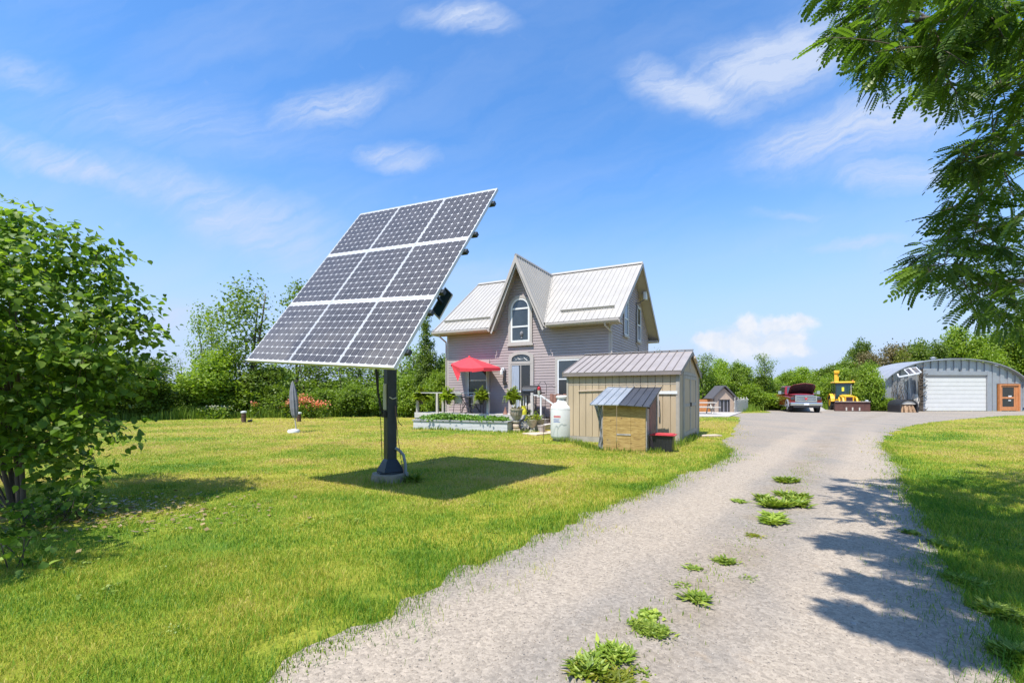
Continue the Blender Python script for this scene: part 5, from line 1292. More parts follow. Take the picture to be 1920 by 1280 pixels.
# cab
loft_r = [[(x_, y_, z_) for x_, y_ in ((-c, f), (c, f), (c, b), (-c, b))] for c, f, b, z_ in ((.96, .95, 3.6, 1.28), (.93, 1.15, 3.52, 1.45), (.78, 1.75, 3.35, 1.93), (.72, 1.9, 3.2, 1.96))]
mb = MB(); loft(mb, loft_r); mb.build('cab', 'truckred', tk, bevel=.03)
MB().add([(-.82, 1.05, 1.38), (.82, 1.05, 1.38), (.70, 1.66, 1.89), (-.70, 1.66, 1.89)], [(0, 1, 2, 3)]).build('windscreen', 'glass', tk)
for s_ in (-1, 1):
    mb = MB()
    mb.add([(s_ * .967, 1.45, 1.36), (s_ * .967, 3.3, 1.36), (s_ * .82, 3.2, 1.86), (s_ * .82, 1.9, 1.86)], [(0, 1, 2, 3)]); mb.build('side_window', 'glass', tk)
    mb = MB(); mb.tube([(s_ * .95, 1.35, 1.40), (s_ * 1.28, 1.25, 1.36)], .025, 6); mb.box(s_ * 1.28 - .10, s_ * 1.28 + .10, 1.2, 1.28, 1.34, 1.58); mb.build('wing_mirror', 'chrome', tk)
    mb = MB()
    mb.box(s_ * .70 - .26 * (s_ < 0), s_ * .70 + .26 * (s_ > 0), -.765, -.70, .93, 1.12); mb.build('headlight', 'glass', tk, bevel=.02)
    for y_ in (.05, 3.85):
        wh = MB(); x_ = s_ * .88; wh.tube([(x_ - .13, y_, .41), (x_ + .13, y_, .41)], .41, 22); wo = wh.build('wheel', 'tyre', tk, bevel=.03)
        mb = MB(); mb.tube([(x_ + s_ * .131, y_, .41), (x_ + s_ * .14, y_, .41)], .24, 16)
        for k in range(5):
            a_ = k * 1.2566; mb.beam((x_ + s_ * .142, y_, .41), (x_ + s_ * .145, y_ + .22 * math.cos(a_), .41 + .22 * math.sin(a_)), .05, .012)
        mb.build('rim', 'rim', wo)
        mb = MB(); pts = [(x_ + s_ * .15 * 1, y_ + .50 * math.cos(a_), .42 + .50 * math.sin(a_)) for a_ in np.linspace(.0, 3.1416, 10)]
        mb.tube(pts, .05, 6); mb.build('wheel_arch', 'bumper', tk)
    MB().box(s_ * 1.0 - .05, s_ * 1.0 + .05, .75, 3.2, .42, .5).build('side_step', 'chrome', tk)
# grille with crosshair bars and small red emblem
mb = MB(); ring(mb, [(-.68, .80), (.68, .80), (.62, 1.19), (-.62, 1.19)], [(-.60, .85), (.60, .85), (.55, 1.14), (-.55, 1.14)], 0, 0, lambda u, z, o: (u, o, z)) if False else None
g = MB(); g.box(-.68, .68, -.80, -.72, 1.14, 1.21); g.box(-.68, .68, -.80, -.72, .78, .84); g.box(-.68, -.60, -.80, -.72, .84, 1.14); g.box(.60, .68, -.80, -.72, .84, 1.14)
g.box(-.60, .60, -.795, -.73, .975, 1.015); g.box(-.04, .04, -.797, -.73, .84, .974); g.box(-.04, .04, -.797, -.73, 1.016, 1.14)
go = g.build('grille', 'chrome', tk)
MB().box(-.60, .60, -.745, -.70, .84, 1.14).build('grille_mesh', 'bumper', go)
mb = MB(); mb.add([(0, -.815, .90), (.075, -.815, .97), (.05, -.815, 1.03), (.12, -.815, 1.07), (.06, -.815, 1.10), (0, -.815, 1.04), (-.06, -.815, 1.10), (-.12, -.815, 1.07), (-.05, -.815, 1.03), (-.075, -.815, .97)], [tuple(range(10))])
mb.build('horned_emblem', 'red', go)
mb = MB(); mb.box(-1.0, 1.0, -.92, -.66, .50, .74); mb.build('front_bumper', 'chrome', tk, bevel=.05)
mb = MB(); mb.box(-.8, .8, -.88, -.60, .36, .49); mb.build('air_dam', 'black', tk)
mb = MB(); mb.box(-.16, .16, -.935, -.922, .55, .68); mb.build('number_plate', 'white', tk)
MB().box(-.6, .6, 0, 4.8, .35, .5).build('chassis', 'black', tk)
# raised hood: hinged at the windscreen, seen from below
hd = MB(); NX = 8; vs = []
for j, (yy_, zz_, hw_) in enumerate(((.85, 1.30, .80), (.55, 1.55, .80), (.12, 1.82, .79), (-.20, 1.97, .70), (-.42, 2.02, .52))):
    for i in range(NX + 1):
        s = i / NX * 2 - 1; vs.append((s * hw_, yy_ - .0, zz_ + .09 * (1 - s * s) - (.0)))
fs = [(j * (NX + 1) + i, j * (NX + 1) + i + 1, (j + 1) * (NX + 1) + i + 1, (j + 1) * (NX + 1) + i) for j in range(4) for i in range(NX)]
ho = hd.add(vs, fs).build('hood', 'hoodin', tk, smooth=True); sm = ho.modifiers.new('solid', 'SOLIDIFY'); sm.thickness = .04
MB().tube([(-.80 + .0, .85, 1.32), (-.81, .12, 1.84), (-.72, -.20, 1.99), (-.52, -.42, 2.05), (0, -.46, 2.13), (.52, -.42, 2.05), (.72, -.20, 1.99), (.81, .12, 1.84), (.80, .85, 1.32)], .022, 5, caps=True).build('hood_edge', 'truckred', ho)

# ================================================================== BACKHOE LOADER
bk = root('backhoe_loader', Vector((26.85, 36.3, 0)), 'yellow backhoe loader with glazed cab and rusty front bucket', 'backhoe', rz=R(-24)); bk.scale = (.88, .88, .90)
# bucket, wide, front
mb = MB(); bw = 1.28
prof = [(-1.05, .02), (-1.35, .0), (-1.38, .03), (-1.15, .10), (-.98, .3), (-.98, .6), (-1.12, .80), (-1.08, .82), (-.92, .62), (-.92, .25)]
prof = [(-1.30, .0), (-1.32, .04), (-1.27, .5), (-1.25, .82), (-1.20, .83), (-.85, .55), (-.75, .3), (-.82, .06), (-1.0, .0)]
k = len(prof); mb.add([(x_, y_, z_) for x_ in (-bw, bw) for y_, z_ in prof], [(i, (i + 1) % k, k + (i + 1) % k, k + i) for i in range(k)] + [tuple(range(k - 1, -1, -1)), tuple(range(k, 2 * k))])
bo = mb.build('bucket', 'rust', bk, bevel=.01)
mb = MB(); mb.beam((-bw, -1.33, .84), (bw, -1.33, .84), .05, .05); mb.build('bucket_lip', 'postwood', bo)
for x_ in (-.45, .0, .5): MB().box(x_ - .05, x_ + .05, -1.36, -1.315, .06, .34).build('bucket_hook', 'fencewood', bo)
MB().lathe(1.05, -1.2, [(.12, .84), (.16, .9), (.1, .98), (.02, 1.0)], 10).build('green_rag', 'galv', bk)
# loader arms
for s_ in (-1, 1):
    mb = MB(); mb.beam((s_ * .52, -.80, .55), (s_ * .50, -.40, 1.12), .13, .20); mb.beam((s_ * .50, -.42, 1.10), (s_ * .48, .75, 1.28), .13, .20)
    mb.build('loader_arm', 'yellow', bk, bevel=.015)
    mb = MB(); mb.beam((s_ * .80, -.78, .60), (s_ * .66, .3, 1.15), .09, .12); mb.build('lift_link', 'yellow', bk)
    MB().tube([(s_ * .5, -.70, .8), (s_ * .48, .2, 1.0)], .04, 8).build('hydraulic_cylinder', 'chrome', bk)
# engine cowl
mb = MB(); loft(mb, [rect(-.36, .36, -.30, .55, 1.32), rect(-.36, .36, 1.1, .55, 1.45)]); mb.build('engine_cowl', 'yellow', bk, bevel=.02)
MB().box(-.24, .24, -.33, -.302, .65, 1.22).build('radiator_grille', 'hoodin', bk)
MB().box(-.38, .38, -.25, 2.6, .42, .56).build('chassis', 'black', bk)
MB().tube([(.26, .3, 1.4), (.26, .3, 2.25), (.28, .25, 2.30)], .028, 8).build('exhaust', 'fencewood', bk)
for s_ in (-1, 1):
    for y_, r_, w_, x_ in ((.1, .40, .26, .62), (2.15, .70, .40, .82)):
        mb = MB(); mb.tube([(s_ * x_ - w_ / 2, y_, r_), (s_ * x_ + w_ / 2, y_, r_)], r_, 24)
        for q in range(20):
            a_ = q * math.pi / 10; mb.beam((s_ * x_ - w_ / 2, y_ + (r_) * math.cos(a_), r_ + r_ * math.sin(a_)), (s_ * x_ + w_ / 2, y_ + (r_) * math.cos(a_ + .12), r_ + r_ * math.sin(a_ + .12)), .04, .05)
        wo = mb.build('wheel', 'tyre', bk)
        MB().tube([(s_ * (x_ + w_ / 2) , y_, r_), (s_ * (x_ + w_ / 2 + .012), y_, r_)], r_ * .5, 16).build('rim', 'yellow', wo)
    mb = MB(); pts = [(s_ * .84, 2.15 + .80 * math.cos(a_), .70 + .80 * math.sin(a_)) for a_ in np.linspace(.3, 3.0, 9)]
    for a_, b_ in zip(pts[:-1], pts[1:]): mb.beam(a_, b_, .46, .04)
    mb.build('rear_fender', 'yellow', bk)
# cab
cz0, cz1 = 1.02, 2.48; cwd = .78; cy0, cy1 = .98, 2.55
posts = [(-cwd, cy0), (cwd, cy0), (cwd, cy1), (-cwd, cy1)]
for x_, y_ in posts + [(-cwd, 1.8), (cwd, 1.8)]: MB().beam((x_ * 1.0, y_ , cz0), (x_ * .94, y_ + (.06 if y_ < 1.2 else 0), cz1), .07, .07).build('cab_pillar', 'black', bk)
MB().box(-cwd, cwd, cy0 - .02, cy1, .92, cz0).build('cab_sill', 'yellow', bk)
MB().box(-cwd + .05, cwd - .05, cy0 + .01, cy0 + .03, cz0, cz1 - .02).build('windscreen', 'cabglass', bk)
for s_ in (-1, 1): MB().box(s_ * (cwd - .03) - .01, s_ * (cwd - .03) + .01, cy0 + .05, cy1 - .05, cz0, cz1 - .02).build('side_window', 'cabglass', bk)
mb = MB(); loft(mb, [[(x_ * s_, (y_ - 1.75) * s_ + 1.75, z_) for x_, y_ in ((-.87, .85), (.87, .85), (.87, 2.7), (-.87, 2.7))] for s_, z_ in ((1, cz1), (1.0, cz1 + .09), (.9, cz1 + .15))]); mb.build('cab_roof', 'yellow', bk, bevel=.03)
MB().box(-.30, -.12, cy0 - .01, cy0 + .005, 1.75, 2.10).build('manual_sticker', 'limey', bk)
MB().lathe(.55, 1.0, [(.06, cz1 + .15), (.08, cz1 + .19), (.05, cz1 + .27)], 8).build('beacon', 'cedar', bk)
# folded digging arm behind the cab
mb = MB(); mb.beam((-.34, 3.0, .9), (-.30, 3.3, 3.5), .15, .24); mb.build('boom', 'yellow', bk)
mb = MB(); mb.beam((-.10, 3.1, 1.2), (-.14, 3.35, 3.5), .08, .12); mb.build('dipper', 'yellow', bk)
mb = MB(); mb.box(-.45, -.02, 3.12, 3.42, 3.42, 3.72); mb.build('boom_knuckle', 'yellow', bk, bevel=.05)
MB().box(-.5, .5, 2.6, 3.1, .5, 1.1).build('rear_frame', 'yellow', bk)

# ================================================================== ARCH-ROOFED STEEL GARAGE
GY_ = 35.55
gp_ = lambda px: (px - CX) / F * GY_
gX = gp_(1788)
gr = root('quonset_garage', (gX, GY_, 0), 'long low arched galvanised steel garage with white overhead door', 'garage')
GA, GHt = 5.95, 4.02
def arch_z(x):
    """flattened arch with bulging sides"""
    return 0
ac = []
for k in range(49):
    a_ = R(-22) + (math.pi + R(44)) * k / 48
    ca_, sa_ = math.cos(a_), math.sin(a_)
    rx = GA; zc = 1.15
    x_ = rx * (abs(ca_) ** .92) * (1 if ca_ > 0 else -1); z_ = zc + (GHt - zc) * (abs(sa_) ** 1.0) * (1 if sa_ > 0 else -1)
    if sa_ < 0: z_ = zc * (1 - abs(sa_) / math.sin(R(22)))
    ac.append((x_, z_))
prof = ac
n_ = len(prof); gl = 3.2
# corrugated shell: ribs along the length
mb = MB(); vs = []; rows = 11
for j in range(rows):
    y_ = gl * j / (rows - 1); k = 1 + (.012 if (j // 1) % 2 else 0)
    vs += [(x_ * k, y_, z_ * k) for x_, z_ in prof]
fs = [(j * n_ + i, (j + 1) * n_ + i, (j + 1) * n_ + i + 1, j * n_ + i + 1) for j in range(rows - 1) for i in range(n_ - 1)]
o = mb.add(vs, fs).build('arch_roof', 'quonset', gr); sm = o.modifiers.new('solid', 'SOLIDIFY'); sm.thickness = .03
# rim
mb = MB()
for a_, b_ in zip(prof[:-1], prof[1:]): mb.beam((a_[0] * 1.012, -.10, a_[1] * 1.012 + .02), (b_[0] * 1.012, -.10, b_[1] * 1.012 + .02), .30, .05) if True else None
mb.build('rim', 'quonset', gr)
dl, dr_, dt = gp_(1733.5) - gX, gp_(1849.5) - gX, 2.78
def top_at(x):
    for a_, b_ in zip(prof[:-1], prof[1:]):
        lo, hi = sorted((a_[0], b_[0]))
        if lo <= x <= hi and min(a_[1], b_[1]) > 1.0: 
            t_ = (x - a_[0]) / (b_[0] - a_[0] + 1e-9); return a_[1] + (b_[1] - a_[1]) * t_
    return 1.3
def bot_at(x):
    m_ = prof[0][0]
    return 0.0 if abs(x) <= m_ + .001 else (abs(x) - m_) / (GA - m_) * 1.15 + .02
ent0, ent1, entt = gp_(1873) - gX, gp_(1912) - gX, 2.12
mb = MB(); x = -GA + .04; k = 0
while x < GA - .05:
    xe = min(x + .30, GA - .05); cu = [x, xe]
    o_ = .0 if k % 2 else -.07
    for z0, z1f in (((bot_at((x + xe) / 2)), top_at),):
        segs = [(z0, None)]
        xm = (x + xe) / 2
        if dl - .12 < xm < dr_ + .12: segs = [(dt + .16, None)]
        elif ent0 - .02 < xm < ent1 + .02: segs = [(entt + .03, None)]
        for a0, _ in segs:
            zt_a, zt_b = top_at(x) - .03, top_at(xe) - .03
            if min(zt_a, zt_b) > a0 + .05: mb.add([(x, o_ + .10, a0), (xe, o_ + .10, a0), (xe, o_ + .10, zt_b), (x, o_ + .10, zt_a), (x, .14, a0), (x, .14, zt_a)], [(0, 1, 2, 3), (4, 0, 3, 5)])
    x = xe; k += 1
mb.build('end_wall', 'quonset', gr)
MB().box(-GA + .6, GA - .6, .25, .30, 0, 2.2).build('inner_wall', 'quonset', gr)
mb = MB(); mb.box(dl - .20, dl - .02, -.08, .12, 0, dt + .30); mb.build('door_jamb', 'quonset', gr)
mb = MB(); mb.box(dr_ + .02, dr_ + .34, -.08, .12, 0, dt + .30); mb.build('door_jamb', 'quonset', gr)
mb = MB(); mb.box(dl - .019, dr_ + .019, -.06, .12, dt + .03, dt + .32); mb.box(dl - .2, dl + .9, -.062, .1, dt + .321, dt + .55); mb.build('door_header', 'quonset', gr)
mb = MB(); mb.box(dl - .02, dr_ + .02, .02, .10, dt - .18, dt + .029); mb.build('header_shadow_board', 'trim', gr)
gd = root_ = None
mb = MB(); rows_ = 8; hh = (dt - .19) / rows_
gdo = MB(); gdo.box(dl, dr_, .06, .11, .02, dt - .19); gdo = gdo.build('garage_door', 'garagedoor', gr)
for k in range(rows_):
    MB().box(dl + .01, dr_ - .01, .02 if k % 2 == 0 else .028, .059, .03 + k * hh, .03 + (k + 1) * hh - .022).build('door_panel', 'garagedoor', gdo)
MB().box(dl - .05, dr_ + .05, -.02, .055, -.02, .028).build('threshold', 'cable', gr)
ed = MB(); ed.box(ent0, ent0 + .13, -.06, .12, 0, entt); ed.box(ent1 - .13, ent1, -.06, .12, 0, entt); ed.box(ent0 + .13, ent1 - .13, -.06, .12, entt - .12, entt)
ed = ed.build('entry_door', 'cedar', gr)
mb = MB(); mb.box(ent0 + .15, ent1 - .32, .0, .05, .05, .35); mb.box(ent0 + .15, ent1 - .32, .0, .05, .98, 1.12); mb.box(ent0 + .15, ent0 + .27, .001, .049, .35, 1.95); mb.box(ent1 - .44, ent1 - .32, .001, .049, .35, 1.95); mb.box(ent0 + .15, ent1 - .32, .0, .05, 1.86, 1.98)
mb.box(ent1 - .30, ent1 - .14, .0, .06, .02, 1.98)
mb.build('door_leaf', 'cedar', ed)
MB().box(ent0 + .26, ent1 - .43, .02, .035, .34, 1.88).build('pane', 'glass_dark', ed)
mb = MB(); mb.box(ent0 + .75, ent0 + 1.0, .005, .018, 1.12, 1.22); mb.box(ent0 + .75, ent0 + .95, .005, .018, .8, .88); mb.build('sticker', 'white', ed)
MB().add([(gp_(1796) - gX, -.01, 2.98), (gp_(1802) - gX, -.01, 2.98), (gp_(1799.5) - gX, -.01, 3.35)], [(0, 1, 2)]).build('vent_flag', 'slate', gr)
for px in (1763, 1882): MB().lathe(gp_(px) - gX, .6, [(.12, top_at(gp_(px) - gX)), (.12, top_at(gp_(px) - gX) + .18), (.22, top_at(gp_(px) - gX) + .2), (.05, top_at(gp_(px) - gX) + .3)], 10).build('roof_vent', 'quonset', gr)
# two small solar panels tilted on a rail on the left haunch
a_ = at(1690, 706, GY_ - 1.0); b_ = at(1720, 699, GY_ - 1.0)
sp = root('small_solar_panel', a_, 'two small solar panels on a white rail at the left flank of the garage', 'solar panel')
for k, (p1_, p2_, p3_, p4_) in enumerate((((1695, 693), (1704, 690), (1716, 701.5), (1706, 704)), ((1706, 690), (1717, 688.5), (1727, 698), (1717.5, 701)))):
    q_ = [at(*p4_, GY_ - 1.3), at(*p3_, GY_ - 1.3), at(*p2_, GY_ - .3), at(*p1_, GY_ - .3)]
    o = MB(a_).slab(q_, .03).build('panel', 'cell', sp)
    m_ = MB(a_)
    for i in range(4): m_.beam(q_[i] + Vector((0, -.01, .01)), q_[(i + 1) % 4] + Vector((0, -.01, .01)), .045, .04)
    m_.build('frame', 'white', o)
MB(a_).beam(at(1685, 706.5, GY_ - 1.35), at(1723, 699.5, GY_ - 1.35), .08, .10).build('rail', 'white', sp)
MB(a_).beam(at(1685, 706, GY_ - 1.3), at(1683, 701, GY_ - .2), .08, .06).build('rail', 'white', sp)
MB(a_).beam(at(1721, 700, GY_ - 1.2), at(1722, 718, GY_ - .1), .06, .06).build('brace', 'white', sp)
# leafless vines on the garage front
def vine(px0, px1, py0, py1, n, label, nm='bare_vine', dens=1.0, r_=.018, off=.25):
    b_ = Vector(((px0 + px1) / 2, py1, 0)); base = at(b_.x, 771, GY_ - off)
    t = root(nm, (base.x, base.y, 0), label, 'vine')
    mb = MB((base.x, base.y, 0))
    for k in range(n):
        x_ = px0 + (px1 - px0) * random.random(); y_ = py1; pts = []
        tgt = py0 + (py1 - py0) * random.random() * .35; a = 0
        while y_ > tgt:
            pts.append(at(x_, y_, GY_ - off + random.uniform(-.06, .06))); y_ -= random.uniform(2, 5); x_ += random.gauss(0, 1.3 * dens)
            x_ = min(max(x_, px0), px1)
        if len(pts) > 2: mb.tube(pts, [r_ * (1 - .6 * i / len(pts)) for i in range(len(pts))], 4, caps=False)
    for k in range(n // 2):
        x_ = px0 + (px1 - px0) * random.random() * .6; y_ = py0 + (py1 - py0) * random.random(); 
        mb.tube([at(x_, y_, GY_ - off - .05), at(x_ + 6, y_ + random.uniform(-3, 3), GY_ - off - .1), at(x_ + 13, y_ + random.uniform(-4, 4), GY_ - off)], r_ * .7, 4, caps=False)
    mb.build('stem', 'bark', t)
vine(1669, 1702, 700, 768, 20, 'tangle of bare grey vines climbing the left part of the steel garage')
vine(1722, 1730.5, 684, 771, 46, 'thick twisted column of bare vine stems beside the garage door', dens=.8, r_=.03, off=.32)
t = root('wire_roll', at(1716, 757, GY_ - .5), 'upright bundle of pale brushwood beside the vine column', 'brushwood')
mb = MB()
for k in range(40):
    a_ = random.random() * 6.28; z0 = random.uniform(-.1, .2); mb.tube([(.18 * math.cos(a_), .15 * math.sin(a_), z0 - .3), (.30 * math.cos(a_ + .5), .2 * math.sin(a_ + .5), .3), (.15 * math.cos(a_ + 1), .1 * math.sin(a_ + 1), .75)], .012, 4, caps=False)
mb.build('twig', 'fencewood', t); t.name = 'brushwood_bundle'
# firewood shelter (dark igloo)
x_, y_ = px2g(1692.5, 772.5)
ig = root('firewood_shelter', (x_, y_, 0), 'black dome-topped shelter holding split logs left of the garage door', 'log shelter')
mb = MB(); n_ = 12; ro_, ri_ = .68, .58
def dome(r_, lift): return [(-r_, 0)] + [(-r_ * math.cos(math.pi * k / n_), lift + r_ * .62 * math.sin(math.pi * k / n_)) for k in range(n_ + 1)] + [(r_, 0)]
A = dome(.68, .52); B = dome(.58, .50)
k = len(A); vs = [(x, y, z) for y in (-.55, .55) for x, z in A] + [(x, y, z) for y in (-.55, .55) for x, z in B]
fs = []
for i in range(k - 1): fs += [(i, i + 1, 2 * k + i + 1, 2 * k + i), (i, k + i, k + i + 1, i + 1), (2 * k + i, 2 * k + i + 1, 3 * k + i + 1, 3 * k + i), (k + i, 3 * k + i, 3 * k + i + 1, k + i + 1)]
mb.add(vs, fs); mb.add([(x, .52, z) for x, z in B], [tuple(range(k))]); mb.build('shell', 'black', ig)
MB().slab([(x, -.50, z) for x, z in B if z > .55][::-1], .03).build('front_panel', 'fencewood', ig)
for i, x in enumerate((-.42, -.25, -.08, .10, .27, .43)):
    MB().beam((x, -.45 - .1 * (i % 2), 0.0), (x * .75, -.35, .66), .12, .11).build('log', 'logwood', ig)
x_, y_ = px2g(1711, 770.5)
t = root('yellow_toy', (x_, y_, 0), 'small yellow plastic toy on the ground between the log shelter and the garage door', 'toy')
MB().lathe(0, 0, [(.18, .06), (.24, .12), (.22, .22), (.08, .26)], 12).build('toy_body', 'yellow', t, smooth=True)
MB().tube([(-.12, 0, .2), (-.18, 0, .42)], .03, 6).build('handle', 'yellow', t)
x_, y_ = px2g(1917, 769)
t = root('red_container', (x_, y_, 0), 'red container at the right edge by the garage corner', 'container')
mb = MB(); loft(mb, [[(a * s, b * s, z) for a, b in ((-.22, -.2), (.22, -.2), (.22, .2), (-.22, .2))] for s, z in ((.9, 0), (1, .6), (1.05, .62), (.95, .7))]); mb.build('container_body', 'red', t, bevel=.02)
MB().box(-.12, .12, -.03, .03, .7, .8).build('handle', 'red', t)
x_, y_ = px2g(1640, 772)
# dirt mound behind the truck
mx_, my_ = px2g(1552, 768.5)
t = root('gravel_heap', (23.9, 37.2, 0), 'low grey heap of gravel between the truck and the backhoe', 'gravel heap')
mb = MB(); rg = []
for r_, z_ in ((1.7, -.05), (1.3, .25), (.8, .5), (.3, .62), (.03, .66)): rg.append([((r_ * (1 + .12 * math.sin(k * 2.3 + r_))) * math.cos(k * math.pi / 8), .8 * r_ * math.sin(k * math.pi / 8), z_ + .03 * math.sin(k * 3)) for k in range(16)])
loft(mb, rg); mb.build('heap', 'heap', t, smooth=True)

# ================================================================== TREES
def bez(a, b, c, n):
    a, b, c = map(np.array, (a, b, c)); t_ = np.linspace(0, 1, n)[:, None]
    return (1 - t_) ** 2 * a + 2 * t_ * (1 - t_) * b + t_ ** 2 * c
def tree_meshes(h, blobs, tips, per, leaf, crad, trunk_r=.12, shape='diamond', leafm='leafa', barkm='bark', stems=1, twig=.02, fork=.35, branch_n=None, shell=.35, droop=.2, seed=0, nb=5):
    """blobs: (x,y,z,rx,ry,rz) ellipsoids that tips are spread through; returns trunk and crown meshes"""
    rg = np.random.default_rng(seed + 11); vol = np.array([b[3] * b[4] * b[5] for b in blobs]) ** .75; vol = vol / vol.sum()
    bi = rg.choice(len(blobs), tips, p=vol); d = unit(rg.normal(size=(tips, 3))); rr = (shell + (1 - shell) * rg.random(tips)) ** (1 / 2.0)
    B = np.array(blobs, float); T_ = B[bi, :3] + d * rr[:, None] * B[bi, 3:]
    T_[:, 2] = np.maximum(T_[:, 2], .12)
    mb = MB(); bases = []
    for s in range(stems):
        a0 = rg.random() * 6.28; off = 0 if stems == 1 else .16 * h / 4
        b0_ = np.array([math.cos(a0) * off * .6, math.sin(a0) * off * .6, 0])
        top = np.array([math.cos(a0) * off * 3.2 + rg.normal() * .1, math.sin(a0) * off * 3.2, h * (.72 + .12 * rg.random())])
        mid = (b0_ + top) / 2 + np.array([rg.normal() * .05 * h, rg.normal() * .05 * h, 0]) * .6
        pts = bez(b0_ - [0, 0, .15], mid, top, 9); r0 = trunk_r / (stems ** .5)
        mb.tube([tuple(p) for p in pts], [r0 * (1.25 if i == 0 else 1) * (1 - .82 * i / 8) for i in range(9)], 8)
        bases.append((pts, r0))
    nbr = branch_n or tips; order = rg.permutation(tips)[:nbr]
    hubs = []
    # main limbs
    for k in range(nb * stems):
        pts, r0 = bases[k % stems]; tI = fork + (0.95 - fork) * (k // stems) / max(1, nb - 1); i = min(8, int(tI * 8)); st0 = pts[i]
        j = order[k % len(order)]; tgt = st0 + (T_[j] - st0) * .62
        q = bez(st0, (st0 + tgt) / 2 + [0, 0, h * .04], tgt, 5); rl = r0 * (1 - .8 * tI) * .6
        mb.tube([tuple(p) for p in q], [rl * (1 - .6 * m / 4) for m in range(5)], 5, caps=False)
        hubs += [(q[m], rl * (1 - .6 * m / 4)) for m in (1, 2, 3, 4)]
    for pts, r0 in bases: hubs += [(pts[i], r0 * (1 - .8 * i / 8)) for i in range(3, 9)]
    HP = np.array([a for a, _ in hubs])
    for j in order:
        dd = np.linalg.norm(HP - T_[j], axis=1) + np.maximum(0, HP[:, 2] - T_[j, 2]) * .8; m = int(np.argmin(dd)); a = HP[m]
        q = bez(a, (a + T_[j]) / 2 + [rg.normal() * .03 * h, rg.normal() * .03 * h, .03 * h], T_[j], 4); rl = min(hubs[m][1] * .6, twig)
        mb.tube([tuple(p) for p in q], [max(rl * (1 - .25 * i), .003) for i in range(4)], 4, caps=False)
        if len(hubs) < 900: hubs.append((q[2], rl * .7)); HP = np.vstack([HP, q[2]])
    n = tips * per
    C = np.repeat(T_, per, 0); o = rg.normal(size=(n, 3)) * crad * np.array([1, 1, .7]); P_ = C + o
    P_[:, 2] = np.maximum(P_[:, 2], .04)
    D2 = unit(o) + rg.normal(size=(n, 3)) * .7; D2[:, 2] -= droop
    N_ = unit(P_ - B[np.repeat(bi, per), :3]) * .5 + rg.normal(size=(n, 3)) * .45 + np.array([0, 0, .75])
    S_ = leaf * (.55 + .8 * rg.random(n))
    clump = np.repeat(rg.random(tips), per)
    rd = np.clip(.55 * rg.random(n) + .45 * clump, 0, 1)
    V_, Fc, rdv = leaf_arrays(P_, D2, N_, S_, shape, rd)
    cm_ = np_mesh('crown', V_, Fc, leafm, rdv)
    tm = bpy.data.meshes.new('trunk'); tm.from_pydata(mb.v, [], mb.f); tm.materials.append(M[barkm]); tm.polygons.foreach_set('use_smooth', [True] * len(tm.polygons))
    return tm, cm_
def rand_blobs(h, w, n, low=.15, seed=0, top=1.0):
    rg = np.random.default_rng(seed); out = []
    for k in range(n):
        z = h * (low + (top - low - .12) * (k + .5) / n) ; env = math.sin(math.pi * min(1, max(.08, (z / h - low * .5) / (1.05 - low * .5))) ** .8) ** .6
        a = rg.random() * 6.28; r = w / 2 * env * .55 * rg.random()
        s = w / 2 * env * (.5 + .25 * rg.random())
        out.append((r * math.cos(a), r * math.sin(a), z, s, s, min(h * .22, s * .8)))
    return out
PROTO = {}
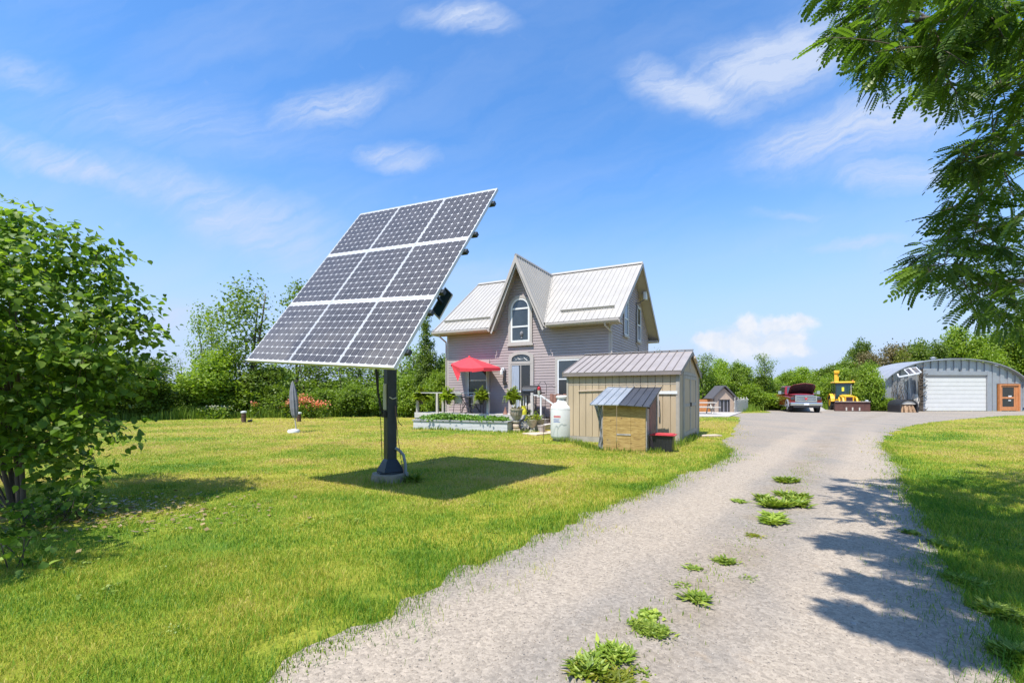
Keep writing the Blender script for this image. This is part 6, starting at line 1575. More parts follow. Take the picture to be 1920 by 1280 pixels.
def proto(kind):
    if kind in PROTO: return PROTO[kind]
    k = kind
    if k == 'airy': m_ = tree_meshes(10, rand_blobs(10, 5.6, 9, .3, 3), 230, 15, .17, .34, .20, leafm='leafa', stems=2, twig=.05, branch_n=230, fork=.18, seed=1, nb=6)
    if k == 'airy2': m_ = tree_meshes(10, rand_blobs(10, 4.2, 8, .22, 8), 190, 17, .17, .32, .13, leafm='leafa', stems=1, twig=.03, seed=2, fork=.2, nb=8)
    if k == 'dense': m_ = tree_meshes(6, rand_blobs(6, 5.0, 8, .12, 5), 330, 44, .17, .26, .16, leafm='leafa', seed=3, branch_n=80)
    if k == 'dense2': m_ = tree_meshes(6, rand_blobs(6, 4.4, 7, .10, 15), 330, 44, .16, .25, .15, leafm='leafb', seed=4, branch_n=80)
    if k == 'dark': m_ = tree_meshes(6, rand_blobs(6, 4.8, 8, .08, 25), 360, 46, .16, .24, .16, leafm='leafc', seed=5, branch_n=80)
    if k == 'brown': m_ = tree_meshes(6, rand_blobs(6, 4.6, 8, .12, 35), 290, 32, .16, .28, .14, leafm='leafd', seed=6, branch_n=160)
    if k == 'yellow': m_ = tree_meshes(6, rand_blobs(6, 4.0, 7, .12, 45), 260, 36, .16, .26, .12, leafm='leafy', seed=7, branch_n=80)
    if k == 'bush': m_ = tree_meshes(3, [(0, 0, 1.0, 1.5, 1.3, .95), (.7, .1, 1.5, .9, .9, .9), (-.7, 0, 1.4, .9, .9, 1.0), (.1, -.2, 2.0, .8, .8, .8)], 300, 42, .13, .17, .07, leafm='leafb', stems=3, seed=8, branch_n=60)
    if k == 'bushd': m_ = tree_meshes(3, [(0, 0, 1.0, 1.5, 1.3, .95), (.7, .1, 1.3, 1, .9, .9), (-.8, 0, 1.5, .9, .9, 1.0), (-.1, -.2, 1.9, .9, .8, .8)], 300, 42, .13, .17, .07, leafm='leafa', stems=3, seed=9, branch_n=60)
    if k == 'thorn': m_ = tree_meshes(6, rand_blobs(6, 4.4, 7, .18, 55), 170, 22, .15, .26, .13, leafm='leafa', stems=2, seed=10, branch_n=170, twig=.03)
    if k == 'conifer':
        rg = np.random.default_rng(5); bl = [(0, 0, 10 * (.12 + .82 * i / 13), 1.9 * (1 - i / 14.5), 1.9 * (1 - i / 14.5), .45) for i in range(14)]
        m_ = tree_meshes(10, bl, 420, 34, .16, .20, .16, leafm='leafc', seed=12, droop=.7, shell=.1, branch_n=200)
    if k == 'bare': m_ = tree_meshes(6, rand_blobs(6, 3.2, 6, .3, 65), 150, 4, .12, .2, .10, leafm='leafa', seed=13, branch_n=150, twig=.025)
    PROTO[k] = m_; return m_
HN = {'airy': 10, 'airy2': 10, 'conifer': 10, 'bush': 3, 'bushd': 3}
WN = {'airy': 5.6, 'airy2': 4.2, 'dense': 5, 'dense2': 4.4, 'dark': 4.8, 'brown': 4.6, 'yellow': 4, 'bush': 3.2, 'bushd': 3.2, 'thorn': 4.4, 'conifer': 3.8, 'bare': 3.2}
def place(kind, px, Y, top, wpx, label, name='tree', cat='tree', group=None):
    h = H + (CY - top) / F * Y; wm = wpx / F * Y; x_ = (px - CX) / F * Y
    t = root(name, (x_, Y, gz(x_, Y)), label, cat, rz=random.random() * 6.28, group=group)
    tm, cm_ = proto(kind); sx_ = wm / WN[kind]; sz_ = h / HN.get(kind, 6) * 1.0; t.scale = (sx_, sx_, sz_)
    link('trunk', tm, t); link('crown', cm_, t); return t
TL = [  # left background
 ('dark', -60, 22, 600, 230, 'dark leafy tree behind the lilac bush at the far left edge'),
 ('dark', 90, 23, 610, 210, 'dark leafy tree directly behind the lilac bush'),
 ('dense', 205, 24, 650, 150, 'mid green tree showing at the right flank of the lilac bush'),
 ('dark', 285, 24.5, 668, 120, 'dark rounded tree left of the lawn weeds'),
 ('bare', 338, 30, 650, 60, 'small nearly leafless tree in the gap left of the tall airy tree'),
 ('airy', 455, 28.5, 497, 165, 'tallest airy tree with bare limbs showing, left of the solar array'),
 ('airy', 392, 30, 560, 95, 'slimmer airy tree leaning beside the tallest one'),
 ('dense2', 405, 26.5, 652, 118, 'bright green bushy tree below the tall airy trees'),
 ('dark', 500, 28, 680, 110, 'dark tree under the lower left corner of the solar array'),
 ('airy2', 562, 31, 500, 90, 'tall thin tree half hidden by the left edge of the solar array'),
 ('thorn', 585, 29.5, 655, 120, 'thorny open tree above the folded grey umbrella'),
 ('thorn', 655, 30.5, 650, 130, 'open-branched tree under the middle of the solar array'),
 ('thorn', 705, 31.5, 655, 90, 'open-branched tree just left of the solar pole'),
 ('thorn', 768, 30, 640, 100, 'open-branched tree just right of the solar pole'),
 ('conifer', 800, 26.5, 575, 62, 'dark narrow conifer close to the left end of the house'),
 ('dense', 835, 27.5, 660, 70, 'mid green tree against the left end of the house'),
 ('bare', 1229, 33, 640, 42, 'twiggy bare-topped tree behind the rear corner of the house')]
for a in TL: place(*a)
BL_ = [
 ('bushd', 345, 25.5, 728, 70, 'low shrub at the left end of the garden border'),
 ('bushd', 520, 27.2, 716, 85, 'dark shrub behind the folded umbrella, left side'),
 ('bushd', 600, 27.4, 722, 80, 'shrub behind the coral flowers'),
 ('bushd', 660, 27.8, 712, 85, 'rounded shrub under the middle of the array'),
 ('bushd', 722, 28, 704, 80, 'rounded shrub directly behind the solar pole'),
 ('bush', 772, 26.8, 700, 70, 'light green shrub right of the solar pole'),
 ('bush', 818, 24.6, 690, 62, 'bright green shrub beside the left corner of the house'),
 ('bush', 445, 26.8, 712, 90, 'light green shrub behind the left bollard')]
for a in BL_: place(*a, name='shrub', cat='shrub')
TR = [
 ('airy2', 1322, 38, 652, 62, 'slender green tree just right of the garden shed'),
 ('dense2', 1350, 41, 668, 60, 'yellowish green tree behind the little cabin'),
 ('dense', 1385, 41.5, 672, 64, 'mid green tree above the board fence'),
 ('airy2', 1431, 42, 652, 46, 'feathery tree top standing above the gap left of the truck'),
 ('dense', 1425, 42.5, 700, 60, 'low tree under the feathery tree top'),
 ('dense', 1478, 52, 690, 52, 'small tree behind the raised hood of the truck, left'),
 ('dense2', 1515, 50, 684, 64, 'green tree directly above the truck'),
 ('dense', 1553, 49, 680, 66, 'green tree left of the backhoe boom'),
 ('dense', 1582, 50, 668, 60, 'green tree behind the backhoe boom'),
 ('dark', 1607, 52, 634, 58, 'dark round-topped tree above the backhoe cab'),
 ('dense', 1632, 48, 672, 60, 'green tree right of the backhoe cab'),
 ('brown', 1630, 50, 650, 60, 'brown-tinged tree right of the dark round-topped tree'),
 ('brown', 1672, 50, 634, 66, 'reddish brown tree top above the left flank of the steel garage'),
 ('yellow', 1688, 47.5, 652, 40, 'yellowing small tree above the garage solar panels'),
 ('dense', 1655, 44, 690, 50, 'bushy tree touching the left flank of the steel garage'),
 ('dense', 1722, 52, 630, 66, 'green tree above the garage vine column'),
 ('dark', 1752, 54, 637, 60, 'dark tree above the left half of the garage'),
 ('dense', 1790, 55, 640, 70, 'green tree above the middle of the garage'),
 ('dense2', 1812, 54, 604, 80, 'tall light green tree above the garage door right side'),
 ('dense', 1860, 55, 612, 90, 'tall green tree above the garage entry door'),
 ('dense2', 1915, 54, 590, 100, 'tallest light green tree at the right edge behind the garage'),
 ('dense', 1990, 54, 590, 120, 'green tree beyond the right edge of the garage'),
 ('dark', 1700, 58, 650, 90, 'dark tree deep in the wood behind the reddish tree')]
for a in TR: place(*a)
BR_ = [
 ('bush', 1408, 37.5, 716, 62, 'shrub behind the board fence'),
 ('bush', 1440, 38, 734, 70, 'bright grassy shrub left of the red truck'),
 ('bushd', 1455, 43, 708, 60, 'shrub rising behind the truck bed'),
 ('bush', 1548, 41, 712, 60, 'shrub between the truck and the backhoe'),
 ('bush', 1530, 44, 700, 60, 'shrub behind the wing mirror of the truck'),
 ('bushd', 1607, 37.3, 688, 50, 'tall dark shrub hiding the far flank of the steel garage'),
 ('bush', 1575, 41, 684, 66, 'light shrub directly behind the backhoe boom'),
 ('bush', 1629, 35.9, 677, 50, 'light shrub touching the left side of the garage arch'),
 ('bush', 1625, 40.5, 704, 52, 'shrub behind the backhoe bucket'),
 ('bushd', 1645, 38.2, 728, 40, 'dark shrub in front of the left end of the steel garage'),
 ('bush', 1664, 35.2, 744, 40, 'leafy weeds bushing up left of the log shelter'),
 ('bushd', 1648, 35.4, 757, 30, 'low weeds right of the rusty bucket'),
 ('bush', 1340, 38.5, 700, 50, 'shrub left behind the little cabin')]
for a in BR_: place(*a, name='shrub', cat='shrub')

# far wood closing the horizon: one mass far away
rgx = np.random.default_rng(3); n = 26000
a_ = (rgx.random(n) - .5) * 2.6; d = 95 + rgx.random(n) * 25; x_ = np.sin(a_) * d; y_ = np.cos(a_) * d
hh = 5.0 + 1.6 * np.sin(a_ * 23) + 1.2 * np.sin(a_ * 51 + 1)
# lower in the gap between the shed and the truck
z_ = rgx.random(n) ** .7 * hh * .8
P_ = np.stack([x_, y_, z_], 1); V_, Fc, rd = leaf_arrays(P_, rgx.normal(size=(n, 3)), rgx.normal(size=(n, 3)) * .5 + [0, 0, 1], .9 + .6 * rgx.random(n))
tag(link('treeline', np_mesh('treeline', V_, Fc, 'leafa', rd)), 'far-off wood along the horizon', 'wood', kind='stuff')

# tall grass border (stuff) along the lawn edges
def strip(pts, wdt, n, h0, h1, name, label, mt='tall', lw=.009):
    pts = np.array(pts); seg = np.diff(pts, axis=0); L = np.linalg.norm(seg, axis=1); i = RNG.choice(len(seg), n, p=L / L.sum()); t_ = RNG.random(n)[:, None]
    q = pts[i] + seg[i] * t_; q = q + RNG.normal(size=(n, 2)) * wdt
    hh = (h0 + (h1 - h0) * RNG.random(n)) * (1 + .3 * np.sin(q[:, 0] * 1.7)); a = RNG.random(n) * 6.28; ln = RNG.random(n) * .35
    z0 = gheight(q[:, 0], q[:, 1]); dx, dy = np.cos(a), np.sin(a); fw = RNG.random(n) * 6.28; wx, wy = np.cos(fw) * lw, np.sin(fw) * lw
    V5 = [np.stack([q[:, 0] - wx, q[:, 1] - wy, z0], 1), np.stack([q[:, 0] + wx, q[:, 1] + wy, z0], 1),
          np.stack([q[:, 0] + dx * ln * hh * .4 - wx, q[:, 1] + dy * ln * hh * .4 - wy, z0 + hh * .6], 1), np.stack([q[:, 0] + dx * ln * hh * .4 + wx, q[:, 1] + dy * ln * hh * .4 + wy, z0 + hh * .6], 1),
          np.stack([q[:, 0] + dx * ln * hh, q[:, 1] + dy * ln * hh, z0 + hh], 1)]
    V_ = np.stack(V5, 1).reshape(-1, 3); Fc = (np.arange(n)[:, None, None] * 5 + np.array([(0, 1, 3), (0, 3, 2), (2, 3, 4)])[None]).reshape(-1, 3)
    return tag(link(name, np_mesh(name, V_, Fc, mt, np.repeat(RNG.random(n), 5))), label, 'grass', kind='stuff')
edge = [px2g(-300, 792), px2g(60, 789), px2g(300, 786.5), px2g(400, 784.5), px2g(560, 782), px2g(700, 780), px2g(830, 779)]
edge = [(x, y + .8) for x, y in edge]
strip(edge, .45, 60000, .22, .62, 'tall_grass', 'tall border grass along the far edge of the left lawn')
edge2 = [(15.8, 35.5), (17.0, 35.2), (19.0, 37.5), (21, 40.6), (24.5, 40.8), (29, 40)]
strip(edge2, .6, 24000, .2, .55, 'tall_grass', 'tall grass around the parked truck and backhoe', lw=.014)
uw = np.array([(-60, 34), (-20, 29.5), (-6, 30), (4, 33), (12, 37), (20, 42.5), (27, 44), (32, 48), (60, 52)], float); sg_ = np.diff(uw, axis=0); Lu = np.linalg.norm(sg_, axis=1); n = 60000
i_ = RNG.choice(len(sg_), n, p=Lu / Lu.sum()); P_ = uw[i_] + sg_[i_] * RNG.random(n)[:, None] + RNG.normal(size=(n, 2)) * 1.1
P_ = np.column_stack([P_, RNG.random(n) ** 1.3 * (1.2 + .5 * np.sin(P_[:, 0] * .9))]); P_[:, 2] = np.abs(P_[:, 2])
V_, Fc, rd = leaf_arrays(P_, RNG.normal(size=(n, 3)), RNG.normal(size=(n, 3)) * .5 + [0, -.3, 1], .20 * (.6 + .7 * RNG.random(n)))
tag(link('undergrowth', np_mesh('undergrowth', V_, Fc, 'leafa', rd)), 'leafy undergrowth beneath the trees', 'undergrowth', kind='stuff')
# flowers in the border
def flowerbush(px, py, D, w_, h_, mt, label, n=260, pet=.10):
    p = at(px, py, D); t = root('flowering_plant', (p.x, p.y, 0), label, 'flowers')
    z = p.z; P_ = RNG.normal(size=(n, 3)) * np.array([w_, w_ * .6, h_]) * .42 + np.array([0, 0, z])
    V_, Fc, rd = leaf_arrays(P_, RNG.normal(size=(n, 3)), RNG.normal(size=(n, 3)) + [0, -.6, .6], pet * (.6 + .6 * RNG.random(n)))
    link('blossom', np_mesh('blossom', V_, Fc, mt, rd), t)
    n2 = 500; P2 = RNG.random((n2, 3)) * np.array([w_ * 1.6, w_, z]) - np.array([w_ * .8, w_ * .5, 0])
    V_, Fc, rd = leaf_arrays(P2, RNG.normal(size=(n2, 3)) + [0, 0, .5], RNG.normal(size=(n2, 3)) + [0, 0, 1], .12 * (.6 + .6 * RNG.random(n2)))
    link('foliage', np_mesh('foliage', V_, Fc, 'leafa', rd), t)
flowerbush(569, 752, 25.4, .55, .40, 'pinkfl', 'taller coral-flowered plant right of the folded umbrella')
flowerbush(598, 758, 25.6, .60, .28, 'pinkfl', 'lower coral-flowered plant further right in the border', 200)
flowerbush(478, 757, 25.6, .22, .16, 'pinkfl', 'tiny coral-flowered plant above the left bollard', 60)
flowerbush(405, 764, 25.0, .95, .14, 'whitefl', 'creamy white flowers in the border left of the bollard', 110, .08)
flowerbush(540, 757, 25.8, .35, .30, 'pinkfl', 'faint pink flowers left of the folded umbrella', 60)

# ================================================================== THE LILAC BUSH, left foreground
def px_blob(px, py, rpx, D, ry=None, dd=0):
    p = at(px, py, D + dd); r = rpx / F * D; return (p.x, p.y, p.z, r, ry or r, r)
lx, ly = -5.95, 5.55
blobs = [px_blob(40, 490, 85, 5.6), px_blob(150, 490, 62, 5.6), px_blob(90, 590, 125, 5.6, 1.0), px_blob(215, 575, 55, 5.6), px_blob(255, 635, 34, 5.6), px_blob(170, 665, 82, 5.5, .8),
         px_blob(50, 700, 115, 5.6, 1.0), px_blob(185, 790, 34, 5.3, .3), px_blob(115, 850, 36, 5.2, .3), px_blob(20, 820, 55, 5.5, .5), px_blob(-90, 560, 140, 5.8, 1.1), px_blob(-140, 740, 130, 5.8, 1.0), px_blob(30, 425, 40, 5.6), px_blob(-30, 440, 50, 5.8),
         px_blob(298, 636, 15, 5.5), px_blob(225, 440, 12, 5.6), px_blob(150, 430, 18, 5.5), px_blob(225, 815, 22, 5.2, .2), px_blob(180, 895, 22, 5.1, .2), px_blob(60, 870, 60, 5.4, .5), px_blob(135, 905, 34, 5.1, .3), px_blob(100, 780, 70, 5.4, .6),
         (-5.9, 3.3, 2.3, 1.0, .9, 1.0), (-5.0, 2.6, 2.8, .7, .7, .6), (-6.4, 4.3, 2.4, 1.2, 1.0, 1.1)]
blobs = [(b[0] - lx, b[1] - ly, b[2], b[3], b[4], b[5]) for b in blobs]
li = root('lilac_bush', (lx, ly, 0), 'big lilac bush with heart-shaped leaves in the left foreground', 'bush')
tm, cm_ = tree_meshes(3.2, blobs, 640, 32, .078, .115, .062, shape='heart', leafm='lilac', stems=5, twig=.014, fork=.12, seed=21, shell=.3, droop=.45, nb=6)
link('trunk', tm, li); link('crown', cm_, li)
# weeds and seedlings under it
for i, (px, py, nn) in enumerate(((30, 1010, 'left'), (75, 985, 'middle'), (110, 965, 'right'), (10, 1070, 'front left'), (150, 975, 'outermost right'))):
    x_, y_ = px2g(px, py); t = root('seedling_clump', (x_, y_, 0), f'clump of seedlings in the shade under the lilac bush, {nn} one', 'weeds', group='seedlings under the lilac bush')
    n = 120; P_ = RNG.normal(size=(n, 3)) * [.16, .12, 0]; P_[:, 2] = RNG.random(n) * .28
    V_, Fc, rd = leaf_arrays(P_, RNG.normal(size=(n, 3)) + [0, 0, .3], RNG.normal(size=(n, 3)) * .4 + [0, 0, 1], .06 * (.6 + .7 * RNG.random(n)), 'heart'); link('foliage', np_mesh('foliage', V_, Fc, 'lilac', rd), t)
    mb = MB()
    for k in range(5): mb.tube([(RNG.normal() * .05, RNG.normal() * .05, -.01), (RNG.normal() * .1, RNG.normal() * .1, .25)], .004, 4)
    mb.build('stem', 'bark', t)


# ================================================================== THE LOCUST TREE, upper right
def compound_leaf():
    vs, fs = [], []; n = 8
    for k in range(n + 1):
        s = .18 + .82 * k / n; y = s * 1.0; zc = -.22 * s * s
        sides = (0,) if k == n else (-1, 1)
        for sg in sides:
            L = .20 * (1 - .25 * abs(s - .6)); W_ = .105
            if sg == 0: d = np.array([0, 1, -.3])
            else: d = np.array([sg * .93, .35, -.12])
            d = d / np.linalg.norm(d); u = np.cross(d, [0, 0, 1]); u /= np.linalg.norm(u); b = np.array([0, y, zc]); o = len(vs)
            vs += [b, b + d * L * .35 + u * W_ / 2, b + d * L * .8 + u * W_ * .4, b + d * L + [0, 0, -.01], b + d * L * .8 - u * W_ * .4, b + d * L * .35 - u * W_ / 2]
            fs += [(o, o + 1, o + 2), (o, o + 2, o + 3), (o, o + 3, o + 4), (o, o + 4, o + 5)]
    o = len(vs); vs += [np.array([-.006, 0, 0]), np.array([.006, 0, 0]), np.array([.0, 1, -.22]), np.array([0, .5, -.055])]; fs += [(o, o + 1, o + 3), (o + 3, o + 1, o + 2)]
    return np.array(vs), fs
LEAFS['locust'] = compound_leaf()
TX, TY = 7.2, 5.2
PG = [(1550, -60), (1552, 82), (1600, 95), (1640, 172), (1700, 182), (1760, 172), (1775, 215), (1850, 195), (1862, 235), (1762, 285), (1768, 350), (1752, 420), (1700, 480), (1700, 550), (1790, 545), (1812, 590), (1868, 612), (1900, 640), (2300, 680), (2300, -60)]
PGa = np.array(PG, float)
rg = np.random.default_rng(77)
# sprays: starting points on boughs, each ends at an outline-respecting tip
tips = []
while len(tips) < 480:
    px, py = rg.uniform(1540, 2150), rg.uniform(-50, 640)
    if not inside(np.array([px]), np.array([py]), PGa)[0]: continue
    if px > 1920 and rg.random() < .55: continue
    D = rg.uniform(3.3, 5.2) if px < 1900 else rg.uniform(2.8, 6.2); p = at(px, py, D)
    tips.append((p.x, p.y, p.z))
vis = len(tips)
# the rest of the crown, above and beside the camera's view, throws the shade on drive and lawn
def shadow_tip(gx, gy, z): return (gx + SUNV.x / SUNV.z * z, gy + SUNV.y / SUNV.z * z, z)
SHP = [(1570, 1012, 30, 12), (1640, 1020, 50, 14), (1700, 1050, 55, 26), (1760, 1010, 50, 30), (1700, 965, 45, 14), (1620, 1095, 40, 8), (1690, 1110, 40, 14), (1750, 1130, 55, 30), (1790, 1080, 45, 30), (1610, 1150, 25, 8), (1740, 1185, 55, 16), (1820, 1210, 55, 20), (1690, 1180, 40, 8),
       (1880, 1000, 55, 40), (1950, 1060, 80, 60), (1900, 1100, 60, 40), (1980, 980, 80, 30), (1830, 990, 50, 26), (1870, 1180, 60, 26), (2080, 1080, 120, 90)]
for px, py, rx, ry in SHP:
    for k in range(int(9 + rx * .24)):
        a, b = rg.normal() * .5, rg.normal() * .5; gx, gy = px2g(px + a * rx, py + b * ry); z = rg.uniform(3.6, 5.4); tp_ = shadow_tip(gx, gy, z)
        if tp_[1] > .3:
            # keep it out of the open sky of the view
            qx, qy = CX + F * tp_[0] / tp_[1], CY - F * (tp_[2] - H) / tp_[1]
            if 0 < qx < 1920 and 0 < qy < 1280 and not inside(np.array([qx]), np.array([qy]), PGa)[0]: continue
            if qx < 1530 and qy > -80: continue
        tips.append(tp_)
tips = np.array(tips)
lt = root('locust_tree', (TX, TY, 0), 'locust tree with feathery leaflets hanging in at the upper right corner', 'tree')
mb = MB((TX, TY, 0))
tr_pts_ = [(TX, TY, -.1), (TX + .05, TY, 1.2), (TX - .1, TY - .1, 2.6), (TX - .35, TY - .2, 4.2), (TX - .8, TY - .4, 6.0), (TX - 1.3, TY - .6, 7.2)]
mb.tube(tr_pts_, [.24, .19, .17, .14, .09, .05], 12)
hubs = [(np.array(p), r_) for p, r_ in zip(tr_pts_[1:], [.15, .13, .11, .08, .05])]
boughs = [((7.1, 5.1, 2.4), (5.9, 4.9, 2.7), (4.5, 4.4, 2.45)), ((7.0, 5.1, 3.2), (5.8, 4.7, 4.0), (4.4, 4.2, 3.6)), ((6.9, 5.0, 4.2), (5.2, 4.6, 5.4), (3.6, 4.3, 4.9)),
          ((6.7, 4.9, 4.8), (5.0, 3.4, 5.4), (2.8, 2.4, 4.6)), ((6.8, 5.0, 3.8), (5.2, 3.2, 4.6), (2.9, 1.4, 4.2)), ((7.0, 5.1, 3.0), (6.0, 3.8, 3.4), (4.6, 2.9, 3.2)), ((6.4, 4.8, 6.0), (5.0, 4.0, 6.6), (3.2, 3.2, 5.8)), ((7, 5.1, 3.4), (7.2, 3.4, 4.4), (6.2, 1.6, 4.6))]
for a, b, c in boughs:
    q = bez(a, b, c, 9); mb.tube([tuple(p) for p in q], [.075 * (1 - .1 * i) for i in range(9)], 7, caps=False)
    hubs += [(q[i], .05 * (1 - .1 * i)) for i in range(1, 9)]
HP = np.array([h_[0] for h_ in hubs]); LP, LD, LS, LN = [], [], [], []
order = np.argsort(np.min(np.linalg.norm(tips[:, None] - HP[None], axis=2), axis=1))
for j in order:
    T_ = tips[j]; dd = np.linalg.norm(HP - T_, axis=1); m_ = int(np.argmin(dd)); a = HP[m_]; r0 = min(hubs[m_][1] * .7, .022)
    mid = (a + T_) / 2 + np.array([0, 0, .07 * dd[m_]]); q = bez(a, mid, T_, 5)
    mb.tube([tuple(p) for p in q], [max(.0035, r0 * (1 - .2 * i)) for i in range(5)], 4, caps=False)
    hubs.append((q[2], r0 * .7)); HP = np.vstack([HP, q[2]])
    dirn = q[4] - q[3]; dirn /= np.linalg.norm(dirn) + 1e-9
    for k in range(6):
        s = .45 + .55 * (k / 5); ii_ = min(3.999, s * 4); p = q[int(ii_)] + (q[int(ii_) + 1] - q[int(ii_)]) * (ii_ - int(ii_))
        side = 1 if k % 2 else -1; perp = np.cross(dirn, [0, 0, 1]); perp /= np.linalg.norm(perp) + 1e-9
        d = dirn * .5 + perp * side * (.75 if k < 5 else .1) + np.array([-.25, 0, -.38]) + rg.normal(size=3) * .22
        LP.append(p); LD.append(d); LS.append(rg.uniform(.15, .24)); LN.append(np.array([0, 0, 1]) + rg.normal(size=3) * .35)
V_, Fc, rd = leaf_arrays(np.array(LP) - [TX, TY, 0], np.array(LD), np.array(LN), np.array(LS), 'locust')
link('crown', np_mesh('crown', V_, Fc, 'locust', rd), lt)
tm = bpy.data.meshes.new('trunk'); tm.from_pydata(mb.v, [], mb.f); tm.materials.append(M['bark']); tm.polygons.foreach_set('use_smooth', [True] * len(tm.polygons)); link('trunk', tm, lt)

# ================================================================== WEEDS ON THE DRIVE
def weed(px, py, wpx, hgt, n, shape, label, leaf=.10, mt='weed', gr='weeds growing along the middle of the driveway'):
    hgt *= .62; x_, y_ = px2g(px, py); w_ = wpx / F * y_ * .9; t = root('weed', (x_, y_, gz(x_, y_) + .006), label, 'weed', group=gr)
    n = int(n * 1.8) if shape == 'lance' else n; c = max(1, int(w_ / .10)); cx_ = RNG.normal(size=c) * w_ * .22; cy_ = RNG.normal(size=c) * w_ * .20
    i = RNG.integers(0, c, n); a = RNG.random(n) * 6.28; el = RNG.random(n)
    P_ = np.stack([cx_[i] + RNG.normal(size=n) * .035, cy_[i] + RNG.normal(size=n) * .035, RNG.random(n) * hgt * .2], 1)
    D2 = np.stack([np.cos(a), np.sin(a), .25 + el * 1.2 * (hgt / .08)], 1)
    V_, Fc, rd = leaf_arrays(P_, D2, np.tile([[0, 0, 1.0]], (n, 1)) + RNG.normal(size=(n, 3)) * .25, leaf * .62 * (.5 + .7 * RNG.random(n)), shape)
    link('leaves', np_mesh('leaves', V_, Fc, mt, rd), t)
weed(1490, 905, 66, .07, 190, 'lance', 'weed patch farthest up the driveway', .20)
weed(1386, 945, 34, .03, 60, 'lance', 'thin low weed strip left of the big dark clump', .12)
weed(1455, 950, 110, .09, 420, 'lance', 'large dark green weed clump in the driveway middle', .22, 'weed')
weed(1492, 936, 76, .08, 260, 'lance', 'leafy weed clump at the back right of the large dark one', .17)
weed(1447, 980, 66, .05, 220, 'lance', 'flat dark rosette just in front of the large clump', .19, 'weed')
weed(1402, 1004, 26, .03, 50, 'lance', 'small yellowish tuft below the dark rosette', .08, 'leafy')
weed(1363, 1053, 50, .04, 130, 'lance', 'spiky grass tuft halfway down the driveway', .10)
weed(1403, 1086, 10, .02, 24, 'lance', 'tiny tuft right of the spiky grass tuft', .05)
weed(1312, 1068, 22, .03, 24, 'lance', 'sparse upright sprigs left of the spiky grass tuft', .09)
weed(1302, 1130, 46, .05, 60, 'lance', 'broad-leaved green rosette on the gravel', .14, 'weed')
weed(1268, 1098, 40, .02, 26, 'lance', 'scattered sprigs above the broad-leaved rosette', .06)
weed(1230, 1180, 105, .05, 620, 'lance', 'wide matted weed patch in the near driveway', .07)
weed(1212, 1162, 50, .06, 160, 'heart', 'leafier clump at the back of the matted patch', .05)
weed(1140, 1228, 44, .08, 200, 'lance', 'bright upright grass tuft in front of the matted patch', .11)
weed(1085, 1260, 44, .09, 160, 'lance', 'dark-bladed tuft at the lower left of the driveway weeds', .12, 'weed')
weed(1125, 1272, 90, .06, 300, 'lance', 'yellowing grass tuft at the very bottom of the picture', .10, 'leafy')
weed(1210, 1262, 34, .02, 40, 'heart', 'little pale weed right of the yellowing tuft', .03)
gg = 'grass tufts along the right edge of the driveway'
weed(1775, 1025, 60, .05, 170, 'lance', 'grass tuft in the shade near the top of the right verge', .10, 'weed', gg)
weed(1800, 1090, 60, .06, 220, 'lance', 'grass tuft half way down the shaded right verge', .12, 'weed', gg)
weed(1880, 1160, 90, .07, 330, 'lance', 'broad grass tuft lower on the right verge', .12, 'weed', gg)
weed(1905, 1235, 70, .10, 330, 'lance', 'bright grass tuft in the lower right corner', .14, 'weed', gg)
weed(1700, 1000, 40, .04, 90, 'lance', 'small shaded tuft straying onto the gravel at the right', .09, 'weed', gg)
weed(775, 905, 50, .16, 60, 'lance', 'longer grass blades around the solar pole footing', .25, 'weed', 'grass at the pole')
# long grass where the mower misses: around the footing, shed and hutch
strip([(-2.3, 6.95), (-2.0, 6.82), (-1.6, 6.95), (-1.5, 7.2)], .08, 150, .04, .14, 'tall_grass', 'long unmown grass around the concrete footing', 'weed', .004)
strip([(1.5, 13.9), (1.9, 13.75), (2.1, 11.2), (3.3, 10.6), (4.6, 12.35), (6.2, 15.2)], .10, 1500, .06, .20, 'tall_grass', 'long unmown grass around shed and hutch', 'weed', .006)
strip([(-3.9, 17.6), (-.1, 16.3), (.9, 16.2)], .06, 700, .05, .13, 'tall_grass', 'long unmown grass against the raised bed', 'weed', .008)
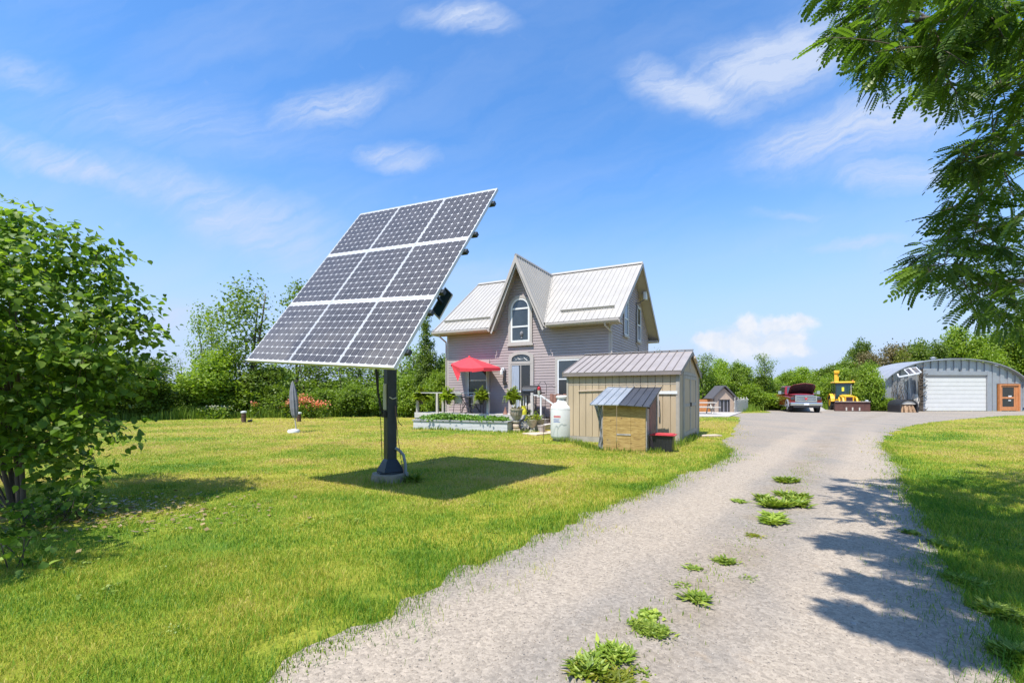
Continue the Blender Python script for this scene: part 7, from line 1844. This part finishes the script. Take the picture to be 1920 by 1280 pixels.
# dry patches of fallen leaves beneath the lilac
n = 900; P_ = np.stack([RNG.normal(size=n) * .9 - 5.0, RNG.normal(size=n) * .45 + 5.2, np.full(n, .03)], 1)
V_, Fc, rd = leaf_arrays(P_, RNG.normal(size=(n, 3)) * [1, 1, .2], RNG.normal(size=(n, 3)) * .3 + [0, 0, 1], .05 * (.5 + .7 * RNG.random(n)), 'diamond')
tag(link('leaf_litter', np_mesh('leaf_litter', V_, Fc, 'litter', rd)), 'brown fallen leaves under the lilac bush', 'leaf litter', kind='stuff')

# ragged longer grass right on both edges of the drive
eL = [q_ for q_ in left if 1.5 < q_[1] < 15]; eR = [q_ for q_ in right if 1.5 < q_[1] < 15]
for nm_, e_, sg_ in (('left', eL, -1), ('right', eR, 1)):
    e_ = [(x + sg_ * .04, y) for x, y in e_]
    strip(e_, .07, 6000, .015, .050, 'verge_grass', f'ragged longer grass along the {nm_} edge of the driveway', 'weed', .0032)

# clover, plantain and other broad leaves scattered through the near lawn
nc = 170; cd = np.sqrt(RNG.random(nc) * (11 ** 2 - 1.8 ** 2) + 1.8 ** 2); cx2 = (RNG.random(nc) * 2 - 1) * 1.15 * cd
ok = ~inside(cx2, cd); cd = cd[ok]; cx2 = cx2[ok]; per_ = 34; n = len(cd) * per_
sp_ = np.repeat(.04 + .10 * RNG.random(len(cd)), per_)
P_ = np.stack([np.repeat(cx2, per_) + RNG.normal(size=n) * sp_, np.repeat(cd, per_) + RNG.normal(size=n) * sp_, .012 + .02 * RNG.random(n)], 1)
P_[:, 2] += gheight(P_[:, 0], P_[:, 1]); a = RNG.random(n) * 6.28
V_, Fc, rd = leaf_arrays(P_, np.stack([np.cos(a), np.sin(a), .15 + .5 * RNG.random(n)], 1), np.tile([[0, 0, 1.0]], (n, 1)) + RNG.normal(size=(n, 3)) * .3, np.repeat(.012 + .018 * RNG.random(len(cd)), per_), 'diamond')
tag(link('clover', np_mesh('clover', V_, Fc, 'weed', rd)), 'broad-leaved clover and plantain patches in the near lawn', 'clover', kind='stuff')

cw_ = [tuple(q_) for q_ in cl_[2:9]]
strip(cw_, .13, 1500, .010, .035, 'sparse_grass', 'thin stray grass along the middle hump of the driveway', 'weed', .0028)
